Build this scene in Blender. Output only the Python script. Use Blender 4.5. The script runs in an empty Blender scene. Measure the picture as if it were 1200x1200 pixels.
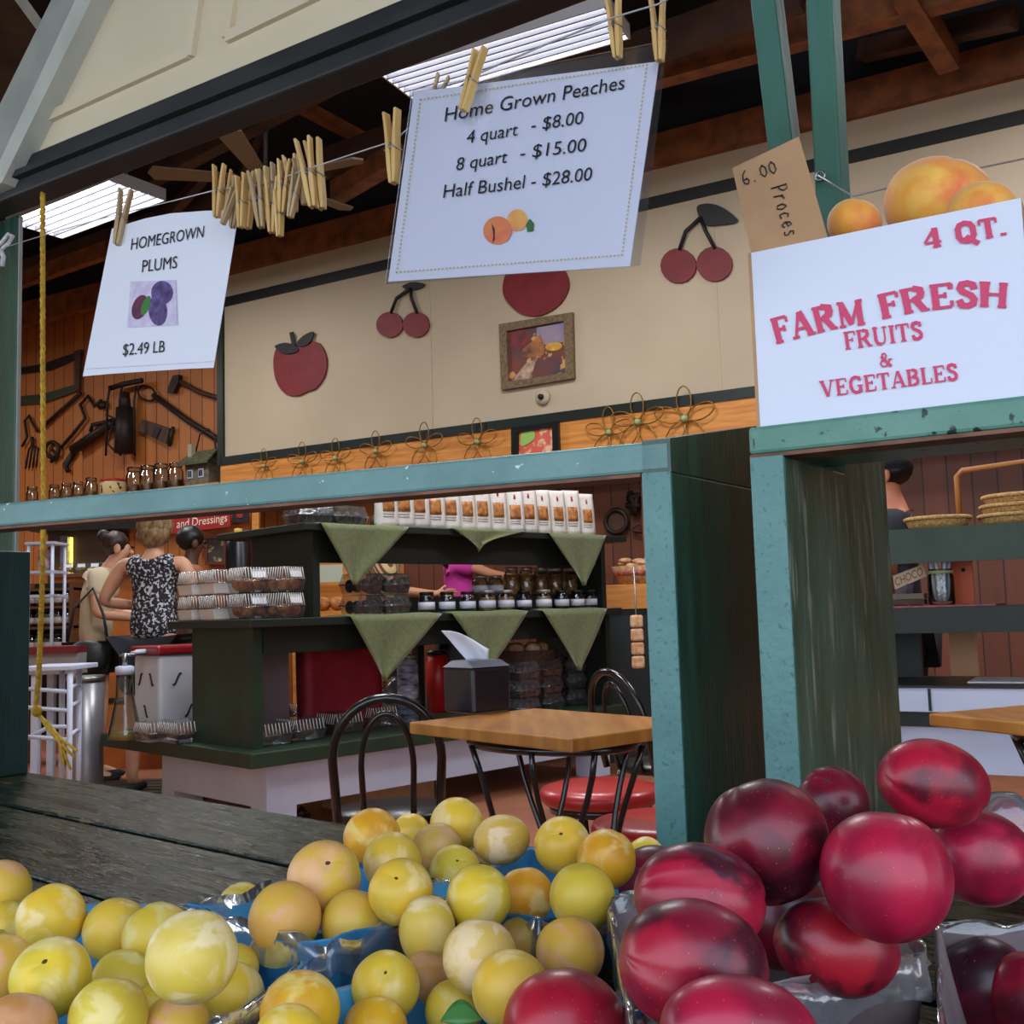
import bpy, bmesh, math, random
from math import sin, cos, pi, radians, atan, sqrt
from mathutils import Vector, Matrix, noise as mnoise
C = bpy.context.scene.collection
SC = bpy.context.scene
rnd = random.Random(7)
V = Vector

# ------------------------------------------------------------------ camera
FPX = 1250.0
CAM = V((0, 0, 1.03))
CM = Matrix.Rotation(pi/2 + atan(115/1250), 3, 'X') @ Matrix.Rotation(-0.03, 3, 'Z')
cam_d = bpy.data.cameras.new('camera')
cam_d.sensor_width = 36; cam_d.lens = FPX/1200*36; cam_d.clip_start = .02; cam_d.clip_end = 200
cam = bpy.data.objects.new('camera', cam_d); C.objects.link(cam)
cam.matrix_world = Matrix.Translation(CAM) @ CM.to_4x4()
SC.camera = cam

# ------------------------------------------------------------------ world, exposure
wd = bpy.data.worlds.new('world'); SC.world = wd; wd.use_nodes = True
nt = wd.node_tree; nt.nodes.clear()
wo = nt.nodes.new('ShaderNodeOutputWorld'); wb = nt.nodes.new('ShaderNodeBackground')
wt = nt.nodes.new('ShaderNodeTexCoord'); ws = nt.nodes.new('ShaderNodeSeparateXYZ'); wr = nt.nodes.new('ShaderNodeValToRGB')
nt.links.new(wt.outputs['Generated'], ws.inputs[0]); nt.links.new(ws.outputs['Z'], wr.inputs[0])
e = wr.color_ramp.elements
e[0].position = 0.0; e[0].color = (.80, .86, .95, 1)
e[1].position = .55; e[1].color = (.62, .76, 1.0, 1)
nt.links.new(wr.outputs[0], wb.inputs['Color']); wb.inputs['Strength'].default_value = 3.1
nt.links.new(wb.outputs[0], wo.inputs['Surface'])
SC.view_settings.view_transform = 'Standard'; SC.view_settings.look = 'None'
SC.view_settings.exposure = 0.0; SC.view_settings.gamma = 1.0
SC.view_settings.use_curve_mapping = False
SC.cycles.max_bounces = 8; SC.cycles.transparent_max_bounces = 16
SC.cycles.sample_clamp_indirect = 4.0
FLUOR = 9.0          # emission of the fluorescent lenses
FLUOR_W = 62.0       # watts of the lamp inside each fixture

# ------------------------------------------------------------------ pixel -> place
def ray(px, py):
    d = CM @ V(((px-600)/FPX, -(py-600)/FPX, -1))
    return d / d.y
def P(px, py, d): return CAM + ray(px, py)*d
def PZ(px, py, z):
    r = ray(px, py); return CAM + r*((z-CAM.z)/r.z)
class Pl:                       # a vertical (or any) plane
    def __init__(s, p, n): s.p = V(p); s.n = V(n).normalized()
    def at(s, px, py, off=0.0):
        r = ray(px, py); t = (s.p + s.n*off - CAM).dot(s.n)/r.dot(s.n); return CAM + r*t
def vplane(p, deg):             # deg: how far the wall turns towards the viewer on the right
    a = radians(deg); return Pl(p, (sin(a), cos(a), 0))
def dirs(deg):
    a = radians(deg); return V((cos(a), -sin(a), 0)), V((sin(a), cos(a), 0))
Z = V((0, 0, 1))

# ------------------------------------------------------------------ mesh builder
class MB:
    def __init__(s): s.v = []; s.f = []; s.sm = []
    def add(s, vs, fs, smooth=False):
        b = len(s.v); s.v += [V(v) for v in vs]
        for f in fs: s.f.append([i+b for i in f]); s.sm.append(smooth)
        return s
    def pbox(s, o, a, b, c):    # corner and three edge vectors
        o, a, b, c = V(o), V(a), V(b), V(c)
        if a.cross(b).dot(c) < 0: a, b = b, a
        vs = [o, o+a, o+a+b, o+b, o+c, o+a+c, o+a+b+c, o+b+c]
        return s.add(vs, [(3,2,1,0),(4,5,6,7),(0,1,5,4),(1,2,6,5),(2,3,7,6),(3,0,4,7)])
    def box(s, c, size, rz=0, M=None):
        x, y, z = size; R = M if M is not None else Matrix.Rotation(rz, 3, 'Z')
        a, b, d = R@V((x,0,0)), R@V((0,y,0)), R@V((0,0,z))
        return s.pbox(V(c)-a/2-b/2-d/2, a, b, d)
    def bar(s, p, q, w, h, up=Z):   # rectangular bar from p to q
        p, q = V(p), V(q); d = (q-p); t = d.normalized()
        x = t.cross(V(up))
        if x.length < 1e-4: x = t.cross(V((1,0,0)))
        x.normalize(); y = x.cross(t)
        return s.pbox(p-x*w/2-y*h/2, x*w, y*h, d)
    def tube(s, pts, r, n=8, closed=False, caps=True):
        pts = [V(p) for p in pts]; N = len(pts)
        rr = r if isinstance(r, (list, tuple)) else [r]*N
        ref = None; rings = []
        for i in range(N):
            if closed: t = pts[(i+1) % N]-pts[i-1]
            else: t = pts[min(i+1, N-1)]-pts[max(i-1, 0)]
            if t.length < 1e-9: t = V((0,0,1))
            t.normalize()
            if ref is None:
                ref = t.cross(V((.3,.5,.8))); 
                if ref.length < .05: ref = t.cross(V((1,0,0)))
            ref = ref - t*ref.dot(t); ref.normalize()
            b = t.cross(ref)
            rings.append([pts[i] + (ref*cos(2*pi*k/n)+b*sin(2*pi*k/n))*rr[i] for k in range(n)])
        vs = [v for R in rings for v in R]; fs = []
        for i in range(N if closed else N-1):
            j = (i+1) % N
            for k in range(n):
                fs.append((i*n+k, i*n+(k+1) % n, j*n+(k+1) % n, j*n+k))
        if caps and not closed:
            fs.append(tuple(range(n))[::-1]); fs.append(tuple((N-1)*n+k for k in range(n)))
        return s.add(vs, fs, True)
    def lathe(s, prof, n=24, c=(0,0,0), M=None, smooth=True):
        c = V(c); vs = []; fs = []
        for (r, z) in prof:
            for k in range(n):
                p = V((r*cos(2*pi*k/n), r*sin(2*pi*k/n), z))
                vs.append(c + (M@p if M is not None else p))
        for i in range(len(prof)-1):
            for k in range(n):
                fs.append((i*n+k, i*n+(k+1) % n, (i+1)*n+(k+1) % n, (i+1)*n+k))
        if prof[0][0] > 1e-6: fs.append(tuple(range(n))[::-1])
        if prof[-1][0] > 1e-6: fs.append(tuple((len(prof)-1)*n+k for k in range(n)))
        return s.add(vs, fs, smooth)
    def ell(s, c, r, n=16, m=10, M=None):
        c = V(c); rx, ry, rz = r if isinstance(r, (tuple, list)) else (r, r, r); vs = []; fs = []
        for i in range(m+1):
            t = pi*i/m
            for k in range(n):
                p = V((rx*sin(t)*cos(2*pi*k/n), ry*sin(t)*sin(2*pi*k/n), -rz*cos(t)))
                vs.append(c + (M@p if M is not None else p))
        for i in range(m):
            for k in range(n):
                fs.append((i*n+k, i*n+(k+1) % n, (i+1)*n+(k+1) % n, (i+1)*n+k))
        return s.add(vs, fs, True)
    def prism(s, pts, vec, smooth=False):
        pts = [V(p) for p in pts]; vec = V(vec); n = len(pts)
        nrm = V((0,0,0))
        for i in range(n): nrm += pts[i].cross(pts[(i+1) % n])
        if nrm.dot(vec) < 0: pts = pts[::-1]
        vs = pts + [p+vec for p in pts]
        fs = [tuple(range(n))[::-1], tuple(range(n, 2*n))]
        for i in range(n): fs.append((i, (i+1) % n, n+(i+1) % n, n+i))
        return s.add(vs, fs, smooth)
    def sheet(s, fn, nu, nv, th, nrm=None):   # thin curved sheet with thickness
        g = [[V(fn(i/nu, j/nv)) for j in range(nv+1)] for i in range(nu+1)]
        def nn(i, j):
            if nrm is not None: return V(nrm).normalized()
            a = g[min(i+1,nu)][j]-g[max(i-1,0)][j]; b = g[i][min(j+1,nv)]-g[i][max(j-1,0)]
            n = a.cross(b); return n.normalized() if n.length > 1e-12 else V((0,0,1))
        W = nv+1; top = []; bot = []
        for i in range(nu+1):
            for j in range(nv+1):
                n = nn(i, j); top.append(g[i][j]+n*th/2); bot.append(g[i][j]-n*th/2)
        K = len(top); fs = []
        for i in range(nu):
            for j in range(nv):
                a, b, c, d = i*W+j, (i+1)*W+j, (i+1)*W+j+1, i*W+j+1
                fs.append((a, b, c, d)); fs.append((K+d, K+c, K+b, K+a))
        for i in range(nu):
            a, b = i*W, (i+1)*W; fs.append((b, a, K+a, K+b))
            a, b = i*W+nv, (i+1)*W+nv; fs.append((a, b, K+b, K+a))
        for j in range(nv):
            a, b = j, j+1; fs.append((a, b, K+b, K+a))
            a, b = nu*W+j, nu*W+j+1; fs.append((b, a, K+a, K+b))
        return s.add(top+bot, fs, True)

WM = {}
def setp(o, label=None, cat=None, group=None, kind=None):
    if label: o['label'] = label
    if cat: o['category'] = cat
    if group: o['group'] = group
    if kind: o['kind'] = kind
    return o
def thing(name, label, cat, loc=(0,0,0), rz=0, group=None):
    o = bpy.data.objects.new(name, None); C.objects.link(o)
    o.empty_display_size = .05
    o.location = loc; o.rotation_euler = (0, 0, rz)
    WM[o.name] = Matrix.Translation(V(loc)) @ Matrix.Rotation(rz, 4, 'Z')
    return setp(o, label, cat, group)
def mkobj(name, me, mat, parent):
    me.materials.append(mat)
    o = bpy.data.objects.new(name, me); C.objects.link(o)
    if parent is not None: o.parent = parent; WM[o.name] = WM[parent.name]
    return o
def obj(name, mb, mat, parent=None, local=False, bevel=0, seg=2, origin=None, label=None, cat=None, group=None, kind=None):
    vs = mb.v
    loc = None
    if parent is not None:
        if not local:
            inv = WM[parent.name].inverted(); vs = [inv @ v for v in vs]
    else:
        if origin is not None: loc = V(origin)
        else:
            xs = [v.x for v in vs]; ys = [v.y for v in vs]; zs = [v.z for v in vs]
            loc = V(((min(xs)+max(xs))/2, (min(ys)+max(ys))/2, min(zs)))
        if not local: vs = [v-loc for v in vs]
    me = bpy.data.meshes.new(name); me.from_pydata([tuple(v) for v in vs], [], mb.f)
    me.polygons.foreach_set('use_smooth', mb.sm); me.update()
    o = mkobj(name, me, mat, parent)
    if loc is not None: o.location = loc; WM[o.name] = Matrix.Translation(loc)
    if bevel:
        b = o.modifiers.new('bevel', 'BEVEL'); b.width = bevel; b.segments = seg; b.limit_method = 'ANGLE'; b.angle_limit = radians(40)
    return setp(o, label, cat, group, kind)
def struct(name, mb, mat, bevel=0): return obj(name, mb, mat, kind='structure', bevel=bevel)
def copy_tree(o, parent=None):
    c = o.copy(); C.objects.link(c); c.parent = parent
    for ch in list(o.children): copy_tree(ch, c)
    return c
class Rep:                      # first use places the prototype itself, then copies
    def __init__(s, proto): s.p = proto; s.used = False
    def put(s, loc, rz=0, label=None, group=None, scale=1.0, rot=None):
        o = s.p if not s.used else copy_tree(s.p)
        s.used = True
        o.location = loc
        o.rotation_euler = rot if rot is not None else (0, 0, rz)
        o.scale = (scale,)*3 if not isinstance(scale, (tuple, list)) else scale
        if label: o['label'] = label
        if group: o['group'] = group
        return o

# ------------------------------------------------------------------ materials
def lin(c):
    if isinstance(c, str): c = tuple(int(c[i:i+2], 16) for i in (0, 2, 4))
    return tuple(((x/255)/12.92 if x/255 <= .04045 else ((x/255+.055)/1.055)**2.4) for x in c)+(1,)
MATS = {}
def mat(name, col, rough=.5, metal=0, col2=None, scale=20, stretch=(1,1,1), lo=.35, hi=.65, bump=0, bscale=None, spec=.5, coat=0,
        col3=None, scale3=60, lo3=.6, hi3=.68, rand=False, rough2=None, emit=None, estr=0, sheen=0, sss=0):
    m = bpy.data.materials.new(name); m.use_nodes = True; nt = m.node_tree; N = nt.nodes; L = nt.links
    b = N['Principled BSDF']; b.inputs['Base Color'].default_value = lin(col)
    b.inputs['Roughness'].default_value = rough; b.inputs['Metallic'].default_value = metal
    b.inputs['Specular IOR Level'].default_value = spec; b.inputs['Coat Weight'].default_value = coat
    b.inputs['Coat Roughness'].default_value = .15
    if sss: b.inputs['Subsurface Weight'].default_value = sss; b.inputs['Subsurface Radius'].default_value = (.01,.005,.002)
    if sheen: b.inputs['Sheen Weight'].default_value = sheen
    if emit: b.inputs['Emission Color'].default_value = lin(emit); b.inputs['Emission Strength'].default_value = estr
    if col2 or bump or col3:
        tc = N.new('ShaderNodeTexCoord'); mp = N.new('ShaderNodeMapping'); mp.inputs['Scale'].default_value = stretch
        L.new(tc.outputs['Object'], mp.inputs['Vector']); vec = mp.outputs[0]
        if rand:
            oi = N.new('ShaderNodeObjectInfo'); vm = N.new('ShaderNodeVectorMath'); vm.operation = 'ADD'
            sc_ = N.new('ShaderNodeMath'); sc_.operation = 'MULTIPLY'; sc_.inputs[1].default_value = 37
            L.new(oi.outputs['Random'], sc_.inputs[0]); L.new(vec, vm.inputs[0]); L.new(sc_.outputs[0], vm.inputs[1]); vec = vm.outputs[0]
        cur = None
        if col2:
            n = N.new('ShaderNodeTexNoise'); n.inputs['Scale'].default_value = scale; n.inputs['Detail'].default_value = 5
            L.new(vec, n.inputs['Vector'])
            r = N.new('ShaderNodeValToRGB'); r.color_ramp.elements[0].position = lo; r.color_ramp.elements[1].position = hi
            r.color_ramp.elements[0].color = lin(col); r.color_ramp.elements[1].color = lin(col2)
            L.new(n.outputs['Fac'], r.inputs[0]); cur = r.outputs[0]
            if rough2 is not None:
                mr = N.new('ShaderNodeMapRange'); mr.inputs['From Min'].default_value = lo; mr.inputs['From Max'].default_value = hi
                mr.inputs['To Min'].default_value = rough; mr.inputs['To Max'].default_value = rough2
                L.new(n.outputs['Fac'], mr.inputs[0]); L.new(mr.outputs[0], b.inputs['Roughness'])
        if col3:
            n3 = N.new('ShaderNodeTexNoise'); n3.inputs['Scale'].default_value = scale3; n3.inputs['Detail'].default_value = 3
            L.new(vec, n3.inputs['Vector'])
            r3 = N.new('ShaderNodeMapRange'); r3.inputs['From Min'].default_value = lo3; r3.inputs['From Max'].default_value = hi3
            L.new(n3.outputs['Fac'], r3.inputs[0])
            mx = N.new('ShaderNodeMix'); mx.data_type = 'RGBA'
            mx.inputs[6].default_value = lin(col); mx.inputs[7].default_value = lin(col3)
            if cur: L.new(cur, mx.inputs[6])
            L.new(r3.outputs[0], mx.inputs[0]); cur = mx.outputs[2]
        if cur: L.new(cur, b.inputs['Base Color'])
        if bump:
            nb = N.new('ShaderNodeTexNoise'); nb.inputs['Scale'].default_value = bscale or scale*2; nb.inputs['Detail'].default_value = 4
            L.new(vec, nb.inputs['Vector'])
            bp = N.new('ShaderNodeBump'); bp.inputs['Strength'].default_value = bump; bp.inputs['Distance'].default_value = .004
            L.new(nb.outputs['Fac'], bp.inputs['Height']); L.new(bp.outputs[0], b.inputs['Normal'])
    MATS[name] = m
    return m
def clear(name, tint=(245,248,250), mixv=.12, rough=.08, tw=0.0, crinkle=.35):
    m = bpy.data.materials.new(name); m.use_nodes = True; nt = m.node_tree; N = nt.nodes; L = nt.links
    N.clear(); o = N.new('ShaderNodeOutputMaterial'); t = N.new('ShaderNodeBsdfTransparent'); t.inputs[0].default_value = lin(tint)
    g = N.new('ShaderNodeBsdfGlossy'); g.inputs['Roughness'].default_value = rough
    lw = N.new('ShaderNodeLayerWeight'); lw.inputs['Blend'].default_value = .25
    ad = N.new('ShaderNodeMath'); ad.operation = 'ADD'; ad.use_clamp = True; ad.inputs[1].default_value = mixv
    L.new(lw.outputs['Fresnel'], ad.inputs[0])
    mx = N.new('ShaderNodeMixShader'); L.new(ad.outputs[0], mx.inputs[0]); L.new(t.outputs[0], mx.inputs[1]); L.new(g.outputs[0], mx.inputs[2])
    last = mx.outputs[0]
    if tw:
        d = N.new('ShaderNodeBsdfDiffuse'); d.inputs[0].default_value = lin(tint)
        m2 = N.new('ShaderNodeMixShader'); m2.inputs[0].default_value = tw
        L.new(last, m2.inputs[1]); L.new(d.outputs[0], m2.inputs[2]); last = m2.outputs[0]
    # crinkle
    tc = N.new('ShaderNodeTexCoord'); nb = N.new('ShaderNodeTexNoise'); nb.inputs['Scale'].default_value = 60
    L.new(tc.outputs['Object'], nb.inputs['Vector']); bp = N.new('ShaderNodeBump'); bp.inputs['Strength'].default_value = crinkle; bp.inputs['Distance'].default_value = .004
    L.new(nb.outputs['Fac'], bp.inputs['Height']); L.new(bp.outputs[0], g.inputs['Normal'])
    L.new(last, o.inputs[0]); MATS[name] = m
    return m
def planks(name, c1, c2, gap, width=.14, ax='X', rough=.55):
    m = bpy.data.materials.new(name); m.use_nodes = True; nt = m.node_tree; N = nt.nodes; L = nt.links
    b = N['Principled BSDF']; b.inputs['Roughness'].default_value = rough
    tc = N.new('ShaderNodeTexCoord'); sp = N.new('ShaderNodeSeparateXYZ'); L.new(tc.outputs['Object'], sp.inputs[0])
    dv = N.new('ShaderNodeMath'); dv.operation = 'DIVIDE'; dv.inputs[1].default_value = width; L.new(sp.outputs[ax], dv.inputs[0])
    fl = N.new('ShaderNodeMath'); fl.operation = 'FLOOR'; L.new(dv.outputs[0], fl.inputs[0])
    fr = N.new('ShaderNodeMath'); fr.operation = 'FRACT'; L.new(dv.outputs[0], fr.inputs[0])
    wn = N.new('ShaderNodeTexWhiteNoise'); wn.noise_dimensions = '1D'; L.new(fl.outputs[0], wn.inputs['W'])
    mp = N.new('ShaderNodeMapping'); mp.inputs['Scale'].default_value = (14, 14, 1.2); L.new(tc.outputs['Object'], mp.inputs[0])
    ns = N.new('ShaderNodeTexNoise'); ns.inputs['Scale'].default_value = 1.5; ns.inputs['Detail'].default_value = 6; L.new(mp.outputs[0], ns.inputs['Vector'])
    av = N.new('ShaderNodeMath'); av.operation = 'MULTIPLY_ADD'; av.inputs[1].default_value = .5; L.new(wn.outputs['Value'], av.inputs[0])
    hl = N.new('ShaderNodeMath'); hl.operation = 'MULTIPLY'; hl.inputs[1].default_value = .5; L.new(ns.outputs['Fac'], hl.inputs[0]); L.new(hl.outputs[0], av.inputs[2])
    mx = N.new('ShaderNodeMix'); mx.data_type = 'RGBA'; mx.inputs[6].default_value = lin(c1); mx.inputs[7].default_value = lin(c2); L.new(av.outputs[0], mx.inputs[0])
    lt = N.new('ShaderNodeMath'); lt.operation = 'LESS_THAN'; lt.inputs[1].default_value = .06; L.new(fr.outputs[0], lt.inputs[0])
    m2 = N.new('ShaderNodeMix'); m2.data_type = 'RGBA'; m2.inputs[7].default_value = lin(gap); L.new(mx.outputs[2], m2.inputs[6]); L.new(lt.outputs[0], m2.inputs[0])
    L.new(m2.outputs[2], b.inputs['Base Color']); MATS[name] = m
    return m

green_paint = mat('green paint weathered', (74,120,116), .42, col2=(88,134,130), scale=9, stretch=(1,1,1), bump=.25, bscale=90, col3=(58,100,96), scale3=160, lo3=.6, hi3=.7)
green_rail = mat('green rail paint with flecks', (92,130,126), .45, col2=(106,144,140), scale=14, bump=.3, bscale=110, col3=(205,218,212), scale3=58, lo3=.69, hi3=.72)
green_pit = mat('green rail paint with pits', (82,130,112), .45, col2=(98,144,128), scale=14, bump=.3, bscale=110, col3=(22,44,40), scale3=62, lo3=.63, hi3=.67)
green_side = mat('green side board glossy', (20,58,46), .3, col2=(38,78,60), scale=7, stretch=(6,6,.8), bump=.5, bscale=40, rough2=.5, coat=.2)  # upright sides: shade of the gap put into the darker green
green_worn = mat('green side board worn', (36,74,54), .34, col2=(62,92,74), scale=5, stretch=(7,7,.9), bump=.6, bscale=55, rough2=.5, col3=(126,128,118), scale3=12, lo3=.57, hi3=.72, coat=.2)
green_dark = mat('dark green lower board', (14,44,44), .42, col2=(22,58,56), scale=8, stretch=(5,5,.8), bump=.3, bscale=40)
counter_mat = mat('dark counter planks', (12,24,20), .22, col2=(26,36,24), scale=3, stretch=(2,14,2), bump=1.0, bscale=14, rough2=.32, spec=.22, col3=(92,80,44), scale3=9, lo3=.58, hi3=.70)  # tan streaks paint in warm glints reflected from the interior
counter_mat.node_tree.nodes['Principled BSDF'].inputs['Specular Tint'].default_value = (.78, .84, .58, 1)  # gold tint stands in for the warm interior reflection
raw_wood = mat('raw wood underside', (128,84,62), .7, col2=(96,60,44), scale=20, stretch=(1,1,1))
cream = mat('cream wall paint', (192,174,148), .7, col2=(184,166,140), scale=1.5)
gable_white = mat('gable cream white', (226,210,180), .6, col2=(218,202,172), scale=2)
trim_white = mat('rake trim white', (196,196,184), .55, col2=(180,182,172), scale=8)
trim_grey = mat('rake trim grey', (158,160,150), .55, col2=(142,146,138), scale=8)
header_dark = mat('header dark', (38,42,42), .6, col2=(24,26,28), scale=6)
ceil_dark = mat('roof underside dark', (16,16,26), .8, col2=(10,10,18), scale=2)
canopy_dark = mat('canopy underside', (66,58,46), .85, col2=(44,40,32), scale=9)
beam_wood = mat('roof beam wood', (150,88,46), .65, col2=(108,62,34), scale=4, stretch=(2,2,2))
beam_dark = mat('roof beam dark wood', (86,56,42), .7, col2=(60,40,32), scale=4)
fascia_wood = mat('orange fascia wood', (222,150,68), .5, col2=(196,120,50), scale=3, stretch=(1,1,14))
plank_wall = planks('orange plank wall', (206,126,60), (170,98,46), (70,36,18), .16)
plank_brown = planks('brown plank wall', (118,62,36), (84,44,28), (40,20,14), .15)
floor_mat = mat('terracotta floor', (164,106,76), .45, col2=(140,88,64), scale=2.5)
ground_mat = mat('outside concrete', (150,148,144), .85, col2=(128,126,122), scale=3)
black_trim = mat('black green trim', (14,26,22), .4)
black_paint = mat('black satin', (16,16,18), .32)
black_metal = mat('black metal tube', (12,12,14), .22, coat=.5)
white_paint = mat('white paint', (206,214,234), .5, col2=(194,204,226), scale=4)
island_green = mat('island dark green', (40,62,44), .45, col2=(30,50,36), scale=6, stretch=(1,1,.5), bump=.15)
island_dark = mat('island deep green', (20,32,26), .5)
napkin_green = mat('olive napkin cloth', (106,114,70), .85, col2=(92,100,60), scale=60, sheen=.3)
paper = mat('white paper', (226,228,238), .5)
ink = mat('black ink', (18,18,22), .6)
red_ink = mat('pink red print', (208,62,102), .6)
pen_ink = mat('marker ink', (44,40,44), .6)
cardboard = mat('cardboard', (186,146,106), .8, col2=(172,132,94), scale=12)
clear_film = clear('clear laminate', (250,250,252), .03, .16, 0.0, .04)
clear_plastic = clear('clear clamshell plastic', (238,242,246), .08, .12, .03)
clear_bag = clear('clear plastic bag', (236,238,242), .10, .16, .06)
glass = clear('jar glass', (232,240,238), .10, .05)
pin_wood = mat('clothespin wood', (214,178,112), .6, col2=(190,150,88), scale=40, stretch=(1,1,.2), rand=True)
pin_grey = mat('weathered clothespin wood', (186,160,118), .7, col2=(160,134,98), scale=40, stretch=(1,1,.2), rand=True)
steel = mat('spring steel', (150,150,150), .35, 1)
wire_mat = mat('galvanised wire', (190,192,196), .35, .8)
rope_yellow = mat('yellow rope', (206,164,40), .7, col2=(170,128,24), scale=90)
rope_white = mat('white rope', (214,216,216), .8, col2=(180,184,186), scale=90)
red_vinyl = mat('red vinyl', (176,34,36), .35, coat=.2)
table_wood = mat('table top wood', (196,134,62), .35, col2=(160,100,42), scale=3, stretch=(9,1,1), coat=.3)
table_edge = mat('table edge wood', (128,76,36), .5)
cut_red = mat('cutout red paint', (126,24,32), .6, col2=(112,20,28), scale=8)
cut_black = mat('cutout black paint', (20,18,18), .6)
# ================================================================== STRUCTURE
e30, n30 = dirs(30)
BWP = V((0, 8.1, 0)); BW = Pl(BWP, n30)
def bw(s, z, off=0.0): return BWP + e30*s + n30*off + Z*z
def bws(px, py): return (BW.at(px, py)-BWP).dot(e30)
G0 = P(5, 245, 2.4); G1 = P(612, 0, 1.66)
gd = G1-G0; GYAW = math.degrees(math.atan2(-gd.y, gd.x)); eG, nG = dirs(GYAW)
GP = Pl(G0, nG)
def gline(lat):                                   # depth of the facade line at a lateral position
    t = (lat-G0.x)/eG.x; return G0 + eG*t

b = MB(); b.pbox((-12, -3, -.05), (24, 0, 0), (0, 20, 0), (0, 0, .05)); struct('floor', b, floor_mat)
b = MB(); q = gline(-9); r_ = gline(4)
gnd = [V((-12, -12, -.06)), V((9, -12, -.06)), V((9, r_.y-3, -.06)), V((r_.x, r_.y, -.06)), V((q.x, q.y, -.06)), V((-12, q.y, -.06))]
b.prism([p+Z*.075 for p in gnd], (0, 0, .01)); struct('ground', b, ground_mat)

# plank wall behind everything, cream soffit wall in front of it
b = MB(); o = bw(-9, 0, .42); L_, H_ = 16.0, 5.0
b.pbox((-9, 0, 0), (L_, 0, 0), (0, .1, 0), (0, 0, H_))
wbk = struct('wall_back', b, plank_wall)
s0 = bws(263, 533)
wbk.location = BWP + n30*.42; wbk.rotation_euler = (0, 0, radians(-30))
for v in wbk.data.vertices: pass
bx = [v.co.copy() for v in wbk.data.vertices]
xm = (min(c.x for c in bx)+max(c.x for c in bx))/2; ym = (min(c.y for c in bx)+max(c.y for c in bx))/2
wbk.location = BWP + n30*(.42+.05) + e30*(-9+L_/2)
b = MB(); b.pbox(bw(s0, 2.45, 0), e30*(5.6-s0), n30*.42, Z*1.72); struct('wall_soffit', b, cream)
b = MB(); b.pbox(bw(s0-.03, 2.415, -.03), e30*(5.6-s0), n30*.08, Z*.075); struct('trim_1', b, black_trim)
b = MB(); b.pbox(bw(s0, 3.885, -.015), e30*(5.6-s0), n30*.03, Z*.085); struct('trim_2', b, cut_black)
b = MB(); b.pbox(bw(s0-.06, 2.415, -.03), e30*.07, n30*.45, Z*1.75); struct('trim_3', b, black_trim)
b = MB(); b.pbox(bw(s0-.03, 2.09, -.02), e30*(5.6-s0), n30*.06, Z*.325); struct('trim_4', b, fascia_wood)
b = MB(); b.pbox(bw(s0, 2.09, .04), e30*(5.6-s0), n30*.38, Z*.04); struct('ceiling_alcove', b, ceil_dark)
# seams of the cream sheets
for i, s_ in enumerate((bws(505, 450), bws(838, 330))):
    b = MB(); b.pbox(bw(s_, 2.49, -.004), e30*.012, n30*.004, Z*1.4); struct('trim_%d' % (5+i), b, cream)
b = MB(); b.pbox(bw(-8, 4.36, .02), e30*13.6, n30*.38, Z*.62); struct('wall_upper_dark', b, ceil_dark)  # added dark panel, darkness of the roof space put into its colour
# brown boards low on the right, where the light is weak
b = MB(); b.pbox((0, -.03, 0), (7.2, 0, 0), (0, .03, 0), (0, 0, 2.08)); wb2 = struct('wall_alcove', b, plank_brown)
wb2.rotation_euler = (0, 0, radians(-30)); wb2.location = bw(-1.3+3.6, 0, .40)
# side and front walls, roof
far_l = bw(-9, 0, .42); far_r = bw(6.6, 0, .42)
lf = gline(-8.8); rf = gline(2.7)
def wall(name, p, q, z0, z1, m, th=.08):
    d = (q-p); d.z = 0; n = V((d.y, -d.x, 0)).normalized()
    b = MB(); b.pbox(V((p.x, p.y, z0)), V((d.x, d.y, 0)), n*th, Z*(z1-z0)); return struct(name, b, m)
wall('wall_left', V((lf.x, lf.y, 0)), V((far_l.x, far_l.y, 0)), 0, 5, plank_brown)
wall('wall_right', V((rf.x, rf.y, 0)), V((far_r.x, far_r.y, 0)), 0, 5, plank_brown)
pl_ = gline(-1.30)
wall('wall_front', V((lf.x, lf.y, 0)), V((pl_.x, pl_.y, 0)), 0, 2.68, gable_white)
wall('wall_gable_left', V((lf.x, lf.y, 0)), V((pl_.x-.25, pl_.y+.2, 0)), 2.76, 5, ceil_dark)
b = MB(); pts = [lf, gline(4), V((far_r.x+2, far_r.y, 0)), far_r+n30*.3, far_l+n30*.3]
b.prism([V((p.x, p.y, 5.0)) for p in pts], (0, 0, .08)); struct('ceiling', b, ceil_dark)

# gable wall over the opening
def g(px, py, off=0): return GP.at(px, py, off)
k = 9.0
def ext(a, c, t): return a + (c-a)*t
ra, rb = g(3, 214), g(106, 0)
wa, wb_ = g(3, 213), g(530, 0)
top_l = ext(ra, rb, 2.6)
poly = [ra, ext(wa, wb_, 3.2), ext(wa, wb_, 3.2)+Z*1.6, V((top_l.x, top_l.y, (ext(wa, wb_, 3.2)+Z*1.6).z)), top_l]
b = MB(); b.prism(poly, nG*.05); struct('wall_gable', b, gable_white)
# pressed panels on the gable
b = MB()
for (x0, y0, x1, y1, w) in ((30, 150, 222, 62, 14), (222, 66, 236, -30, 14), (266, 44, 500, -70, 14), (266, 44, 276, -30, 8)):
    p, q = g(x0, y0, -.006), g(x1, y1, -.006)
    b.bar(p, q, .022, .012, up=nG)
struct('trim_7', b, gable_white)
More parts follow.
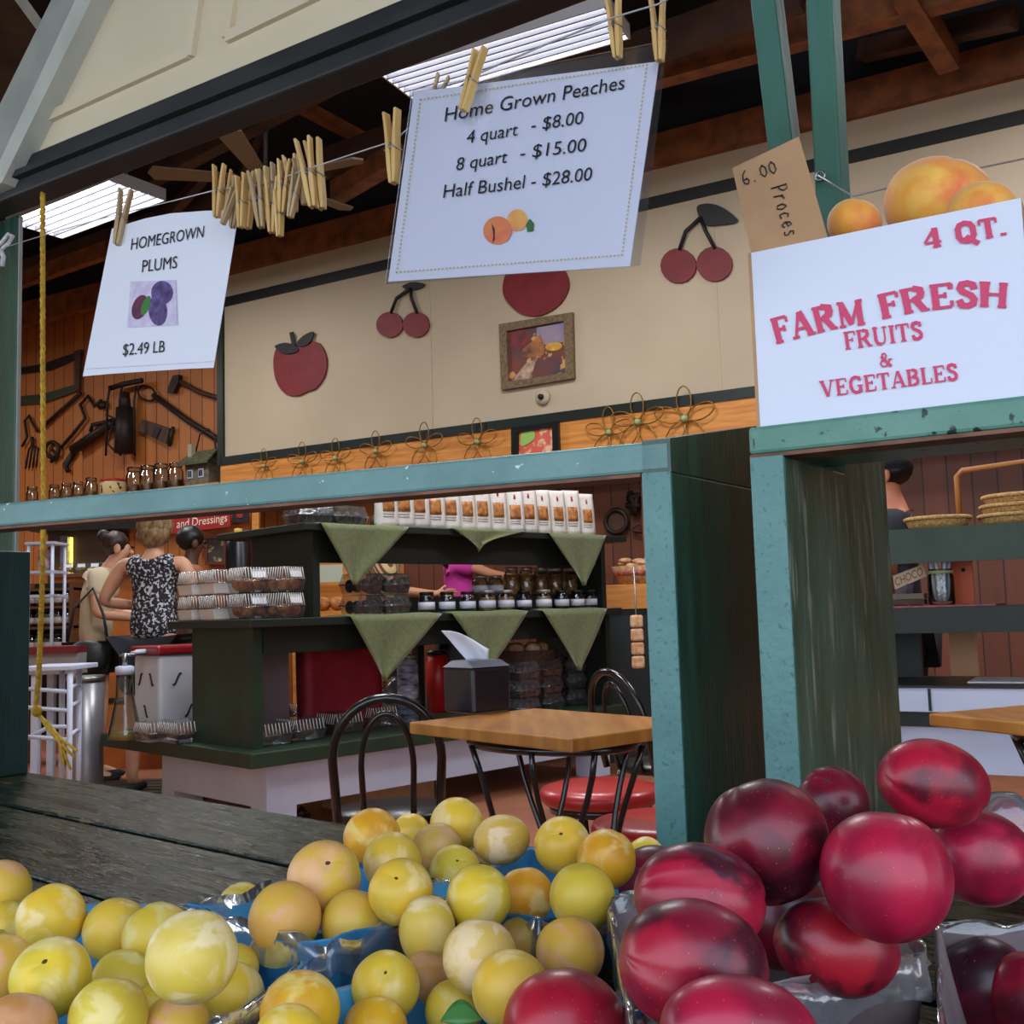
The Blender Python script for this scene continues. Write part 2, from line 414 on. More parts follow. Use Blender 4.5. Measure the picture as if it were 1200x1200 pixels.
# dark header under the gable and its underside
b = MB(); hz = .055
la, lb = wa + eG*0, ext(wa, wb_, 3.2)
b.pbox(la-Z*hz-eG*.3-nG*.012, (lb-la)+eG*.3, nG*.07, Z*(hz+.03)); struct('trim_8', b, header_dark, bevel=.006)
b = MB(); b.pbox(la-Z*.022-eG*.3-nG*.03, (lb-la)+eG*.3, nG*.018, Z*.014); struct('trim_9', b, header_dark)
# rake boards
def rake(a, c, d_, e_, off, th, m, name):
    p = [g(*a, off), g(*c, off), ext(g(*a, off), g(*c, off), 2.2), ext(g(*d_, off), g(*e_, off), 2.2), g(*d_, off)]
    b = MB(); b.prism(p, nG*th); struct(name, b, m)
rake((-14, 150), (60, 0), (-14, 218), (90, 0), -.03, .03, trim_grey, 'trim_11')
rake((-16, 222), (88, 0), (2, 214), (107, 0), -.045, .05, trim_white, 'trim_12')
# canopy over the stand
cz = 2.70
c1 = gline(-1.28); c2 = gline(3.2)
can = [V((-9, -.9, cz)), V((6, -.9, cz)), V((6, c2.y, cz)), V((c2.x, c2.y-.03, cz)), V((c1.x, c1.y-.03, cz)), V((c1.x-.05, 3.5, cz)), V((-9, 3.5, cz))]
b = MB(); b.prism(can, (0, 0, .05)); struct('ceiling_canopy', b, canopy_dark)
# left post of the opening
b = MB(); p0 = PZ(-60, 733, 1.03)
po = g(19, 400, .06); po.z = 0
b.pbox(po-eG*.16, eG*.16, nG*.015, Z*(g(10, 236).z)); post = struct('trim_13', b, green_side, bevel=.004)
b = MB(); b.pbox(po+nG*.002, eG*.005, nG*.008, Z*(g(10, 240).z)); struct('trim_14', b, trim_grey)

# roof timber
def beam(name, a, c, z, w, h, m, t0=0, t1=1, i=[15]):
    p, q = PZ(*a, z), PZ(*c, z); d = q-p
    b = MB(); b.bar(p+d*t0, p+d*t1, w, h); struct('trim_%d' % i[0], b, m); i[0] += 1
b = MB(); b.pbox(bw(-8, 4.17, -.06), e30*13.8, n30*.10, Z*.24); struct('trim_30', b, beam_wood)
beam('', (20, 322), (470, 160), 4.3, .09, .2, beam_dark, -.3, 1.6)
beam('', (20, 330), (128, 292), 4.22, .07, .14, beam_wood, -.2, 1.0)
beam('', (770, 80), (1062, 0), 4.4, .12, .22, beam_wood, -.5, 1.5)
beam('', (300, 140), (600, -20), 4.4, .1, .16, beam_dark, -.8, 2.0)
def strut(a, da, c, dc, w, m, i=[40]):
    b = MB(); b.bar(P(*a, da), P(*c, dc), w, w*1.2); struct('trim_%d' % i[0], b, m); i[0] += 1
strut((330, 112), 6.9, (442, 172), 7.6, .07, beam_wood)
strut((395, 225), 7.6, (470, 180), 7.0, .12, beam_wood)
strut((1060, -10), 5.6, (1112, 72), 6.2, .12, beam_wood)
strut((200, 250), 8.3, (240, 205), 7.8, .07, beam_dark)
strut((270, 240), 8.0, (306, 150), 7.4, .06, beam_dark)
strut((1010, 60), 6.6, (1190, 20), 5.8, .10, beam_dark)
strut((700, 100), 7.4, (860, 40), 6.4, .10, beam_dark)

# ------------------------------------------------------------------ display counter (foreground)
CZ = .73
ga, gb_ = PZ(40, 951, CZ), PZ(345, 1016, CZ)
ce = (gb_-ga); ce.z = 0; ce.normalize(); cn = V((-ce.y, ce.x, 0))
ct = thing('display_counter', 'dark green plank counter under the plum and nectarine baskets', 'counter', V((ga.x, ga.y, 0)), math.atan2(ce.y, ce.x))
wA = .20
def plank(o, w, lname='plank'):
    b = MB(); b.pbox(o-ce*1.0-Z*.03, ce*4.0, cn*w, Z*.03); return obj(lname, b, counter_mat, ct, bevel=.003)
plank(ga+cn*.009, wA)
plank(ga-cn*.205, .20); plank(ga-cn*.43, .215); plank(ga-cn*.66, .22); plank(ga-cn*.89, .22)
b = MB(); b.pbox(ga-ce*.95-cn*.85+Z*(-.73+.03), ce*.06, cn*1.0, Z*.665); obj('support_board', b, green_dark, ct)
b = MB(); b.pbox(ga+ce*2.9-cn*.85+Z*(-.73+.03), ce*.06, cn*1.0, Z*.665); obj('support_board', b, green_dark, ct)
b = MB(); b.pbox(ga-ce*.95+cn*.13+Z*(-.05-.06), ce*3.9, cn*.03, Z*.078); obj('apron', b, green_dark, ct)

# ------------------------------------------------------------------ rail units standing on the counter
def pz(px, py, z): return PZ(px, py, z)
RZ = 1.22
eL, nL = dirs(34)
a_, c_ = PZ(0, 590, RZ), PZ(785, 515, RZ)
re_ = (c_-a_); re_.normalize(); rn_ = V((-re_.y, re_.x, 0))
lu = thing('rail_stand', 'long green flecked rail frame left of the nectarines', 'stand', V((c_.x, c_.y, CZ)))
b = MB(); b.pbox(c_-re_*1.75-Z*.036, re_*1.75, rn_*.055, Z*.036); obj('rail', b, green_rail, lu, bevel=.004)
b = MB(); b.pbox(c_-re_*1.75-Z*.040+rn_*.003, re_*1.712, rn_*.049, Z*.004); obj('rail_underside', b, raw_wood, lu, label='unpainted brown wood under the rail')
# right upright, its narrow edge towards the viewer and its broad side towards the gap
u0 = P(752, 553, c_.y+.002); ub = P(776, 1000, c_.y)
b = MB(); o = c_-re_*.034-Z*(RZ-CZ-.0); o.z = CZ
b.prism([o, o+re_*.034, o+re_*.034+nL*.30, o+nL*.30], Z*(RZ-CZ-.037)); obj('upright', b, green_side, lu, bevel=.003)
b = MB(); b.prism([o-nL*.003, o+re_*.034-nL*.003, o+re_*.034-nL*.0, o], Z*(RZ-CZ-.037)); obj('edge_face', b, green_paint, lu)
b = MB(); b.prism([c_+nL*.0, c_+nL*.30-Z*.0, c_+nL*.30+Z*.055, c_+Z*.0015], -re_*.034); obj('end_block', b, green_side, lu)
b = MB(); b.prism([c_-Z*.037, c_+nL*.30-Z*.037, c_+nL*.30, c_], -re_*.034); obj('end_block', b, green_side, lu)
# left upright (broad face only in the picture)
ol = c_-re_*1.75; ol.z = CZ
bk = P(38, 900, 2.06); tl = (bk-ol).dot(nL)
ol2 = PZ(34, 760, 1.0); d38 = None
for i in range(200):
    t = .2+i*.003; q = a_-re_*.0
# choose where its front edge has to stand so that its back edge ends at pixel 36
rr = ray(35, 760); t_ = .42
best = None
for i in range(1200):
    s_ = -1.2+i*.001; p = a_+re_*s_+nL*t_; q = CAM+rr*(p.y)
    if best is None or abs(p.x-q.x) < best[0]: best = (abs(p.x-q.x), s_)
ol = a_+re_*best[1]; ol.z = CZ
b = MB(); b.prism([ol-re_*.034, ol, ol+nL*t_, ol+nL*t_-re_*.034], Z*(RZ-CZ-.04)); obj('upright', b, green_dark, lu, bevel=.003)

ra_, rc_ = PZ(876, 501, RZ), PZ(1200, 463, RZ)
qe = (rc_-ra_); qe.normalize(); qn = V((-qe.y, qe.x, 0))
ru = thing('rail_stand', 'green frame with pitted top rail carrying the white fruit box', 'stand', V((ra_.x, ra_.y, CZ)))
b = MB(); b.pbox(ra_-Z*.030, qe*.9, qn*.05, Z*.030); obj('rail', b, green_pit, ru, bevel=.004)
b = MB(); b.pbox(ra_-Z*.034+qn*.003, qe*.9, qn*.044, Z*.004); obj('rail_underside', b, raw_wood, ru, label='unpainted brown wood under the rail')
b = MB(); b.pbox(ra_+qn*.05-Z*.025, qe*.9, qn*.16, Z*.025); obj('top_board', b, green_pit, ru, bevel=.003)
o = V((ra_.x, ra_.y, CZ))+qe*.002; W_ = .036; eR, nR = dirs(34)
rr = ray(1048, 720); bestt = .4
for i in range(900):
    t = .12+i*.001; p = o+qe*W_+nR*t; q = CAM+rr*p.y
    if p.x >= q.x: bestt = t; break
h = RZ-CZ-.034
zb_ = CAM.z + ray(1040, 531).z*(o+qe*W_+nR*bestt).y - CZ
b = MB(); b.prism([o, o+nR*bestt, o+nR*bestt+Z*zb_, o+nR*.215+Z*(h+.05), o+nR*.215+Z*h, o+Z*h], qe*W_); obj('upright', b, green_worn, ru, bevel=.003)
b = MB(); b.prism([o-nR*.003, o+qe*W_-nR*.003, o+qe*W_, o], Z*h); obj('edge_face', b, green_paint, ru)
o2 = V((ra_.x, ra_.y, CZ))+qe*.86
b = MB(); b.prism([o2, o2+qe*W_, o2+qe*W_+nR*.3, o2+nR*.3], Z*h); obj('upright', b, green_worn, ru, bevel=.003)
print('PLANKT', bestt, best)

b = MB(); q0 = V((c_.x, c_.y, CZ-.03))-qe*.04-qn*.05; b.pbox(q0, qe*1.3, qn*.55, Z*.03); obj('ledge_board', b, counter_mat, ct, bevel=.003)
# two slim green posts rising behind the fruit box
slim_m = mat('slim post paint', (46,92,74), .65, col2=(62,108,98), scale=9, stretch=(1,1,.4), bump=.3, bscale=60)
def slim(x0, y0, x1, y1, w, d, label, depth, dd=0):
    p0, p1 = P(x0, y0, depth), P(x1, y1, depth+dd)
    q0 = p0 + (p1-p0)*((1.235-p0.z)/(p1.z-p0.z)); q1 = p1 + (p0-p1)*.6
    q1 = p0 + (p0-p1)*.5
    b = MB(); b.prism([q0, q0+eG*w, q0+eG*w+nG*d, q0+nG*d], q1-q0)
    return obj('green_post', b, slim_m, bevel=.003, label=label, cat='post', group='slim green posts')
slim(879, 0, 899, 170, .034, .05, 'slim green post rising behind the brown price card', 1.42, -.01)
slim(944, 0, 955, 225, .034, .05, 'slim green post with a screw eye, right of the brown price card', 1.36, 0)
for i, o_ in enumerate([o for o in bpy.data.objects if o.name.startswith('green_post')]): del o_['group']
# ================================================================== TEXT
def glyphs(txt, bold=0.0, shear=0.0):
    cu = bpy.data.curves.new('t', 'FONT'); cu.body = txt; cu.size = 1; cu.shear = shear; cu.offset = bold; cu.resolution_u = 3
    o = bpy.data.objects.new('t', cu); C.objects.link(o)
    dg = bpy.context.evaluated_depsgraph_get(); me = bpy.data.meshes.new_from_object(o.evaluated_get(dg))
    vs = [v.co.copy() for v in me.vertices]; fs = [list(p.vertices) for p in me.polygons]
    bpy.data.objects.remove(o); bpy.data.curves.remove(cu); bpy.data.meshes.remove(me)
    return vs, fs
CAPH = max(v.y for v in glyphs('H')[0])
def ptext(name, txt, m, parent, A, B, up, plane, off=-.0015, bold=0.0, th=.0006, shear=0.0):
    vs, fs = glyphs(txt, bold, shear)
    x0 = min(v.x for v in vs); w = max(v.x for v in vs)-x0
    def mp(v, o): 
        u, t = (v.x-x0)/w, v.y/CAPH
        return plane.at(A[0]+(B[0]-A[0])*u+up[0]*t, A[1]+(B[1]-A[1])*u+up[1]*t, o)
    n = len(vs); b = MB()
    b.add([mp(v, off) for v in vs], fs)
    return obj(name, b, m, parent)
# slab serif letters: thick strokes, thin strokes, serifs (unit square, y up)
SER = {
 'F': (.62, ['T .14 0 .14 1', 't .0 .96 .6 .96', 't .14 .52 .45 .52', 's .0 .04 .3 .04', 'v .6 .96 .6 .74', 'v .45 .64 .45 .4']),
 'A': (.84, ['t .08 0 .40 1', 'T .72 0 .42 1', 't .2 .34 .6 .34', 's -.04 .04 .24 .04', 's .54 .04 .88 .04']),
 'R': (.80, ['T .14 0 .14 1', 't .0 .96 .40 .96', 'T .40 .95 .58 .88 .60 .74 .56 .6 .40 .51', 't .14 .50 .42 .50', 'T .40 .5 .66 .03', 's .0 .04 .3 .04', 's .58 .04 .82 .04']),
 'M': (1.0, ['t .12 0 .12 1', 'T .14 .98 .48 .08', 't .48 .08 .84 .98', 'T .84 0 .84 1', 's .0 .04 .25 .04', 's .0 .96 .16 .96', 's .70 .04 1.0 .04', 's .82 .96 1.0 .96']),
 'E': (.70, ['T .14 0 .14 1', 't .0 .96 .62 .96', 't .14 .52 .46 .52', 't .0 .04 .64 .04', 'v .62 .96 .62 .74', 'v .46 .64 .46 .4', 'v .64 .04 .64 .28']),
 'S': (.62, ['T .54 .76 .50 .90 .34 .96 .16 .92 .10 .76 .18 .62 .44 .46 .54 .30 .50 .12 .34 .04 .16 .06 .08 .24', 'v .56 .98 .56 .72', 'v .06 .02 .06 .28']),
 'H': (.86, ['T .14 0 .14 1', 'T .70 0 .70 1', 't .14 .52 .70 .52', 's .0 .04 .28 .04', 's .0 .96 .28 .96', 's .56 .04 .84 .04', 's .56 .96 .84 .96']),
 'U': (.82, ['T .14 1 .14 .3 .22 .1 .40 .04', 't .40 .04 .58 .1 .66 .3 .66 1', 's .0 .96 .3 .96', 's .54 .96 .80 .96']),
 'I': (.32, ['T .15 0 .15 1', 's .0 .04 .3 .04', 's .0 .96 .3 .96']),
 'T': (.72, ['T .35 0 .35 1', 't .02 .96 .68 .96', 's .2 .04 .5 .04', 'v .02 .98 .02 .72', 'v .68 .98 .68 .72']),
 'V': (.82, ['T .10 1 .40 .02', 't .42 .02 .70 1', 's -.04 .96 .26 .96', 's .56 .96 .86 .96']),
 'G': (.82, ['T .66 .78 .58 .92 .40 .97 .22 .90 .11 .70 .10 .42 .18 .16 .38 .03 .56 .07 .66 .2', 'T .66 .02 .66 .44', 's .48 .44 .8 .44', 'v .68 .98 .68 .72']),
 'B': (.76, ['T .14 0 .14 1', 't .0 .96 .40 .96', 'T .40 .95 .56 .88 .58 .74 .54 .6 .40 .53', 't .14 .52 .42 .52', 'T .42 .51 .60 .42 .63 .26 .58 .12 .42 .05', 't .0 .04 .42 .04']),
 'L': (.66, ['T .14 0 .14 1', 't .0 .04 .60 .04', 's .0 .96 .3 .96', 'v .60 .04 .60 .32']),
 'Q': (.86, ['T .40 .97 .20 .90 .10 .70 .10 .32 .20 .10 .40 .03 .60 .10 .70 .32 .70 .70 .60 .90 .40 .97', 'T .40 .24 .56 .06 .80 -.14']),
 '4': (.74, ['T .50 0 .50 1', 't .50 .98 .04 .30', 't .04 .27 .70 .27', 's .34 .04 .66 .04']),
 '.': (.26, ['T .10 .0 .10 .14']),
 '&': (.84, ['t .74 .50 .58 .20 .38 .04 .18 .08 .08 .26 .18 .44 .42 .58 .52 .76 .42 .94 .26 .92 .22 .74 .34 .52 .76 .02', 'T .22 .74 .34 .52 .72 .04', 's .6 .5 .86 .5']),
 ' ': (.38, []),
}
def slab(name, txt, m, parent, path, caph, plane, thick=.16, gap=.10, off=-.0015):
    # path: function(u in 0..1) -> ((px,py), (ux,uy) up direction in pixels)
    total = sum(SER[c][0]+gap for c in txt)-gap
    b = MB(); x = 0
    def mp(X, Y):
        (px, py), (ux, uy) = path(X/total); return (px+ux*caph*Y, py+uy*caph*Y)
    for ch in txt:
        w, st = SER[ch]
        for s_ in st:
            k, *n = s_.split(); n = list(map(float, n)); pts = [(n[i], n[i+1]) for i in range(0, len(n), 2)]
            tk = {'T': thick*1.25, 't': thick*.62, 's': thick*.6, 'v': thick*.55}[k]
            for i in range(len(pts)-1):
                (xa, ya), (xb, yb) = pts[i], pts[i+1]
                L = math.hypot(xb-xa, yb-ya) or 1; nx, ny = -(yb-ya)/L*tk/2, (xb-xa)/L*tk/2
                dx, dy = ((xb-xa)/L*tk*.25, (yb-ya)/L*tk*.25) if len(pts) > 2 else (0, 0)
                q = [(xa-dx+nx, ya-dy+ny), (xb+dx+nx, yb+dy+ny), (xb+dx-nx, yb+dy-ny), (xa-dx-nx, ya-dy-ny)]
                vs = [plane.at(*mp(x+X, Y), off-.00002*(len(b.f) % 20)) for X, Y in q]
                b.add(vs, [(0, 1, 2, 3)])
        x += w+gap
    return obj(name, b, m, parent)
def straight(A, B):
    L = math.hypot(B[0]-A[0], B[1]-A[1]); up = ((B[1]-A[1])/L, -(B[0]-A[0])/L)
    return lambda u: ((A[0]+(B[0]-A[0])*u, A[1]+(B[1]-A[1])*u), up)
def polypath(pts):
    def f(u):
        seg = [math.hypot(pts[i+1][0]-pts[i][0], pts[i+1][1]-pts[i][1]) for i in range(len(pts)-1)]
        t = max(0, min(1, u))*sum(seg); i = 0
        while i < len(seg)-1 and t > seg[i]: t -= seg[i]; i += 1
        A, B = pts[i], pts[i+1]; k = t/seg[i]
        return ((A[0]+(B[0]-A[0])*k, A[1]+(B[1]-A[1])*k), ((B[1]-A[1])/seg[i], -(B[0]-A[0])/seg[i]))
    return f

# ================================================================== SIGNS ON THE LINE
def plane3(a, b_, c): 
    n = (b_-a).cross(c-a); n.normalize()
    if n.dot(a-CAM) < 0: n = -n
    return Pl(a, n)
def flatpoly(pix, plane, off=0): return [plane.at(x, y, off) for x, y in pix]
def decal(name, pix, m, parent, plane, off=-.0012, **k):
    b = MB(); b.add(flatpoly(pix, plane, off), [tuple(range(len(pix)))]); return obj(name, b, m, parent, **k)
def ellpix(cx, cy, rx, ry, rot=0, n=18):
    c_, s_ = cos(rot), sin(rot)
    return [(cx+rx*cos(t)*c_-ry*sin(t)*s_, cy+rx*cos(t)*s_+ry*sin(t)*c_) for t in [2*pi*i/n for i in range(n)]]

peach_o = mat('printed peach orange', (240, 158, 84), .5, col2=(236, 120, 84), scale=60)
peach_y = mat('printed peach yellow', (244, 190, 96), .5, col2=(240, 150, 84), scale=60)
leaf_g = mat('printed leaf green', (60, 120, 54), .5)
dot_gold = mat('printed gold dots', (206, 190, 120), .5)
lilac = mat('printed lilac', (196, 184, 214), .5, col2=(216, 206, 226), scale=60)
plum_p = mat('printed plum purple', (58, 38, 84), .5, col2=(110, 90, 150), scale=70)
plum_r = mat('printed plum red', (112, 34, 62), .5, col2=(70, 30, 70), scale=70)

# peaches sign
pA, pB, pC = P(485, 108, 1.20), P(772, 72, 1.04), P(455, 330, 1.20)
PS = plane3(pA, pB, pC)
sg = thing('price_sign', 'laminated white sign reading Home Grown Peaches with two peaches pictured', 'sign', PS.at(600, 330))
b = MB(); b.prism(flatpoly([(485, 108), (772, 72), (738, 312), (455, 330)], PS), PS.n*.0008); obj('paper_sheet', b, paper, sg)
b = MB(); b.prism(flatpoly([(483, 105), (783, 47), (750, 311), (451, 333)], PS, -.0022), PS.n*.0006); obj('laminate_sleeve', b, clear_film, sg)
b = MB(); b.prism(flatpoly([(483, 105), (783, 47), (750, 311), (451, 333)], PS, .0012), PS.n*.0006); obj('laminate_sleeve', b, clear_film, sg)
for nm, t, A, B, h in (('heading', 'Home Grown Peaches', (520.7, 142.5), (731, 104), 16.5), ('price_line', '4 quart', (546, 168.3), (606, 158.5), 15),
    ('price_line', '- $8.00', (622, 153.5), (682.5, 145), 15), ('price_line', '8 quart', (534, 200), (593.5, 190.5), 15), ('price_line', '- $15.00', (609, 186.5), (686, 177), 15.5),
    ('price_line', 'Half Bushel - $28.00', (519, 232), (692.7, 211), 15.5)):
    ptext(nm, t, ink, sg, A, B, (h*.14, -h), PS, bold=0.0)
decal('peach_picture', ellpix(606, 258, 12, 13, .3), peach_y, sg, PS)
decal('peach_picture', ellpix(583, 270, 17, 16.5, -.5), peach_o, sg, PS, -.0014)
decal('peach_picture', [(576, 262), (580, 268), (580, 280), (577, 286), (578, 276)], plum_r, sg, PS, -.0016)
decal('leaf_picture', [(616, 263), (621, 256), (626, 262), (625, 271), (618, 272)], leaf_g, sg, PS, -.0011)
b = MB()
def dots(a, c, n):
    for i in range(n):
        t = i/(n-1); x, y = a[0]+(c[0]-a[0])*t, a[1]+(c[1]-a[1])*t
        b.add(flatpoly([(x-1, y-1), (x+1, y-1), (x+1, y+1), (x-1, y+1)], PS, -.0012), [(0, 1, 2, 3)])
dots((493, 117), (758, 76), 60); dots((758, 76), (729, 299), 48); dots((465, 319), (729, 299), 60); dots((493, 117), (465, 319), 44)
obj('dotted_border', b, dot_gold, sg)

# plums sign (slightly bowed sheet)
qA, qB, qC = P(131, 268, 1.80), P(280, 246, 1.60), P(97, 441, 1.80)
QS = plane3(qA, qB, qC)
s2 = thing('price_sign', 'white sign reading Homegrown Plums with purple plums pictured', 'sign', QS.at(180, 440))
top = [(131, 268), (150, 262), (170, 256), (200, 250), (240, 247), (280, 246)]; bot = [(97, 441), (130, 438), (160, 436), (190, 434), (220, 432), (250, 431)]
b = MB(); b.prism(flatpoly(top+bot[::-1], QS), QS.n*.0009); obj('paper_sheet', b, paper, s2)
b = MB(); b.add(flatpoly([(101, 432), (252, 423), (252, 424), (101, 433)], QS, -.001), [(0, 1, 2, 3)]); obj('fold_line', b, lilac, s2)
ptext('heading', 'HOMEGROWN', ink, s2, (153, 293), (238, 278), (1.5, -13.5), QS, bold=0.0)
ptext('heading', 'PLUMS', ink, s2, (166, 319), (207, 314), (1.2, -14), QS, bold=0.0)
ptext('price_line', '$2.49 LB', ink, s2, (143.5, 416.5), (192.5, 412.5), (1, -13.5), QS, bold=0.0)
decal('plum_picture', [(153, 330), (206, 328), (208, 381), (149, 384)], lilac, s2, QS)
decal('plum_picture', ellpix(190, 343, 13, 14), plum_p, s2, QS, -.0014)
decal('plum_picture', ellpix(164, 360, 9, 15, .35), plum_r, s2, QS, -.0014)
decal('plum_picture', ellpix(185, 364, 11, 18, -.1), plum_p, s2, QS, -.0016)
decal('leaf_picture', ellpix(171, 358, 4.5, 12, .35), leaf_g, s2, QS, -.0018)

# the clothes line
LN = [(5, 290, 2.32), (70, 270, 2.05), (143, 250, 1.80), (200, 236, 1.70), (255, 222, 1.58), (310, 216, 1.52), (366, 196, 1.44), (461, 165, 1.27), (556, 88, 1.17), (640, 52, 1.10), (720, 20, 1.03), (771, 5, 1.0), (900, -60, .93)]
b = MB(); b.tube([P(*q) for q in LN], .0011, 6)
obj('clothes_line', b, wire_mat, label='thin wire strung across the opening, carrying the signs and pegs', cat='wire', origin=P(5, 290, 2.32))
b = MB(); b.tube([P(958, 205, 1.335), P(1000, 230, 1.30), P(1075, 212, 1.25), P(1200, 186, 1.15), P(1260, 172, 1.1)], .0012, 6)
obj('wire_line', b, wire_mat, label='thin wire running right from the screw eye behind the fruit box', cat='wire')
se = thing('screw_eye', 'small steel screw eye in the right slim green post', 'screw', P(960, 206, 1.345))
b = MB(); c0 = P(961, 206, 1.34); b.tube([c0+eG*.006*cos(t)+Z*.006*sin(t) for t in [2*pi*i/14 for i in range(14)]], .002, 6, closed=True); obj('eye', b, steel, se)
b = MB(); b.tube([c0+nG*.002, c0+nG*.03], .002, 6); obj('shank', b, steel, se)
# white rope knot at the left post
kn = thing('rope_knot', 'white rope end knotted around the left green post', 'rope', P(5, 315, 2.33))
b = MB(); b.tube([P(x, y, 2.33+.01*sin(i)) for i, (x, y) in enumerate([(-6, 292), (3, 283), (10, 274), (15, 277), (10, 285), (2, 292), (-3, 300), (2, 310), (5, 300)])], .0045, 8); obj('loop', b, rope_white, kn)
b = MB(); b.tube([P(1, 292, 2.32), P(4, 302, 2.32), P(3, 312, 2.32)], .005, 8); obj('tail', b, rope_white, kn)
# yellow rope
ry = thing('yellow_rope', 'yellow twisted rope hanging beside the left post, end frayed', 'rope', P(50, 830, 2.27))
def twist(pts, r, n, strands=3, turn=26):
    b = MB(); P_ = [V(p) for p in pts]
    M_ = 160 if n is None else n
    def at(t):
        k = t*(len(P_)-1); i = min(int(k), len(P_)-2); return P_[i]+(P_[i+1]-P_[i])*(k-i)
    for s_ in range(strands):
        b.tube([at(i/M_)+V((cos(2*pi*s_/strands+turn*i/M_*2*pi), sin(2*pi*s_/strands+turn*i/M_*2*pi), 0))*r*.55 for i in range(M_+1)], r*.62, 6)
    return b
d_ = 2.27
obj('cord', twist([P(50, 226, d_), P(50, 400, d_), P(51, 600, d_), P(49, 700, d_), P(46, 780, d_), P(42, 832, d_)], .0052, 220, turn=34), rope_yellow, ry)
b = MB(); b.ell(P(43, 833, d_), (.011, .011, .013)); obj('knot', b, rope_yellow, ry)
b = MB()
for k_, (ex, ey) in enumerate(((88, 888), (83, 902), (74, 895), (90, 880))):
    b.tube([P(43, 835, d_), P(52+k_*1.5, 848, d_), P(66+k_*2, 866, d_), P(ex, ey, d_-.005*k_)], .003, 6)
obj('frayed_tail', b, rope_yellow, ry)

# clothespins
def pin_proto(m):
    r = bpy.data.objects.new('clothespin', None); C.objects.link(r); r['category'] = 'clothespin'; WM[r.name] = Matrix.Identity(4)
    for s_ in (-1, 1):       # local: +z is the handle end, jaws at -z, prongs spread in x
        b = MB()
        prof = [(-.036, .0006, .0035), (-.022, .0006, .0052), (-.006, .0010, .0060), (.0, .0018, .0060), (.016, .0034, .0068), (.036, .0058, .0088)]
        vs = []
        for (z, xi, xo) in prof: vs += [V((s_*xi, -.0048, z)), V((s_*xo, -.0048, z)), V((s_*xo, .0048, z)), V((s_*xi, .0048, z))]
        fs = []
        for i in range(len(prof)-1):
            for k in range(4):
                f = (i*4+k, i*4+(k+1) % 4, i*4+4+(k+1) % 4, i*4+4+k); fs.append(f if s_ > 0 else f[::-1])
        fs.append((3, 2, 1, 0) if s_ > 0 else (0, 1, 2, 3)); q = (len(prof)-1)*4; fs.append((q, q+1, q+2, q+3) if s_ > 0 else (q+3, q+2, q+1, q))
        b.add(vs, fs); obj('prong', b, m, r, local=True, bevel=.0006, seg=1)
    b = MB(); b.tube([V((.0016*cos(t), -.0055+.011*t/(8*pi), .0005+.0024*sin(t))) for t in [8*pi*i/40 for i in range(41)]], .0006, 5)
    b.tube([V((0, -.0055, .003)), V((.0065, -.0055, -.003)), V((.0065, .0055, -.003))], .0006, 5)
    b.tube([V((0, .0055, .003)), V((-.0065, .0055, -.003)), V((-.0065, -.0055, -.003))], .0006, 5)
    obj('spring', b, steel, r, local=True)
    return r
PIN = [Rep(pin_proto(pin_wood)), Rep(pin_proto(pin_grey))]
def pin(top, bot, d, kind, label, group, tw=0.0, dd=0.0):
    a, c = P(*top, d), P(*bot, d+dd); ax = (a-c); Ln = ax.length; ax.normalize()
    vdir = ((a+c)/2-CAM).normalized(); x = (ax.cross(vdir)).normalized(); y = ax.cross(x)*-1
    x2 = x*cos(tw)+y*sin(tw); y2 = ax.cross(x2)
    M_ = Matrix((x2, y2, ax)).transposed()
    PIN[kind].put((a+c)/2, rot=M_.to_euler(), label=label, group=group, scale=Ln/.072)
G_ = 'wooden clothespins on the wire'
cl = [((257,193),(254,255),0),((266,199),(263,247),0),((276,219),(261,263),1),((280,207),(272,267),1),((283,205),(283,267),0),((292,202),(290,268),0),
 ((298,200),(306,267),1),((307,197),(312,260),0),((318,208),(318,273),0),((325,190),(322,253),1),((333,187),(330,250),0),((339,182),(345,248),0),
 ((350,197),(340,255),1),((348,183),(358,240),1),((355,162),(367,243),0),((366,164),(377,245),0),((327,222),(328,277),0)]
on = ['leftmost', 'second from the left', 'third from the left and slanted', 'fourth from the left', 'fifth from the left', 'sixth from the left', 'seventh from the left, top leaning left',
      'eighth from the left', 'ninth from the left, hung low', 'tenth from the left', 'eleventh from the left', 'twelfth from the left', 'slanting backwards near the right end', 'half hidden beside the two tall ones',
      'left of the two tallest at the right end', 'rightmost of the row and tall', 'lowest of the row, its bottom hanging below']
for i, (t, q, k_) in enumerate(cl):
    d = 1.58-(i/16)*.14 if i < 16 else 1.50
    pin(t, q, d+(.012 if i % 2 else -.006), k_, 'spare clothespin in the bunched row, '+on[i], 'spare clothespins bunched on the wire', tw=rnd.uniform(.2, 1.2))
pin((148,222),(137,287),1.775,1,'weathered clothespin holding the top left of the plums sign', G_, .5)
pin((459,130),(462,215),1.22,0,'clothespin clipped on the wire left of the peaches sign', G_, .7)
pin((563,57),(543,130),1.135,0,'slanted clothespin gripping the top of the peaches sign over the heading', G_, .9)
pin((718,-8),(724,68),1.045,0,'clothespin cut by the top frame edge, second from right on the peaches sign', G_, .5)
pin((770,-6),(773,72),1.02,0,'clothespin at the top right corner of the peaches sign', G_, .4)
pin((520,88),(497,148),1.26,1,'clothespin mostly hidden behind the top left of the peaches sign', G_, .3)

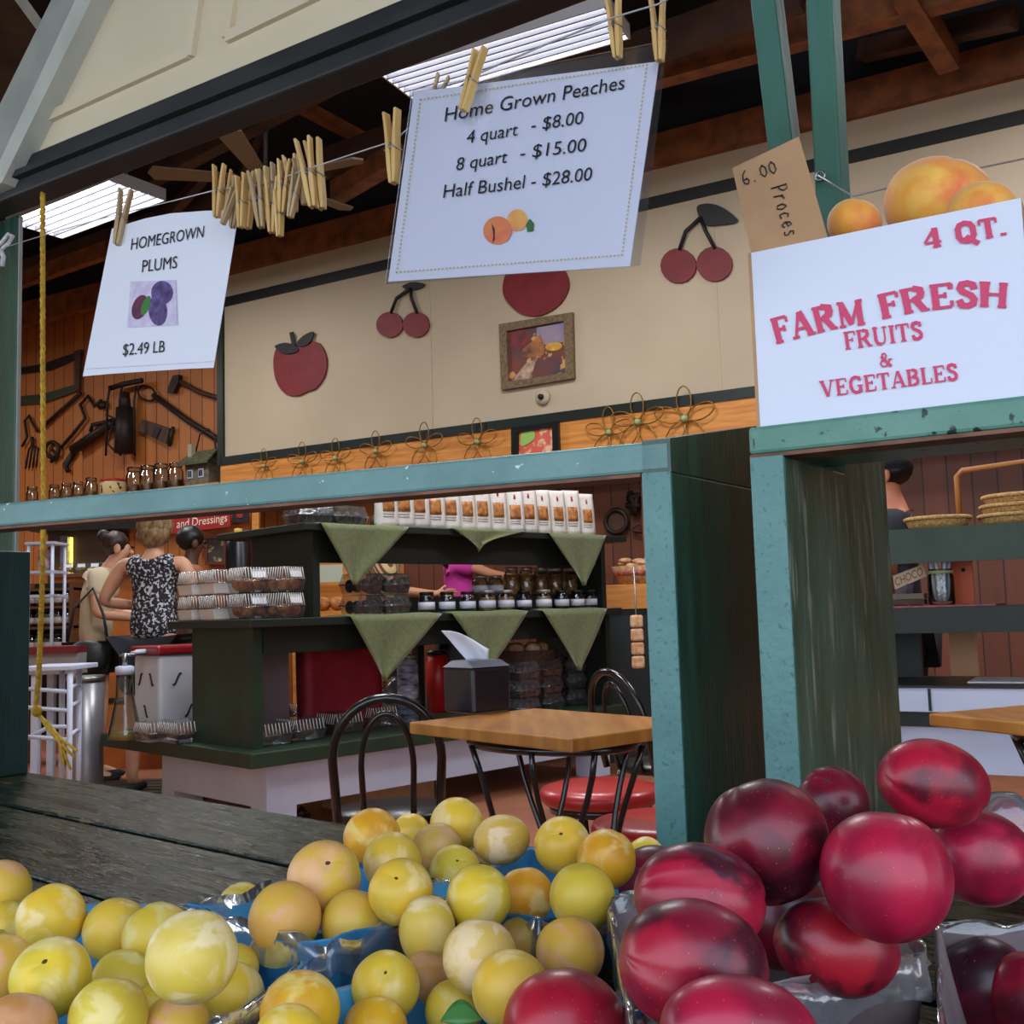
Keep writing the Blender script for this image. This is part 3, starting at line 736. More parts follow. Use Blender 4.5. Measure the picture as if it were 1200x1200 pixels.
# ================================================================== FRUIT BOX, CARD
BX = Pl(ra_+qn*.012, qn)
bl = BX.at(890, 494); 
def bxp(px, py, off=0): return BX.at(px, py, off)
base = bxp(890, 494); topz = bxp(877, 298).z; wbox = (bxp(1197, 240)-bxp(880, 298)).dot(qe)
bx0 = V((base.x, base.y, RZ+.001)); hB = topz-RZ
bxq = thing('fruit_box', 'white cardboard fruit box printed Farm Fresh in pinkish red', 'box', bx0)
dep = .17
bxw = mat('white box card', (218, 222, 236), .6)
b = MB(); b.pbox(bx0, qe*wbox, qn*.005, Z*hB); obj('front_panel', b, bxw, bxq)
b = MB(); b.pbox(bx0+qn*dep, qe*wbox, qn*.005, Z*hB); obj('back_panel', b, cardboard, bxq)
b = MB(); b.pbox(bx0+qn*.005, qe*.005, qn*(dep-.005), Z*hB); obj('side_panel', b, cardboard, bxq)
b = MB(); b.pbox(bx0+qn*.005+qe*(wbox-.005), qe*.005, qn*(dep-.005), Z*hB); obj('side_panel', b, cardboard, bxq)
b = MB(); b.pbox(bx0+qn*.005+qe*.005, qe*(wbox-.01), qn*(dep-.005), Z*.005); obj('bottom_panel', b, cardboard, bxq)
b = MB(); b.pbox(bx0-qe*.003-qn*.001, qe*.0035, qn*.003, Z*hB); obj('cut_edge', b, cardboard, bxq)
BF = Pl(bx0, qn)
slab('print_quantity', '4 QT.', red_ink, bxq, straight((1084, 292), (1181, 275)), 23, BF, .2)
slab('print_farm', 'FARM', red_ink, bxq, polypath([(910, 403), (940, 395), (975, 386), (1014, 380)]), 30, BF, .19)
slab('print_fresh', 'FRESH', red_ink, bxq, polypath([(1034, 374), (1070, 366), (1115, 360), (1150, 359), (1180, 361)]), 29, BF, .19)
slab('print_fruits', 'FRUITS', red_ink, bxq, straight((991, 410), (1082, 397)), 21, BF, .15)
slab('print_ampersand', '&', red_ink, bxq, straight((1031, 431), (1046, 429)), 17, BF, .17)
slab('print_vegetables', 'VEGETABLES', red_ink, bxq, straight((963, 466), (1123, 445)), 19.5, BF, .15)
peachm = mat('peach skin', (236, 158, 50), .6, col2=(222, 100, 62), scale=16, stretch=(1,1,1), lo=.45, hi=.68, col3=(238, 180, 74), scale3=22, lo3=.5, hi3=.64, sheen=.4, rand=True, bump=.1, bscale=300)
def fruit_mb(cleft=.05, dimple=.10, n=40, m=28, seed=0):
    b = MB(); vs = []; fs = []
    for i in range(m+1):
        t = pi*i/m
        for k in range(n):
            ph = 2*pi*k/n
            rr = 1.0 - dimple*math.exp(-(t/.30)**2) - dimple*.4*math.exp(-((pi-t)/.22)**2)
            rr *= 1 - cleft*math.exp(-(min(ph, 2*pi-ph)/.16)**2)*sin(t)**.5
            v = V((sin(t)*cos(ph), sin(t)*sin(ph), cos(t)))
            rr *= 1+.02*mnoise.noise(v*1.3+V((seed*7.1, 0, 0)))
            vs.append(v*rr)
    for i in range(m):
        for k in range(n): fs.append((i*n+k, (i+1)*n+k, (i+1)*n+(k+1) % n, i*n+(k+1) % n))
    return b.add(vs, fs, True)
def fruit(name, p, r, axis, roll, m, label, cat, group, cleft=.05, dimple=.1, seed=0, scar=None, seg=(40, 28)):
    b = fruit_mb(cleft, dimple, seg[0], seg[1], seed)
    rx, ry, rz = r
    b.v = [V((v.x*rx, v.y*ry, v.z*rz)) for v in b.v]
    me = bpy.data.meshes.new(name); me.from_pydata([tuple(v) for v in b.v], [], b.f); me.polygons.foreach_set('use_smooth', b.sm); me.update()
    o = mkobj(name, me, m, None); o.location = p
    q = V(axis).normalized().to_track_quat('Z', 'Y').to_matrix() @ Matrix.Rotation(roll, 3, 'Z')
    o.rotation_euler = q.to_euler(); setp(o, label, cat, group); WM[o.name] = Matrix.Identity(4)
    if scar is not None:
        s_ = MB(); s_.lathe([(0, 0), (.9, .05), (1.0, .25), (.5, .55), (0, .6)], 10)
        s_.v = [V((v.x*rx*.085, v.y*rx*.065, v.z*rx*.06 + rz*(1-dimple-.02))) for v in s_.v]
        obj('stem_scar', s_, scar, o, local=True)
    return o
for (x, y, rx, ry, d, lb) in ((1001, 262, 33, 29, 1.17, 'reddish peach in the white box beside the brown card'), (1100, 240, 66, 56, 1.16, 'largest orange peach heaped in the white box'),
                              (1150, 252, 42, 40, 1.10, 'orange peach at the right, low in the white box')):
    fruit('peach', P(x, y, d), (rx*d/FPX, rx*d/FPX*.97, ry*d/FPX), (.3, -.2, .9), x*.7, peachm, lb, 'peach', 'peaches in the white box', .06, .12, x)
# brown price card tucked into the box
CP = Pl(bx0+qn*.008, qn)
cd = thing('price_card', 'torn brown cardboard price card handwritten 6.00 in the fruit box', 'sign', CP.at(925, 300))
b = MB(); b.prism(flatpoly([(858, 197), (936, 160), (976, 300), (888, 330)], CP), qn*.002); obj('card', b, cardboard, cd)
HW = {'6': [(.7,1),(.3,.75),(.1,.35),(.2,.05),(.55,0),(.75,.2),(.6,.4),(.25,.35)], '.': [(.2,0),(.3,.04)], '0': [(.5,.9),(.15,.7),(.1,.3),(.4,.02),(.75,.25),(.8,.65),(.5,.92)],
      'P': [(.2,0),(.15,1),(.6,.95),(.75,.72),(.5,.5),(.2,.45)], 'r': [(.15,0),(.2,.6),(.2,.4),(.45,.62),(.65,.58)], 'o': [(.4,.6),(.12,.4),(.2,.08),(.5,.02),(.68,.3),(.5,.58),(.35,.6)],
      'c': [(.65,.5),(.35,.6),(.12,.35),(.25,.05),(.65,.1)], 'e': [(.15,.3),(.65,.38),(.5,.6),(.25,.55),(.12,.25),(.35,.02),(.68,.12)], 's': [(.6,.55),(.3,.6),(.2,.42),(.55,.22),(.5,.02),(.15,.05)]}
def hand(txt, A, B, h, adv=.9):
    b = MB(); n = len(txt); dx, dy = (B[0]-A[0])/n, (B[1]-A[1])/n; L = math.hypot(dx, dy); ux, uy = dy/L, -dx/L
    for i, ch in enumerate(txt):
        if ch not in HW: continue
        b.tube([CP.at(A[0]+dx*(i+p[0]*adv)+ux*h*p[1], A[1]+dy*(i+p[0]*adv)+uy*h*p[1], -.001) for p in HW[ch]], .00085, 5)
    return b
obj('handwriting', hand('6.00', (872, 217), (914, 201), 16), pen_ink, cd)
obj('handwriting', hand('Proces', (903, 219), (921, 281), 19, 1.0), pen_ink, cd)
# ================================================================== LAMPS, FAN
lens_m = mat('fluorescent lens glow', (255, 255, 255), .5, emit=(244, 246, 255), estr=FLUOR)
rib_m = mat('lamp louver grey', (120, 120, 128), .5)
house_m = mat('lamp housing', (196, 196, 200), .5)
def fixture(cx, L, W, ang, label, nrib=5, glow=True):
    # cx: centre of the underside; ang: direction of the long side
    rt = thing('ceiling_light', label, 'ceiling light', cx + Z*.0, ang)
    b = MB()
    b.box((0, 0, .085), (L, W, .01)); b.box((0, W/2-.005, .045), (L, .01, .09)); b.box((0, -W/2+.005, .045), (L, .01, .09))
    b.box((L/2-.005, 0, .045), (.01, W-.02, .09)); b.box((-L/2+.005, 0, .045), (.01, W-.02, .09))
    obj('housing', b, house_m, rt, local=True)
    b = MB(); b.box((0, 0, .04), (L-.03, W-.03, .004)); obj('lens', b, lens_m, rt, local=True)
    for i in range(nrib):
        y = -W/2 + W*(i+1)/(nrib+1); b = MB(); b.box((0, y, .017), (L-.02, .012, .036)); obj('louver', b, rib_m, rt, local=True)
    for sx in (-.4, .4):
        b = MB(); b.tube([(L*sx, 0, .09), (L*sx, 0, .09+.2)], .006, 6); obj('hanger', b, rib_m, rt, local=True)
    ld = bpy.data.lights.new('tube_light', 'AREA'); ld.shape = 'RECTANGLE'; ld.size = L*.9; ld.size_y = W*.9; ld.energy = FLUOR_W; ld.color = (.97, .98, 1.0)
    lo = bpy.data.objects.new('tube_light', ld); C.objects.link(lo); lo.location = V(cx)-Z*.012; lo.rotation_euler = (0, 0, ang)
    return rt
def quad_fixture(pix, z, label):
    q = [PZ(x, y, z) for x, y in pix]          # near-left, far-left, far-right, near-right
    c = (q[0]+q[1]+q[2]+q[3])/4; u = ((q[1]-q[0])+(q[2]-q[3]))/2; w = ((q[3]-q[0])+(q[2]-q[1]))/2
    return fixture(c, u.length, w.length*.96, math.atan2(u.y, u.x), label)
quad_fixture(((22, 257), (130, 208), (192, 238), (58, 283)), 4.1, 'long louvered ceiling light behind the yellow rope at the left')
quad_fixture(((448, 92), (700, 3), (747, 50), (482, 115)), 4.1, 'bright louvered ceiling light above the peaches sign')
# extra lamps added out of the picture to brighten the room
for i, (p, lb) in enumerate(((V((3.1, 4.6, 4.1)), 'added unseen louvered ceiling light over the right of the room'), (V((-6.6, 9.3, 4.1)), 'added unseen louvered ceiling light over the far left of the room'), (V((-1.0, 3.6, 4.1)), 'added unseen louvered ceiling light over the island front'))):
    fixture(p, 1.3, .45, radians(-36), lb)

fan_m = mat('fan grey metal', (92, 88, 84), .5); blade_m = mat('fan blade pale wood', (132, 116, 94), .6)
fc = P(311, 130, 7.0)
fn = thing('ceiling_fan', 'grey ceiling fan with pale blades behind the row of clothespins', 'fan', P(311, 215, 7.0))
b = MB(); b.lathe([(.0, .03), (.075, .03), (.07, -.01), (.035, -.09), (.02, -.14), (0, -.14)], 16, c=fc); obj('canopy', b, fan_m, fn)
b = MB(); b.tube([fc, P(311, 200, 7.0)], .016, 8); obj('down_rod', b, fan_m, fn)
hc = P(311, 212, 7.0)
b = MB(); b.lathe([(0, .09), (.06, .08), (.13, .04), (.14, -.03), (.1, -.08), (0, -.1)], 18, c=hc); obj('motor', b, fan_m, fn)
for k in range(5):
    a = radians(-22+72*k); u = V((cos(a), sin(a), 0)); w = V((-sin(a), cos(a), .16)).normalized()
    b = MB(); b.prism([hc+u*.2-w*.05, hc+u*.72-w*.075, hc+u*.76, hc+u*.72+w*.075, hc+u*.2+w*.05], u.cross(w)*.012); obj('blade', b, blade_m, fn)

# ================================================================== BACK WALL DECORATION
def cut(name, pix, th, m, parent, off=-.001, pl=None, **k):
    pl = pl or BW; b = MB(); b.prism([pl.at(x, y, off) for x, y in pix], -pl.n*th); return obj(name, b, m, parent, **k)
def smooth(pts, n=5):
    out = []; N = len(pts)
    for i in range(N):
        p0, p1, p2, p3 = [V((*pts[(i+j) % N], 0)) for j in (-1, 0, 1, 2)]
        for k in range(n):
            t = k/n; q = .5*((2*p1)+(p2-p0)*t+(2*p0-5*p1+4*p2-p3)*t*t+(-p0+3*p1-3*p2+p3)*t**3); out.append((q.x, q.y))
    return out
ap = thing('apple_cutout', 'painted red apple cutout with black leaves at the left of the cream wall', 'wall decoration', BW.at(350, 465))
cut('apple', smooth([(336, 402), (350, 407), (362, 401), (376, 403), (384, 420), (382, 440), (372, 455), (362, 459), (350, 464), (335, 461), (325, 446), (322, 424), (326, 408)]), .02, cut_red, ap)
cut('leaf', smooth([(323, 406), (334, 402), (345, 404), (350, 411), (340, 415), (330, 413)]), .012, cut_black, ap, -.022)
cut('leaf', smooth([(348, 404), (356, 394), (368, 389), (365, 400), (357, 406)]), .012, cut_black, ap, -.022)
cut('stem', [(340, 390), (344, 389), (347, 404), (343, 406)], .012, cut_black, ap, -.022)
def cherries(label, c1, c2, r, joint, leaf):
    r0 = thing('cherry_cutout', label, 'wall decoration', BW.at(*c1))
    for c in (c1, c2): cut('cherry', ellpix(*c, r, r*.97), .02, cut_red, r0)
    for c, bend in ((c1, -1), (c2, 1)):
        b = MB(); tp = (c[0], c[1]-r*.9); b.tube([BW.at(*tp, -.026), BW.at((tp[0]+joint[0])/2-4+bend*1.0, (tp[1]+joint[1])/2-3, -.026), BW.at(*joint, -.026)], .014, 6); obj('stem', b, cut_black, r0)
    cut('leaf', smooth(leaf), .012, cut_black, r0, -.012)
cherries('small pair of red cherry cutouts below the peaches sign', (458, 381), (489, 381), 15.5, (481, 338), [(472, 336), (484, 331), (498, 333), (494, 338), (482, 340)])
cherries('large pair of red cherry cutouts on the cream wall left of the fruit box', (796, 312), (838, 310), 21, (821, 255), [(817, 244), (830, 239), (848, 244), (865, 259), (845, 264), (826, 263)])
bg = thing('red_apple_cutout', 'round red fruit cutout half hidden by the bottom of the peaches sign', 'wall decoration', BW.at(629, 371))
cut('fruit', smooth([(591, 345), (596, 318), (615, 308), (630, 313), (646, 307), (663, 318), (668, 336), (660, 354), (645, 366), (628, 371), (608, 366)]), .02, cut_red, bg)
cut('stem', [(626, 312), (633, 292), (637, 293), (633, 313)], .012, cut_black, bg, -.022)
# framed painting
pic_frame = mat('picture frame wood', (128, 104, 72), .5, col2=(96, 76, 52), scale=40)
pf = thing('framed_painting', 'wood framed autumn landscape painting on the cream wall', 'picture', BW.at(630, 458))
out_ = [(587, 381), (673, 367), (675, 444), (590, 458)]; inn = [(596, 389), (663, 377), (665, 438), (598, 448)]
for i in range(4):
    j = (i+1) % 4; cut('frame_side', [out_[i], out_[j], inn[j], inn[i]], .035, pic_frame, pf)
paint_m = mat('autumn painting', (120, 60, 44), .5, col2=(70, 58, 70), scale=5, lo=.4, hi=.6, col3=(206, 150, 90), scale3=9, lo3=.56, hi3=.6)
cut('canvas', inn, .012, paint_m, pf)
cut('painted_sky', [(629, 384), (663, 378), (664, 400), (640, 404), (628, 402)], .001, mat('painted sky', (126, 116, 150), .5, col2=(160, 140, 150), scale=6), pf, -.014)
cut('painted_house', [(612, 409), (624, 400), (634, 392), (638, 406), (637, 416), (613, 420)], .001, mat('painted house', (96, 58, 44), .5, col2=(190, 120, 60), scale=9), pf, -.0155)
cut('painted_bush', ellpix(649, 406, 10, 5, -.1), .001, mat('painted yellow bush', (220, 176, 70), .5, col2=(190, 130, 50), scale=20), pf, -.0155)
cut('painted_tree', ellpix(608, 398, 11, 13, .2), .001, mat('painted red tree', (132, 44, 44), .5, col2=(90, 40, 50), scale=20), pf, -.0155)
cut('painted_path', [(600, 446), (618, 424), (630, 420), (626, 430), (622, 444)], .001, mat('painted path', (206, 170, 140), .5, col2=(120, 90, 80), scale=16), pf, -.0155)
# little camera-like knob below the painting
kb = thing('wall_camera', 'small round camera-like fitting on the cream wall below the painting', 'camera', BW.at(637, 470))
b = MB(); q = BW.at(637, 466, -.001); MM = Matrix.Rotation(radians(-30), 3, 'Z') @ Matrix.Rotation(radians(90), 3, 'X')
b.lathe([(0, .0), (.06, .0), (.06, .02), (.04, .035), (0, .035)], 16, c=q, M=MM); obj('plate', b, cream, kb)
b = MB(); b.lathe([(0, .035), (.022, .035), (.02, .06), (0, .062)], 12, c=q, M=MM); obj('eye', b, cut_black, kb)
# small black framed picture on the fascia
sp_ = thing('framed_picture', 'small black framed bright picture standing behind the green rail', 'picture', BW.at(628, 530, -.06))
o4 = [(601, 502), (656, 494), (658, 560), (602, 566)]; i4 = [(609, 507), (649, 501), (650, 552), (609, 558)]
for i in range(4):
    j = (i+1) % 4; cut('frame_side', [o4[i], o4[j], i4[j], i4[i]], .03, black_paint, sp_, -.03)
cut('canvas', i4, .01, mat('coral print', (214, 96, 74), .5, col2=(236, 190, 150), scale=14, lo=.5, hi=.6), sp_, -.03)
cut('painted_shape', smooth([(611, 508), (625, 505), (626, 514), (617, 521), (611, 522)]), .002, mat('lime print', (150, 190, 90), .5), sp_, -.043)
# wire flowers along the fascia
wfm = mat('gold wire', (150, 110, 50), .35, .7); bead_m = mat('flower bead', (150, 170, 120), .3)
def wire_flower():
    r = bpy.data.objects.new('wire_flower', None); C.objects.link(r); r['category'] = 'wire flower'; WM[r.name] = Matrix.Identity(4)
    for k in range(5):
        a = radians(90+72*k); b = MB(); u = V((cos(a), 0, sin(a))); w = V((-sin(a), 0, cos(a)))
        b.tube([u*(.02+.075*(1-cos(t)))+w*.04*sin(t)+V((0, -.012*sin(t/2), 0)) for t in [2*pi*i/16 for i in range(16)]], .0042, 5, closed=True)
        obj('petal', b, wfm, r, local=True)
    b = MB(); b.ell((0, -.012, 0), .02, 10, 8); obj('bead', b, bead_m, r, local=True)
    return r
WF = Rep(wire_flower())
wfp = [(310, 546, .9), (355, 541, 1.0), (394, 537, 1.0), (441, 529, 1.0), (498, 522, 1.1), (560, 518, 1.1), (714, 507, 1.1), (748, 495, 1.25), (803, 491, 1.35)]
ordw = ['first', 'second', 'third', 'fourth', 'fifth', 'sixth']
for i, (x, y, s) in enumerate(wfp):
    lb = ('%s wire flower from the left on the orange wood fascia' % ordw[i]) if i < 6 else ['wire flower just right of the small black framed picture', 'wire flower between two others near the right end of the green rail', 'largest wire flower, at the right end of the fascia'][i-6]
    WF.put(BW.at(x, y, -.045), radians(-30), lb, 'wire flowers on the fascia', s)

# ================================================================== TOOLS ON THE PLANK WALL
TWp = BWP + n30*.42; TW = Pl(TWp, n30)
iron = mat('old dark iron', (34, 26, 24), .55, .3, col2=(52, 36, 28), scale=20)
old_wood = mat('old tool wood', (84, 52, 32), .6, col2=(60, 38, 26), scale=20)
def tool(name, label, at): return thing(name, label, 'wall tool', TW.at(*at, -.02))
def wt_(pts, r, off=-.04, n=6): 
    b = MB(); b.tube([TW.at(x, y, off) for x, y in pts], r, n); return b
def wp_(pts, th, off=-.02):
    b = MB(); b.prism([TW.at(x, y, off) for x, y in pts], -n30*th); return b
t = tool('crosscut_saw', 'dark curved crosscut saw, upper of two at the left of the plank wall', (55, 440))
obj('blade', wp_([(10, 433), (50, 427), (90, 413), (96, 418), (60, 434), (12, 440)], .012), iron, t)
obj('handle', wp_([(90, 412), (97, 410), (95, 458), (90, 458)], .03), old_wood, t)
t = tool('crosscut_saw', 'greenish broad saw, lower of two at the left of the plank wall', (55, 475))
obj('blade', wp_([(10, 466), (50, 462), (88, 451), (90, 459), (50, 473), (10, 476)], .012), mat('greenish steel', (66, 70, 52), .5, .3), t)
obj('handle', wp_([(4, 462), (11, 461), (11, 480), (4, 481)], .03), old_wood, t)
t = tool('cant_hook', 'thin rod with a bent hook at the far left of the tools', (40, 520))
obj('rod', wt_([(48, 502), (70, 482), (95, 460)], .02), iron, t); obj('hook', wt_([(26, 523), (32, 512), (29, 493), (34, 487), (39, 498), (44, 506)], .015), iron, t)
t = tool('brace_drill', 'cranked brace drill right of the yellow rope on the plank wall', (95, 500))
obj('crank', wt_([(72, 524), (86, 508), (100, 490), (94, 474), (103, 464), (111, 476), (119, 469)], .018), iron, t); obj('grip', wt_([(117, 476), (124, 474)], .04, n=8), iron, t)
t = tool('pitchfork', 'short pitchfork head with four tines at the left of the wall', (38, 550))
for i in range(4):
    obj('tine', wt_([(38, 521), (34+i*3.6, 526), (30+i*4.2, 549-i*.5)], .011), iron, t)
obj('socket', wt_([(38, 512), (38, 523)], .018), iron, t)
t = tool('hand_mill', 'small round iron mill right of the pitchfork behind the yellow rope', (62, 535))
b = MB(); b.tube([TW.at(*p, -.05) for p in ellpix(61, 527, 8, 9)], .022, 6, closed=True); obj('wheel', b, iron, t); obj('crank', wt_([(61, 527), (68, 535), (60, 541)], .02), iron, t)
t = tool('draw_shave', 'thick dark iron bar tool slanting below the brace drill', (105, 530))
obj('bar', wt_([(86, 527), (132, 495)], [.055, .045], n=8, off=-.09), iron, t); obj('handle', wt_([(88, 527), (76, 546), (80, 552)], .03), iron, t); obj('fork', wt_([(106, 506), (108, 498), (134, 492)], .022), iron, t)
t = tool('barn_lantern', 'large black iron lantern-like tool in a wire cage at the wall centre', (147, 535))
obj('cylinder', wt_([(146, 478), (146, 531)], [.085, .10], n=14, off=-.12), iron, t); obj('chimney', wt_([(147, 460), (147, 480)], [.04, .06], n=10, off=-.12), iron, t)
for x0, x1 in ((126, 124), (140, 141), (157, 158)): obj('cage_wire', wt_([(x0+3, 452), (x0, 470), (x1, 534)], .013, off=-.16), iron, t)
obj('top_bar', wt_([(129, 455), (145, 450), (166, 446)], .03, off=-.12), iron, t); obj('bracket', wt_([(124, 486), (134, 490), (126, 520), (134, 528)], .012, off=-.1), iron, t)
t = tool('long_peel', 'long dark handle with an iron loop slanting to the right corner', (220, 500))
obj('handle', wt_([(180, 463), (222, 494), (262, 519)], .03), iron, t)
b = MB(); b.tube([TW.at(*p, -.04) for p in ellpix(172, 461, 11, 8, .5)], .011, 6, closed=True); obj('loop', b, iron, t)
t = tool('wooden_plane', 'flat wooden block tool hung askew below the long handle', (185, 510))
obj('block', wp_([(170, 492), (203, 503), (199, 521), (166, 505)], .05), old_wood, t); obj('strap', wp_([(182, 500), (189, 502), (184, 514), (178, 511)], .01, -.072), iron, t); obj('grip', wt_([(203, 500), (198, 523)], .02), iron, t)
t = tool('broad_axe', 'axe with dark head hung level at the right of the tool wall', (230, 460))
obj('head', wp_([(207, 441), (214, 440), (213, 449), (207, 461), (200, 461), (203, 450)], .05), iron, t); obj('handle', wt_([(209, 446), (235, 460), (264, 469)], .024), old_wood, t)

# high ledge with jars
b = MB(); b.pbox(bw(-5.2, 2.20, -.02), e30*(s0+5.14), n30*.40, Z*.07); struct('trim_50', b, fascia_wood)
LZ = 2.272
jar_amber = mat('jar contents amber', (150, 96, 44), .5, col2=(110, 64, 30), scale=30)
lid_m = mat('jar lid dark metal', (70, 56, 46), .4, .6)
def jar_proto(name, cat, r, h, content, fill, lidm, band=None, gl=glass):
    o = bpy.data.objects.new(name, None); C.objects.link(o); o['category'] = cat; WM[o.name] = Matrix.Identity(4)
    b = MB(); b.lathe([(0, 0), (r*.9, 0), (r, h*.05), (r, h*.68), (r*.78, h*.80), (r*.78, h*.86)], 16); obj('glass_body', b, gl, o, local=True)
    if content is not None:
        b = MB(); b.lathe([(0, .003), (r*.86, .003), (r*.93, h*.07), (r*.93, h*fill), (0, h*fill)], 14); obj('filling', b, content, o, local=True)
    b = MB(); b.lathe([(0, h*.86), (r*.86, h*.86), (r*.86, h*.97), (r*.8, h), (0, h)], 16); obj('lid', b, lidm, o, local=True)
    if band is not None:
        b = MB(); b.lathe([(r*1.01, h*.18), (r*1.01, h*.52)], 16); obj('label_band', b, band, o, local=True)
    return o
def ledge_at(px, off=.16):
    r = ray(px, 560); p = CAM + r*(((BWP+n30*off)-CAM).dot(n30)/r.dot(n30)); return V((p.x, p.y, LZ))
JL = Rep(jar_proto('glass_jar', 'jar', .068, .235, jar_amber, .35, glass))
for i, (x, s, lb) in enumerate(((38, .9, 'glass jar at the left end of the high ledge'), (64, .85, 'glass jar just right of the yellow rope on the high ledge'), (78, .85, 'second glass jar right of the yellow rope on the ledge'), (92, .85, 'glass jar third right of the rope on the ledge'), (107, .95, 'glass jar left of the spotted pot on the ledge'),
      (157, 1.15, 'glass jar just right of the spotted pot on the ledge'), (173, 1.15, 'glass jar second right of the spotted pot'), (189, 1.15, 'glass jar second left of the cottage ornament'), (206, 1.1, 'glass jar touching the cottage ornament at its left'))):
    JL.put(ledge_at(x), .3*i, lb, 'glass jars on the high ledge', s)
pot_m = mat('cream pot with dark spots', (220, 196, 140), .5, col3=(70, 40, 30), scale3=18, lo3=.6, hi3=.63)
t = thing('spotted_pot', 'cream pot with brown spots and red rim among the ledge jars', 'pot', ledge_at(133))
b = MB(); q = ledge_at(133); b.lathe([(0, 0), (.10, 0), (.125, .03), (.13, .13), (.12, .15), (0, .15)], 18, c=q); obj('body', b, pot_m, t)
b = MB(); b.lathe([(.12, .15), (.128, .155), (.125, .175), (.1, .18), (0, .17)], 18, c=q); obj('rim', b, red_vinyl, t)
t = thing('cottage_ornament', 'small cottage birdhouse with mossy roof and wire handle on the ledge', 'ornament', ledge_at(240, .14), radians(-30))
b = MB(); b.box((0, 0, .1), (.30, .2, .2)); obj('wall', b, mat('cottage wall', (120, 108, 90), .8, col2=(90, 84, 70), scale=30), t, local=True)
b = MB(); b.prism([(-.2, -.16, .19), (.2, -.16, .19), (.17, 0, .32), (-.17, 0, .32)], (0, 0, .02)); b.prism([(-.2, .16, .19), (.2, .16, .19), (.17, 0, .32), (-.17, 0, .32)], (0, 0, .02))
b.prism([(-.16, -.1, .2), (-.16, .1, .2), (-.15, 0, .31)], (.02, 0, 0)); b.prism([(.16, -.1, .2), (.16, .1, .2), (.15, 0, .31)], (-.02, 0, 0)); obj('roof', b, mat('mossy roof', (96, 100, 66), .9, col2=(66, 60, 46), scale=25), t, local=True)
b = MB(); b.box((-.12, -.05, .34), (.05, .05, .12)); obj('chimney', b, mat('cottage stone', (170, 156, 132), .8), t, local=True)
b = MB(); b.tube([(-.12, 0, .33), (-.06, 0, .5), (.05, 0, .54), (.13, 0, .46), (.15, 0, .3)], .007, 6); obj('wire_handle', b, iron, t, local=True)
for wx in (-.08, .06):
    f = MB(); f.box((wx, -.104, .11), (.06, .012, .08)); wf_ = obj('window', f, white_paint, t, local=True)
    f = MB(); f.box((wx-.013, -.111, .11), (.02, .004, .06)); f.box((wx+.013, -.111, .11), (.02, .004, .06)); obj('pane', f, cut_black, wf_, local=True)

# ================================================================== ISLAND
ia, ib = V((cos(radians(45)), sin(radians(45)), 0)), V((-sin(radians(45)), cos(radians(45)), 0))
I0 = V((-1.18, 4.93, 0))
def isl(s, t, z): return I0 + ia*s + ib*t + Z*z
def ibox(s0_, s1, t0, t1, z0, z1):
    b = MB(); b.pbox(isl(s0_, t0, z0), ia*(s1-s0_), ib*(t1-t0), Z*(z1-z0)); return b
def s_px(px, t=0.0):
    k = (px-600)/FPX; c = I0+ib*t; return (k*c.y-c.x)/(.7071*(1-k))
isd = thing('display_island', 'dark green tiered bakery island on a white plinth', 'display stand', isl(1.2, .5, 0))
obj('plinth', ibox(.06, 2.52, .04, 1.06, .15, .357), white_paint, isd, bevel=.004)
for (s, t) in ((.06, .04), (.06, .92), (2.34, .04), (2.34, .92)): obj('foot', ibox(s, s+.16, t, t+.14, 0, .152), white_paint, isd)
obj('lower_shelf', ibox(-.08, 2.58, -.06, 1.5, .357, .427), island_green, isd, bevel=.006)
obj('end_panel', ibox(0, .05, .05, .62, .427, .99), island_green, isd)
obj('end_panel', ibox(2.46, 2.5, .0, .6, .427, .99), island_dark, isd)
obj('middle_shelf', ibox(-.07, 2.58, -.04, .74, .985, 1.025), island_dark, isd, bevel=.004)
obj('shelf_apron', ibox(.05, 2.46, .04, .07, .86, .985), island_dark, isd)
obj('end_panel', ibox(.30, .34, .0, .55, 1.025, 1.44), island_dark, isd)
obj('end_panel', ibox(2.44, 2.48, .0, .55, 1.025, 1.44), island_dark, isd)
obj('top_shelf', ibox(.22, 2.64, -.05, .76, 1.44, 1.475), island_dark, isd, bevel=.004)
obj('shelf_apron', ibox(.34, 2.44, .04, .07, 1.29, 1.44), island_dark, isd)
obj('post', ibox(1.4, 1.45, .55, .60, .427, .985), island_dark, isd)
TZ, MZ, LZ2 = 1.476, 1.026, .428

# napkins hanging over the shelf edges
def napkin(p0, p1, ap_, z, label, fold=False, group=None):
    s0_, s1 = s_px(p0), s_px(p1); sa = s_px(ap_[0]); za = None
    dref = (I0+ia*sa).y; q = P(ap_[0], ap_[1], dref-.05); za = q.z
    tp = -.062
    def fn(u, v):            # u along the edge, v from shelf top over the edge down to the tip
        if v < .2:
            k = v/.2; return isl(s0_+(s1-s0_)*(u*.9+.05*(1-k)+.05*u*k+ .0), tp+.22*(1-k), z+.004+.002*sin(9*u))
        k = (v-.2)/.8; hw = (1-k); c = sa+( (s0_+s1)/2-sa)*(1-k)
        s_ = c+(s1-s0_)*(u-.5)*(hw*.97+.03)
        return isl(s_, tp-.006-.008*sin(7*u+3*k)*(k+.2), z+.002-(z-za)*k*(1 if not fold else (.4+.6*(1-abs(u-.25)))))
    b = MB(); b.sheet(fn, 16, 14, .003)
    return obj('cloth_napkin', b, napkin_green, label=label, cat='napkin', group='olive napkins on the island')
napkin(365, 470, (404, 686), TZ, 'olive napkin hanging in a point from the top shelf, beside the black cupcakes')
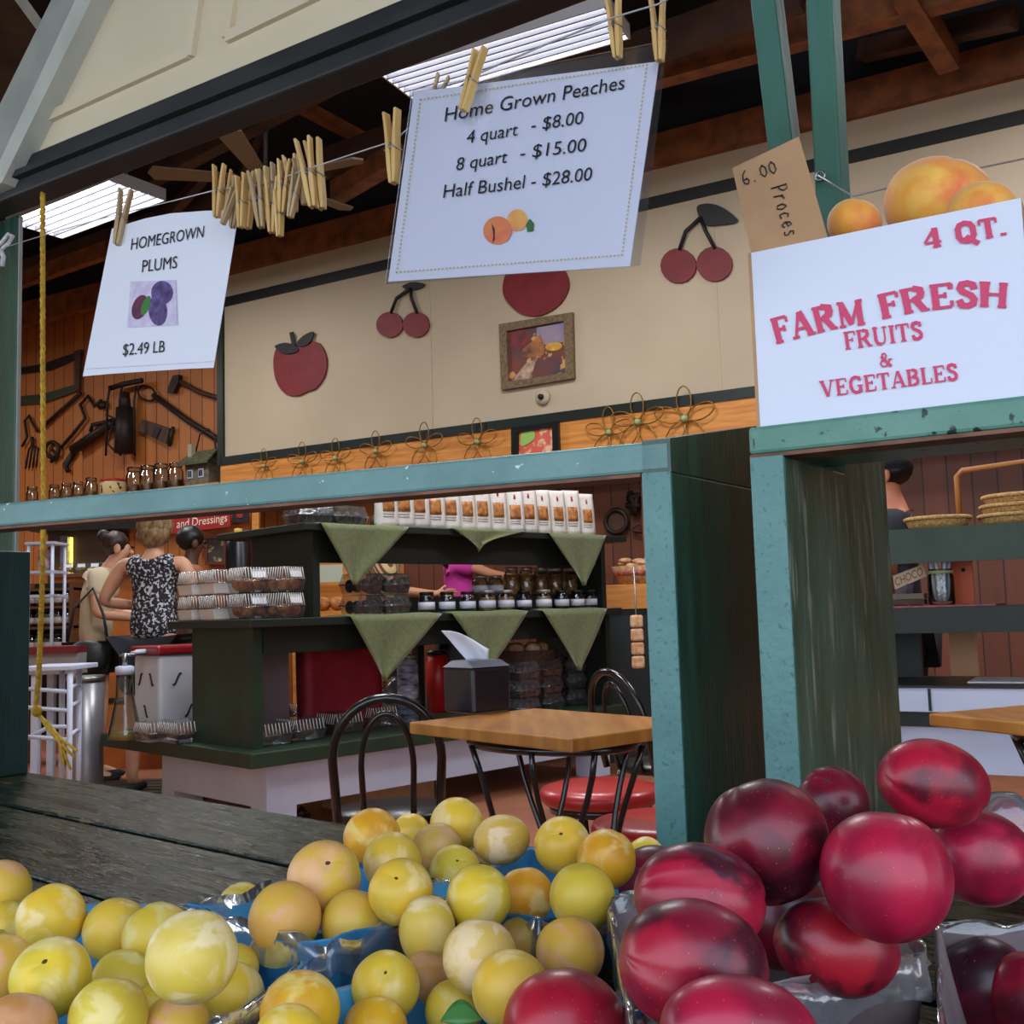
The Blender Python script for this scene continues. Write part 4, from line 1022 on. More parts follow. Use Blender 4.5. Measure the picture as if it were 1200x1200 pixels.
napkin(632, 700, (672, 687), TZ, 'olive napkin hanging in a point from the top shelf at its right end')
napkin(520, 606, (552, 648), TZ, 'short bunched olive napkin at the middle of the top shelf', True)
napkin(398, 506, (437, 797), MZ, 'olive napkin hanging from the middle shelf at its left')
napkin(516, 606, (560, 783), MZ, 'olive napkin hanging from the middle shelf behind the tissue box')
napkin(622, 698, (663, 787), MZ, 'olive napkin hanging from the middle shelf at its right end')

# clamshells
bun = mat('pastry golden', (206, 136, 70), .6, col2=(150, 84, 44), scale=30, lo=.4, hi=.6, rand=True)
sugar = mat('pastry sugared', (224, 190, 150), .7, col2=(196, 130, 80), scale=30, rand=True)
choc = mat('chocolate cake', (46, 26, 24), .5, col2=(26, 14, 14), scale=30)
cookie = mat('cookie golden', (206, 166, 84), .7, col2=(166, 112, 52), scale=40, rand=True)
tray_w = mat('white tray liner', (220, 214, 208), .6)
tag_m = mat('white sticker', (236, 236, 242), .5)
def clamshell(name, w, d, h, content, lumps, sticker=True, traym=None, ribs=True):
    o = bpy.data.objects.new(name, None); C.objects.link(o); o['category'] = 'pastry box'; WM[o.name] = Matrix.Identity(4)
    def shell(z0, z1, k0, k1, m, nm, bottom):
        b = MB(); c0 = [(-w/2*k0, -d/2*k0), (w/2*k0, -d/2*k0), (w/2*k0, d/2*k0), (-w/2*k0, d/2*k0)]; c1 = [(x/k0*k1, y/k0*k1) for x, y in c0]
        vs = [V((x, y, z0)) for x, y in c0]+[V((x, y, z1)) for x, y in c1]
        fs = [(i, (i+1) % 4, 4+(i+1) % 4, 4+i) for i in range(4)]; fs.append((3, 2, 1, 0) if bottom else (4, 5, 6, 7))
        b.add(vs, fs); obj(nm, b, m, o, local=True, bevel=.004)
    shell(.001, h*.45, .86, .98, traym or clear_plastic, 'tray', True)
    shell(h*.47, h-.001, 1.0, .84, clear_plastic, 'lid', False)
    b = MB(); b.tube([(-w/2, -d/2, h*.46), (w/2, -d/2, h*.46), (w/2, d/2, h*.46), (-w/2, d/2, h*.46)], .0035, 5, closed=True); obj('rim', b, clear_plastic, o, local=True)
    if ribs:
        b = MB()
        for i in range(9):
            x = -w*.40+w*.8*i/8; b.tube([(x, -d*.5, h*.5), (x, -d*.425, h*.97)], .0022, 4)
        for i in range(9):
            y = -d*.40+d*.8*i/8; b.tube([(-w*.5, y, h*.5), (-w*.425, y, h*.97)], .0022, 4)
        obj('lid_ribs', b, tray_w, o, local=True)
    for (x, y, r, z) in lumps:
        b = MB(); b.ell((x*w, y*d, h*.08+r*z), (r, r, r*z), 12, 8); obj('packed_pastry', b, content, o, local=True)
    if sticker:
        b = MB(); b.box((w*.08, -d*.455, h*.74), (w*.5, .002, h*.34), M=Matrix.Rotation(radians(-14), 3, 'X')); obj('sticker', b, tag_m, o, local=True)
    return o
four = [(-.22, -.22, .032, .9), (.22, -.22, .034, .85), (-.22, .22, .033, .9), (.22, .22, .032, .9)]
CA = Rep(clamshell('pastry_clamshell', .152, .152, .12, bun, four))
CS = Rep(clamshell('pastry_clamshell', .152, .152, .12, bun, four, sticker=False, traym=tray_w))
r45 = radians(45)
cols = [(.07, .63, 0), (.075, .41, 0), (.06, .19, 1), (.06, .01, 1)]
cols = [(.02, .60, 0), (.02, .385, 0), (.03, .13, 1), (.16, .04, 1)]
nm4 = ['leftmost', 'second from the left', 'third from the left', 'rightmost']
for i, (s, t, k_) in enumerate(cols):
    for j in range(2):
        (CA if k_ else CS).put(isl(s, t, MZ+j*.123), r45 if i < 3 else r45+.25, 'clear pastry clamshell, left of the middle shelf, %s, %s layer' % (nm4[i], ('lower', 'upper')[j]), 'pastry clamshells on the middle shelf')
# cupcakes: middle shelf and top shelf
six = [(-.3, -.2, .026, 1.3), (0, -.2, .027, 1.3), (.3, -.2, .026, 1.3), (-.3, .2, .026, 1.3), (0, .2, .026, 1.3), (.3, .2, .026, 1.3)]
CK = Rep(clamshell('cupcake_clamshell', .19, .15, .105, choc, six, sticker=False, ribs=False))
for i, px in enumerate((431, 464)):
    for j in range(2):
        CK.put(isl(s_px(px), .07, MZ+j*.107), r45, 'chocolate cupcake clamshell right of the left lower napkin, %s stack, %s' % (('left', 'right')[i], ('bottom', 'top')[j]), 'chocolate cupcake clamshells', (.9, 1, 1))
for i, px in enumerate((372, 412)):
    CK.put(isl(s_px(px), .08, TZ), r45+.1*i, 'black cupcake clamshell on the top shelf, %s' % ('left above the first napkin', 'right beside the white pouches')[i], 'cupcake clamshells on the top shelf', (1.15, 1, .95))
PIE = Rep(clamshell('pie_clamshell', .19, .19, .105, mat('pie brown', (130, 78, 46), .6, col2=(84, 48, 30), scale=25, rand=True), [(0, 0, .075, .45)], sticker=False))
lows = [(184, 868, 'pie clamshell beside the glass bottle on the lower shelf'), (214, 869, 'pie clamshell against the left green panel, lower shelf'),
        (312, 872, 'front pie clamshell next to the green panel, lower shelf'), (352, 866, 'second pie clamshell from the panel in the front row'), (398, 858, 'third pie clamshell from the panel in the front row'), (440, 850, 'pie clamshell behind the hooped chair back'),
        (318, 850, 'back row pie clamshell next to the green panel'), (362, 845, 'back row pie clamshell, second from the panel'), (408, 840, 'back row pie clamshell, third from the panel')]
for i, (x, y, lb) in enumerate(lows):
    p = PZ(x, y, LZ2); PIE.put(p, r45, lb, 'pie clamshells on the lower shelf', 1.0 if i else .95)
CC = Rep(clamshell('cookie_clamshell', .2, .16, .10, cookie, [(-.25, -.1, .04, .5), (.1, -.15, .042, .5), (.3, .1, .04, .5), (-.1, .2, .04, .6)], sticker=False))
CC.put(PZ(372, 842, LZ2)+Z*.107, r45, 'cookie clamshell with yellow cookies stacked on the pies below the red sack', None, .95)
CC.put(PZ(425, 838, LZ2)+Z*.107, r45, 'cookie clamshell with brown cookies stacked behind the chair hoop', None, 1.1)
MF = Rep(clamshell('muffin_clamshell', .17, .15, .10, choc, six[:], sticker=False, ribs=False))
mfm = ['far left', 'second', 'third', 'far right']
for i, (x, y) in enumerate(((612, 838), (640, 832), (668, 826), (692, 820))):
    for j in range((3, 3, 3, 4)[i]):
        p = PZ(x, y, LZ2); MF.put(p+Z*(.102*j), r45, 'dark muffin clamshell right of the tissue box, %s stack, %s' % (mfm[i], ['bottom', 'second up', 'third up', 'fourth up, topmost'][j]), 'muffin clamshells on the lower shelf')
# white pouches
pouch_m = mat('white pouch', (228, 222, 214), .45, col2=(214, 206, 198), scale=20)
photo_m = mat('pouch photo', (136, 74, 36), .5, col2=(196, 130, 60), scale=40, rand=True)
grey_print = mat('grey print', (150, 140, 140), .6)
def pouch():
    o = bpy.data.objects.new('snack_pouch', None); C.objects.link(o); o['category'] = 'pouch'; WM[o.name] = Matrix.Identity(4)
    w, h = .125, .27
    def fn(u, v, side):
        d = (.036*(1-v**2.2)+.0015)*(1-.5*(abs(2*u-1))**2.5); return V(((u-.5)*w*(1-.04*v), side*d, .002+v*h))
    b = MB(); n = 10; vs = []; fs = []
    for j in range(n+1):
        ring = [fn(i/6, j/n, -1) for i in range(7)]+[fn(1-i/6, j/n, 1) for i in range(7)]; vs += ring
    for j in range(n):
        for i in range(14): fs.append((j*14+i, j*14+(i+1) % 14, (j+1)*14+(i+1) % 14, (j+1)*14+i))
    fs.append(tuple(range(14))[::-1]); fs.append(tuple(n*14+i for i in range(14)))
    b.add(vs, fs, True); obj('bag', b, pouch_m, o, local=True)
    b = MB(); b.sheet(lambda u, v: fn(.2+.55*u, .30+.32*v, -1)-V((0, .003, 0)), 4, 4, .001, nrm=(0, -1, 0)); obj('photo_window', b, photo_m, o, local=True)
    b = MB(); b.sheet(lambda u, v: fn(.44+.10*u, .76+.10*v, -1)-V((0, .003, 0)), 2, 2, .001, nrm=(0, -1, 0)); obj('red_mark', b, red_vinyl, o, local=True)
    for z in (.24, .19): 
        b = MB(); b.sheet(lambda u, v: fn(.2+.5*u, z+.018*v, -1)-V((0, .003, 0)), 2, 2, .001, nrm=(0, -1, 0)); obj('print_line', b, grey_print, o, local=True)
    return o
PO = Rep(pouch())
px_ = [452, 471, 489, 508, 526, 545, 563, 582, 602, 618, 634, 652, 669, 686]
ords = ['first', 'second', 'third', 'fourth', 'fifth', 'sixth', 'seventh', 'eighth', 'ninth', 'tenth', 'eleventh', 'twelfth', 'thirteenth', 'last']
for i, x in enumerate(px_):
    PO.put(isl(s_px(x, .05), .05, TZ), r45-.25+rnd.uniform(-.12, .12), '%s white snack pouch from the left on the top shelf' % ords[i], 'white snack pouches', (1, 1, rnd.uniform(.95, 1.04)))
# back row of pouches peeping over
# jars
jam = mat('dark jam', (52, 24, 30), .4, col2=(30, 14, 20), scale=20, rand=True); silver_lid = mat('jar lid silver', (176, 170, 164), .35, .7); blue_lbl = mat('pale jar label', (206, 206, 220), .5)
nutm = mat('nuts and pretzels', (196, 146, 80), .6, col2=(130, 84, 44), scale=45, rand=True)
JJ = Rep(jar_proto('jam_jar', 'jar', .045, .115, jam, .66, black_paint, blue_lbl)); JN = Rep(jar_proto('snack_jar', 'jar', .048, .12, nutm, .68, silver_lid, blue_lbl)); JT = Rep(jar_proto('tall_snack_jar', 'jar', .05, .17, nutm, .74, silver_lid))
jr = [(497, 0), (521, 0), (545, 0), (568, 1), (590, 1), (611, 0), (634, 1), (655, 0), (673, 0), (688, 0)]
for i, (x, k_) in enumerate(jr):
    (JN if k_ else JJ).put(isl(s_px(x, .05), .05, MZ), .4*i, '%s small jar from the left in the front row of the middle shelf' % (ords[i] if i < 9 else 'last'), 'front row jars on the middle shelf', 1.0)
rs = thing('riser_box', 'low dark riser behind the front jars on the middle shelf', 'riser', isl(2.0, .3, MZ)); 
b = MB(); b.pbox(isl(1.1, .16, MZ), ia*1.25, ib*.14, Z*.09); obj('riser', b, island_dark, rs)
for i, x in enumerate((560, 578, 597, 614, 631, 648, 666)):
    (JT if i > 1 else JN).put(isl(s_px(x, .23), .23, MZ+.091), .5*i, '%s jar from the left on the riser behind the front jars' % ords[i], 'jars on the riser', 1.0)
# goods on the lower shelf
def bagm(p, w, h, m, seed, label, cat, name, inner=None):
    t = thing(name, label, cat, p); b = MB(); vs = []; n, mm = 14, 9; fs = []
    for j in range(mm+1):
        v = j/mm
        for i in range(n):
            a = 2*pi*i/n; r = w/2*(sin(pi*min(.98, .12+.8*v))**.6)*(1+.16*mnoise.noise(V((cos(a)*1.5, sin(a)*1.5, v*3+seed)))); vs.append(V(p)+V((r*cos(a), r*.8*sin(a), v*h)))
    for j in range(mm):
        for i in range(n): fs.append((j*n+i, j*n+(i+1) % n, (j+1)*n+(i+1) % n, (j+1)*n+i))
    fs.append(tuple(range(n))[::-1]); fs.append(tuple(mm*n+i for i in range(n))); b.add(vs, fs, True); obj('bag', b, m, t)
    if inner is not None:
        for k in range(7):
            a = k*.9; b = MB(); q = V(p)+V((cos(a)*w*.22, sin(a)*w*.18, .05+(k//3)*.065)); b.ell(q, (.05, .05, .03), 10, 7); obj('packed_pastry', b, inner, t)
    return t
bagm(PZ(470, 842, LZ2), .22, .24, clear_bag, 3, 'clear bag of brown rolls on the lower shelf left of the red canister', 'bag', 'bread_bag', bun)
bagm(PZ(443, 832, LZ2), .17, .17, clear_bag, 5, 'clear bag of cookies behind the hooped chair', 'bag', 'bread_bag', cookie)
t = thing('red_canister', 'bright red canister beside the tissue box', 'canister', PZ(514, 834, LZ2))
b = MB(); b.lathe([(0, 0), (.07, 0), (.07, .30), (.062, .31), (.062, .34), (0, .345)], 18, c=PZ(514, 834, LZ2)); obj('body', b, mat('bright red plastic', (214, 40, 30), .35), t)
b = MB(); b.lathe([(.066, .345), (.066, .37), (0, .372)], 18, c=PZ(514, 834, LZ2)-Z*.0); obj('lid', b, black_paint, t)
q = isl(.75, .42, LZ2); t = thing('red_sack', 'crimson folded sack standing behind the pies', 'sack', q, r45)
b = MB(); b.sheet(lambda u, v: V(((u-.5)*.48, .02*sin(5*u)*v, v*.46)), 10, 8, .09); obj('sack', b, mat('crimson fabric', (166, 26, 52), .6, col2=(140, 20, 42), scale=12), t, local=True)
q = isl(.38, .55, LZ2); t = thing('grey_board', 'pale grey board leaning behind the pies beside the green panel', 'board', q, r45); b = MB(); b.box((0, 0, .23), (.26, .02, .46)); obj('board', b, mat('pale mauve board', (150, 136, 138), .6), t, local=True)
q = isl(1.2, .40, LZ2); t = thing('blue_label_jar', 'glass jar with blue label behind the lower napkin', 'jar', q); b = MB(); b.lathe([(0, 0), (.06, 0), (.06, .3), (.045, .34), (0, .35)], 14, c=q); obj('body', b, mat('blue print', (60, 66, 110), .5, col2=(210, 210, 220), scale=12, stretch=(1,1,3)), t)
b = MB(); b.lathe([(.046, .35), (.046, .37), (0, .37)], 14, c=q); obj('lid', b, silver_lid, t)
t = thing('wicker_tray', 'small wicker tray of snack bags above the muffin stacks', 'tray', isl(2.02, .28, LZ2)); b = MB(); q = isl(2.02, .28, LZ2)
b.lathe([(0, 0), (.16, 0), (.2, .36), (.19, .36), (.15, .32), (0, .32)], 16, c=q); obj('tray', b, mat('dark wicker', (70, 44, 34), .7, col2=(110, 70, 50), scale=50), t)
for k in range(6):
    b = MB(); a = k*1.05; b.ell(q+V((cos(a)*.1, sin(a)*.1, .37)), (.05, .05, .035), 10, 7, M=None); obj('packed_snack', b, sugar, t)
# oil bottle and white crock at the left end
q = PZ(146, 866, LZ2)
t = thing('glass_bottle', 'conical glass bottle with a metal pourer at the island left end', 'bottle', q)
b = MB(); b.lathe([(0, 0), (.085, 0), (.082, .03), (.045, .22), (.042, .30), (.042, .335)], 20, c=q); obj('body', b, glass, t)
b = MB(); b.lathe([(0, .33), (.047, .33), (.047, .37), (.03, .375), (0, .375)], 16, c=q); obj('collar', b, white_paint, t)
b = MB(); b.tube([q+Z*.37, q+Z*.44], .013, 8); b.tube([q+Z*.43-ia*.03, q+Z*.43+ia*.12], .007, 6); obj('pourer', b, steel, t)
b = MB(); b.lathe([(0, .004), (.078, .004), (.07, .04), (0, .04)], 16, c=q); obj('filling', b, mat('olive oil', (190, 176, 90), .2), t)
q = PZ(203, 866, LZ2)+ib*.36+ia*.2; q.z = LZ2
t = thing('white_canister', 'white scroll printed canister with red lid left of the green panel', 'canister', q, r45)
b = MB(); b.box((0, 0, .21), (.34, .30, .42)); obj('body', b, mat('white print tin', (206, 208, 216), .4), t, local=True, bevel=.02)
b = MB(); b.box((0, 0, .445), (.37, .33, .045)); obj('lid', b, mat('dark red lid', (150, 26, 34), .35), t, local=True, bevel=.012)
b = MB(); b.tube([(-.18, -.02, .44), (-.24, -.03, .44), (-.25, 0, .43), (-.18, .02, .44)], .014, 8); obj('clasp', b, white_paint, t, local=True)
for dx, dz, s in ((-.07, .29, 1), (.07, .29, -1), (0, .12, 1)):
    b = MB(); b.tube([(-.172, (dx+.05*k_*s)*.9, dz+.03*sin(k_*4)) for k_ in [i/8-.5 for i in range(9)]], .005, 5); b.tube([(dx+.05*k_*s, -.152, dz+.03*sin(k_*4)) for k_ in [i/8-.5 for i in range(9)]], .005, 5); obj('scroll_print', b, ink, t, local=True)
# price ticket under the cupcakes
t = thing('shelf_ticket', 'small white price ticket under the chocolate cupcakes', 'ticket', isl(s_px(421), -.06, .99)); b = MB(); b.pbox(isl(s_px(414), -.066, .965), ia*.09, ib*.002, Z*.05); obj('card', b, paper, t)

# ================================================================== TABLES, STOOLS, CHAIRS
def leg_wire(b, top, foot, mid, r=.008): b.tube([top, mid, foot], r, 6)
def table(corner, u, w, lu_, lw, label):
    rt = thing('cafe_table', label, 'table', V((corner.x, corner.y, 0))+u*lu_/2+w*lw/2)
    b = MB(); b.pbox(corner-Z*.03, u*lu_, w*lw, Z*.03); obj('tabletop', b, table_wood, rt, bevel=.004)
    b = MB(); c = corner+u*lu_/2+w*lw/2
    rim = [c+(u*cos(t)*lu_*.40+w*sin(t)*lw*.40)-Z*.048 for t in [2*pi*i/28 for i in range(28)]]
    b.tube(rim, .011, 6, closed=True); obj('ring', b, black_metal, rt)
    for k in range(4):
        a = pi/4+k*pi/2; d = u*cos(a)*lu_*.40+w*sin(a)*lw*.40; tan = (-u*sin(a)*lu_+w*cos(a)*lw)*.14
        b = MB()
        for s in (-1, 1):
            p0 = c+d*1.0+tan*s-Z*.05; pts = []
            for i in range(13):
                v = i/12; x = tan*s*(cos(v*pi*1.15)*(1-.3*v)); rr = 1-.45*sin(v*pi*.85)+.15*v
                pts.append(V((c.x, c.y, 0))+d*rr+x+Z*((corner.z-.05)*(1-v)+.012*v))
            b.tube(pts, .0075, 6)
        obj('leg', b, black_metal, rt)
    return rt
u_ = (PZ(478, 846, .75)-PZ(670, 866, .75)); u_.z = 0; u_.normalize(); w_ = V((u_.y, -u_.x, 0)); 
if w_.y < 0: w_ = -w_
table(PZ(670, 866, .75), u_, w_, .61, .44, 'square wooden cafe table with curled black wire legs before the island')
u2 = (PZ(1200, 847, .75)-PZ(1088, 836, .75)); u2.z = 0; u2.normalize(); w2 = V((-u2.y, u2.x, 0))
table(PZ(1088, 836, .75), u2, w2, .62, .6, 'wooden cafe table cut by the right frame edge')
# tissue box
q = PZ(555, 838, .75); tu = u_; tw = w_; s_ = .135
c = q+tu*s_/2+tw*s_/2+Z*.001
t = thing('tissue_box', 'black tissue dispenser with a white tissue on the wooden table', 'tissue box', c)
b = MB(); b.pbox(c-tu*s_/2-tw*s_/2, tu*s_, tw*s_, Z*.125); obj('box', b, mat('black plastic', (20, 22, 34), .3, coat=.3), t, bevel=.008)
b = MB(); q4 = [c+(tu*a+tw*d)*s_/2+Z*.125 for a, d in ((-1, -1), (1, -1), (1, 1), (-1, 1))]; q5 = [c+(tu*a+tw*d)*s_*.36+Z*.143 for a, d in ((-1, -1), (1, -1), (1, 1), (-1, 1))]
b.add(q4+q5, [(4, 5, 6, 7)]+[(i, (i+1) % 4, 4+(i+1) % 4, 4+i) for i in range(4)]); obj('lid', b, mat('grey plastic lid', (74, 74, 88), .35), t)
def tis(u, v): 
    x = (u-.5)*(.06+.075*v); return c+V((1, 0, 0))*(x-.034*v+.004)+V((0, 1, 0))*(.012*sin(6*u+2*v)*(.4+v))+Z*(.142+v*(.085-.05*u*v+.012*sin(4*u)))
b = MB(); b.sheet(tis, 14, 10, .0012); obj('tissue', b, mat('tissue paper', (226, 228, 240), .8), t)
# stools
def stool(px, py, label):
    c = PZ(px, py, .47); t = thing('red_stool', label, 'stool', V((c.x, c.y, 0)))
    b = MB(); b.lathe([(0, -.05), (.175, -.05), (.19, -.035), (.193, -.02), (.185, -.004), (.15, .006), (0, .012)], 36, c=c); obj('seat', b, red_vinyl, t)
    b = MB(); b.lathe([(.0, -.075), (.16, -.075), (.165, -.05), (0, -.05)], 28, c=c); obj('seat_ring', b, black_metal, t)
    for k in range(4):
        a = pi/4+k*pi/2+.3; b = MB(); u = V((cos(a), sin(a), 0)); b.tube([c+u*.13-Z*.06, c+u*.10-Z*.2, V((c.x, c.y, 0))+u*.19+Z*.01], .011, 7); obj('leg', b, black_metal, t)
    return t
stool(703, 921, 'red vinyl stool behind the wooden cafe table legs, the farther one'); stool(778, 961, 'red vinyl stool nearest the green post, mostly hidden by it')
# hooped chair
def chair(c, ang, label, sz=.46, w=.285, hb=.36, extra=True):
    t = thing('hoop_back_chair', label, 'chair', V((c.x, c.y, 0)), ang)
    # local: x right, y forwards (back of chair at -y)
    b = MB(); b.lathe([(0, sz-.03), (.16, sz-.03), (.172, sz-.012), (.165, sz), (0, sz+.004)], 28, c=(0, .15, 0)); obj('seat', b, black_paint, t, local=True)
    def hoop(wd, h, r, z0): 
        pts = [(-wd/2, -.01, z0)]
        n = 18
        for i in range(n+1):
            a = pi-pi*i/n; x = wd/2*1.06*cos(a); zz = z0+h*.52+h*.48*sin(a); pts.append((x, -.01-.09*(zz-z0)/.36, zz))
        pts.append((wd/2, -.01, z0)); b = MB(); b.tube(pts, r, 8); return b
    obj('outer_hoop', hoop(w, hb, .0135, sz-.02), black_metal, t, local=True)
    obj('inner_hoop', hoop(w*.48, hb*.88, .009, sz-.02), black_metal, t, local=True)
    for (x, y) in ((-.12, .03), (.12, .03), (-.12, .27), (.12, .27)):
        b = MB(); b.tube([(x, y, sz-.02), (x*1.25, .15+(y-.15)*1.3, .006)], .011, 7); obj('leg', b, black_metal, t, local=True)
    b = MB(); b.lathe([(.135, .2), (.147, .2)], 24, c=(0, .15, 0)); b = MB(); b.tube([(.145*cos(a), .15+.145*sin(a), .2) for a in [2*pi*i/24 for i in range(24)]], .007, 6, closed=True); obj('stretcher', b, black_metal, t, local=True)
    return t
cq = (PZ(400, 965, .45)+PZ(512, 958, .45))/2
chair(V((cq.x, cq.y, 0)), radians(4), 'black hoop back chair behind the plums at the left of the table')
cq = PZ(742, 900, .45); chair(V((cq.x, cq.y, 0)), radians(-60), 'black hoop back chair beyond the table beside the green post', w=.30)
# ================================================================== PEOPLE
def skin_mesh(J, edges, sub=2):
    names = list(J); me = bpy.data.meshes.new('sk'); me.from_pydata([tuple(J[n][0]) for n in names], [(names.index(a), names.index(c)) for a, c in edges], [])
    o = bpy.data.objects.new('sk', me); C.objects.link(o); md = o.modifiers.new('s', 'SKIN'); md.use_smooth_shade = True; md.branch_smoothing = .6
    sv = me.skin_vertices[0].data
    for i, n in enumerate(names):
        r = J[n][1]; sv[i].radius = r if isinstance(r, tuple) else (r, r); sv[i].use_root = (i == 0)
    ss = o.modifiers.new('u', 'SUBSURF'); ss.levels = sub; ss.render_levels = sub
    dg = bpy.context.evaluated_depsgraph_get(); m2 = bpy.data.meshes.new_from_object(o.evaluated_get(dg))
    b = MB(); b.add([v.co.copy() for v in m2.vertices], [list(p.vertices) for p in m2.polygons], True)
    bpy.data.objects.remove(o); bpy.data.meshes.remove(me); bpy.data.meshes.remove(m2)
    return b
def person(label, loc, yaw, h, skin, pose, clothes, hair, hairm, eyes=True, wide=1.0, group=None):
    k = h/1.65
    J = {'pel': ((0,0,.92), (.125,.10)), 'wai': ((0,0,1.06), (.115,.09)), 'che': ((0,-.01,1.24), (.135,.10)), 'nb': ((0,-.01,1.39), .062), 'nec': ((0,.005,1.455), .05),
         'h1': ((0,.025,1.505), (.06,.066)), 'h2': ((0,.02,1.555), (.072,.085)), 'h3': ((0,.008,1.61), (.068,.08)), 'ns0': ((0,.085,1.54), .016), 'ns1': ((0,.112,1.525), .010)}
    for s, n in ((-1, 'L'), (1, 'R')):
        J['sh'+n] = ((s*.165,-.005,1.365), .056); J['el'+n] = ((s*.205,-.01,1.10), .040); J['wr'+n] = ((s*.20,.06,.88), .027); J['ha'+n] = ((s*.195,.09,.80), (.032,.02))
        J['hi'+n] = ((s*.085,0,.86), .09); J['kn'+n] = ((s*.095,.015,.48), .058); J['an'+n] = ((s*.095,-.01,.085), .036); J['to'+n] = ((s*.11,.13,.03), .033)
    for n, v in pose.items(): J[n] = (v, J[n][1])
    E = [('pel','wai'),('wai','che'),('che','nb'),('nb','nec'),('nec','h1'),('h1','h2'),('h2','h3'),('h2','ns0'),('ns0','ns1')]
    hb = [n for n in J]
    for n in 'LR': E += [('che','sh'+n),('sh'+n,'el'+n),('el'+n,'wr'+n),('wr'+n,'ha'+n),('pel','hi'+n),('hi'+n,'kn'+n),('kn'+n,'an'+n),('an'+n,'to'+n)]
    # shift the whole head when the neck is posed
    for n in 'LR':           # fingers
        hp, wp = V(J['ha'+n][0]), V(J['wr'+n][0]); d = (hp-wp).normalized(); sd = d.cross(V((1,0,0)) if abs(d.x) < .8 else V((0,0,1))).normalized(); nn = d.cross(sd)
        for f, (o_, L) in enumerate(((-.024, .062), (-.008, .072), (.008, .068), (.022, .054))):
            p1 = hp+sd*o_+d*.035; p2 = p1+d*L*.55+nn*.006; p3 = p2+d*L*.4+nn*.016
            for q, (pp, r) in enumerate(((p1, .0095), (p2, .0085), (p3, .007))):
                J['f%s%d%d' % (n, f, q)] = (tuple(pp), r)
            E += [('ha'+n, 'f%s%d0' % (n, f)), ('f%s%d0' % (n, f), 'f%s%d1' % (n, f)), ('f%s%d1' % (n, f), 'f%s%d2' % (n, f))]
        t1 = hp-sd*.035-d*.005; t2 = t1-sd*.018+d*.035
        J['t%s0' % n] = (tuple(t1), .011); J['t%s1' % n] = (tuple(t2), .009); E += [('ha'+n, 't%s0' % n), ('t%s0' % n, 't%s1' % n)]
    sc_ = lambda d: {n: (tuple(V((p[0]*wide if n[:2] in ('sh','el','wr','ha','hi','kn','an','to') else p[0], p[1], p[2]))*k), (tuple(x*k for x in r) if isinstance(r, tuple) else r*k)) for n, (p, r) in d.items()}
    t = thing('person', label, 'person', loc, yaw, group)
    Jb = sc_(J); obj('body', skin_mesh(Jb, E), skin, t, local=True)
    for nm, m, nodes, edges in clothes:
        D = {}
        for n, (src, r, off) in nodes.items():
            if isinstance(src, str): p = V(J[src][0])
            elif len(src) == 3 and isinstance(src[0], str): p = V(J[src[0]][0]).lerp(V(J[src[1]][0]), src[2])
            else: p = V(src)
            D[n] = (tuple(p+V(off)), r)
        obj(nm, skin_mesh(sc_(D) if True else D, edges), m, t, local=True)
    hd = V(Jb['h2'][0])
    b = MB()
    for (c, r) in hair:
        q = MB(); q.ell((0,0,0), tuple(x*k for x in r), 20, 14)
        q.v = [v*(1+.10*mnoise.noise(v*28)+.05*mnoise.noise(v*70)) + hd + V(c)*k for v in q.v]; b.add(q.v, q.f, True)
    if hair: obj('hair', b, hairm, t, local=True)
    for s in (-1, 1):
        q = MB(); q.ell(hd+V((s*.078, -.005, -.005))*k, (.012*k, .024*k, .034*k), 10, 8); obj('ear', q, skin, t, local=True)
    if eyes:
        for s in (-1, 1):
            q = MB(); q.ell(hd+V((s*.030, .082, .008))*k, .010*k, 8, 6); obj('eye', q, MATS['eye'], t, local=True)
        q = MB(); q.ell(hd+V((0, .088, -.052))*k, (.022*k, .008*k, .006*k), 10, 6); obj('mouth', q, MATS['lip'], t, local=True)
    return t
mat('eye', (30, 24, 22), .3); mat('lip', (160, 80, 74), .5)
skin_l = mat('skin light', (222, 170, 138), .5, col2=(208, 150, 120), scale=6, sss=.1); skin_d = mat('skin dark', (92, 58, 44), .5)
skin_t = mat('skin tan', (204, 140, 106), .5, sss=.1)
floral = mat('black and white floral cloth', (34, 34, 42), .8, col3=(206, 206, 212), scale3=58, lo3=.54, hi3=.56)
navy = mat('black navy cloth', (24, 24, 34), .8); beige = mat('beige cotton', (206, 190, 160), .85, col2=(192, 176, 146), scale=8)
dark_cloth = mat('dark green black cloth', (36, 40, 36), .85); pinkc = mat('magenta cloth', (214, 60, 160), .8); orange_skirt = mat('brown orange cloth', (158, 88, 48), .8)
def stripes(name, c1, c2, k=34):
    m = bpy.data.materials.new(name); m.use_nodes = True; nt = m.node_tree; N = nt.nodes; L = nt.links; b = N['Principled BSDF']; b.inputs['Roughness'].default_value = .85
    tc = N.new('ShaderNodeTexCoord'); w = N.new('ShaderNodeTexWave'); w.inputs['Scale'].default_value = k; w.bands_direction = 'DIAGONAL'; L.new(tc.outputs['Object'], w.inputs['Vector'])
    r = N.new('ShaderNodeValToRGB'); r.color_ramp.interpolation = 'CONSTANT'; r.color_ramp.elements[1].position = .5; r.color_ramp.elements[0].color = lin(c1); r.color_ramp.elements[1].color = lin(c2)
    L.new(w.outputs['Fac'], r.inputs[0]); L.new(r.outputs[0], b.inputs['Base Color']); return m
stripe_m = stripes('brown cream stripes', (106, 72, 46), (206, 176, 128), 11)
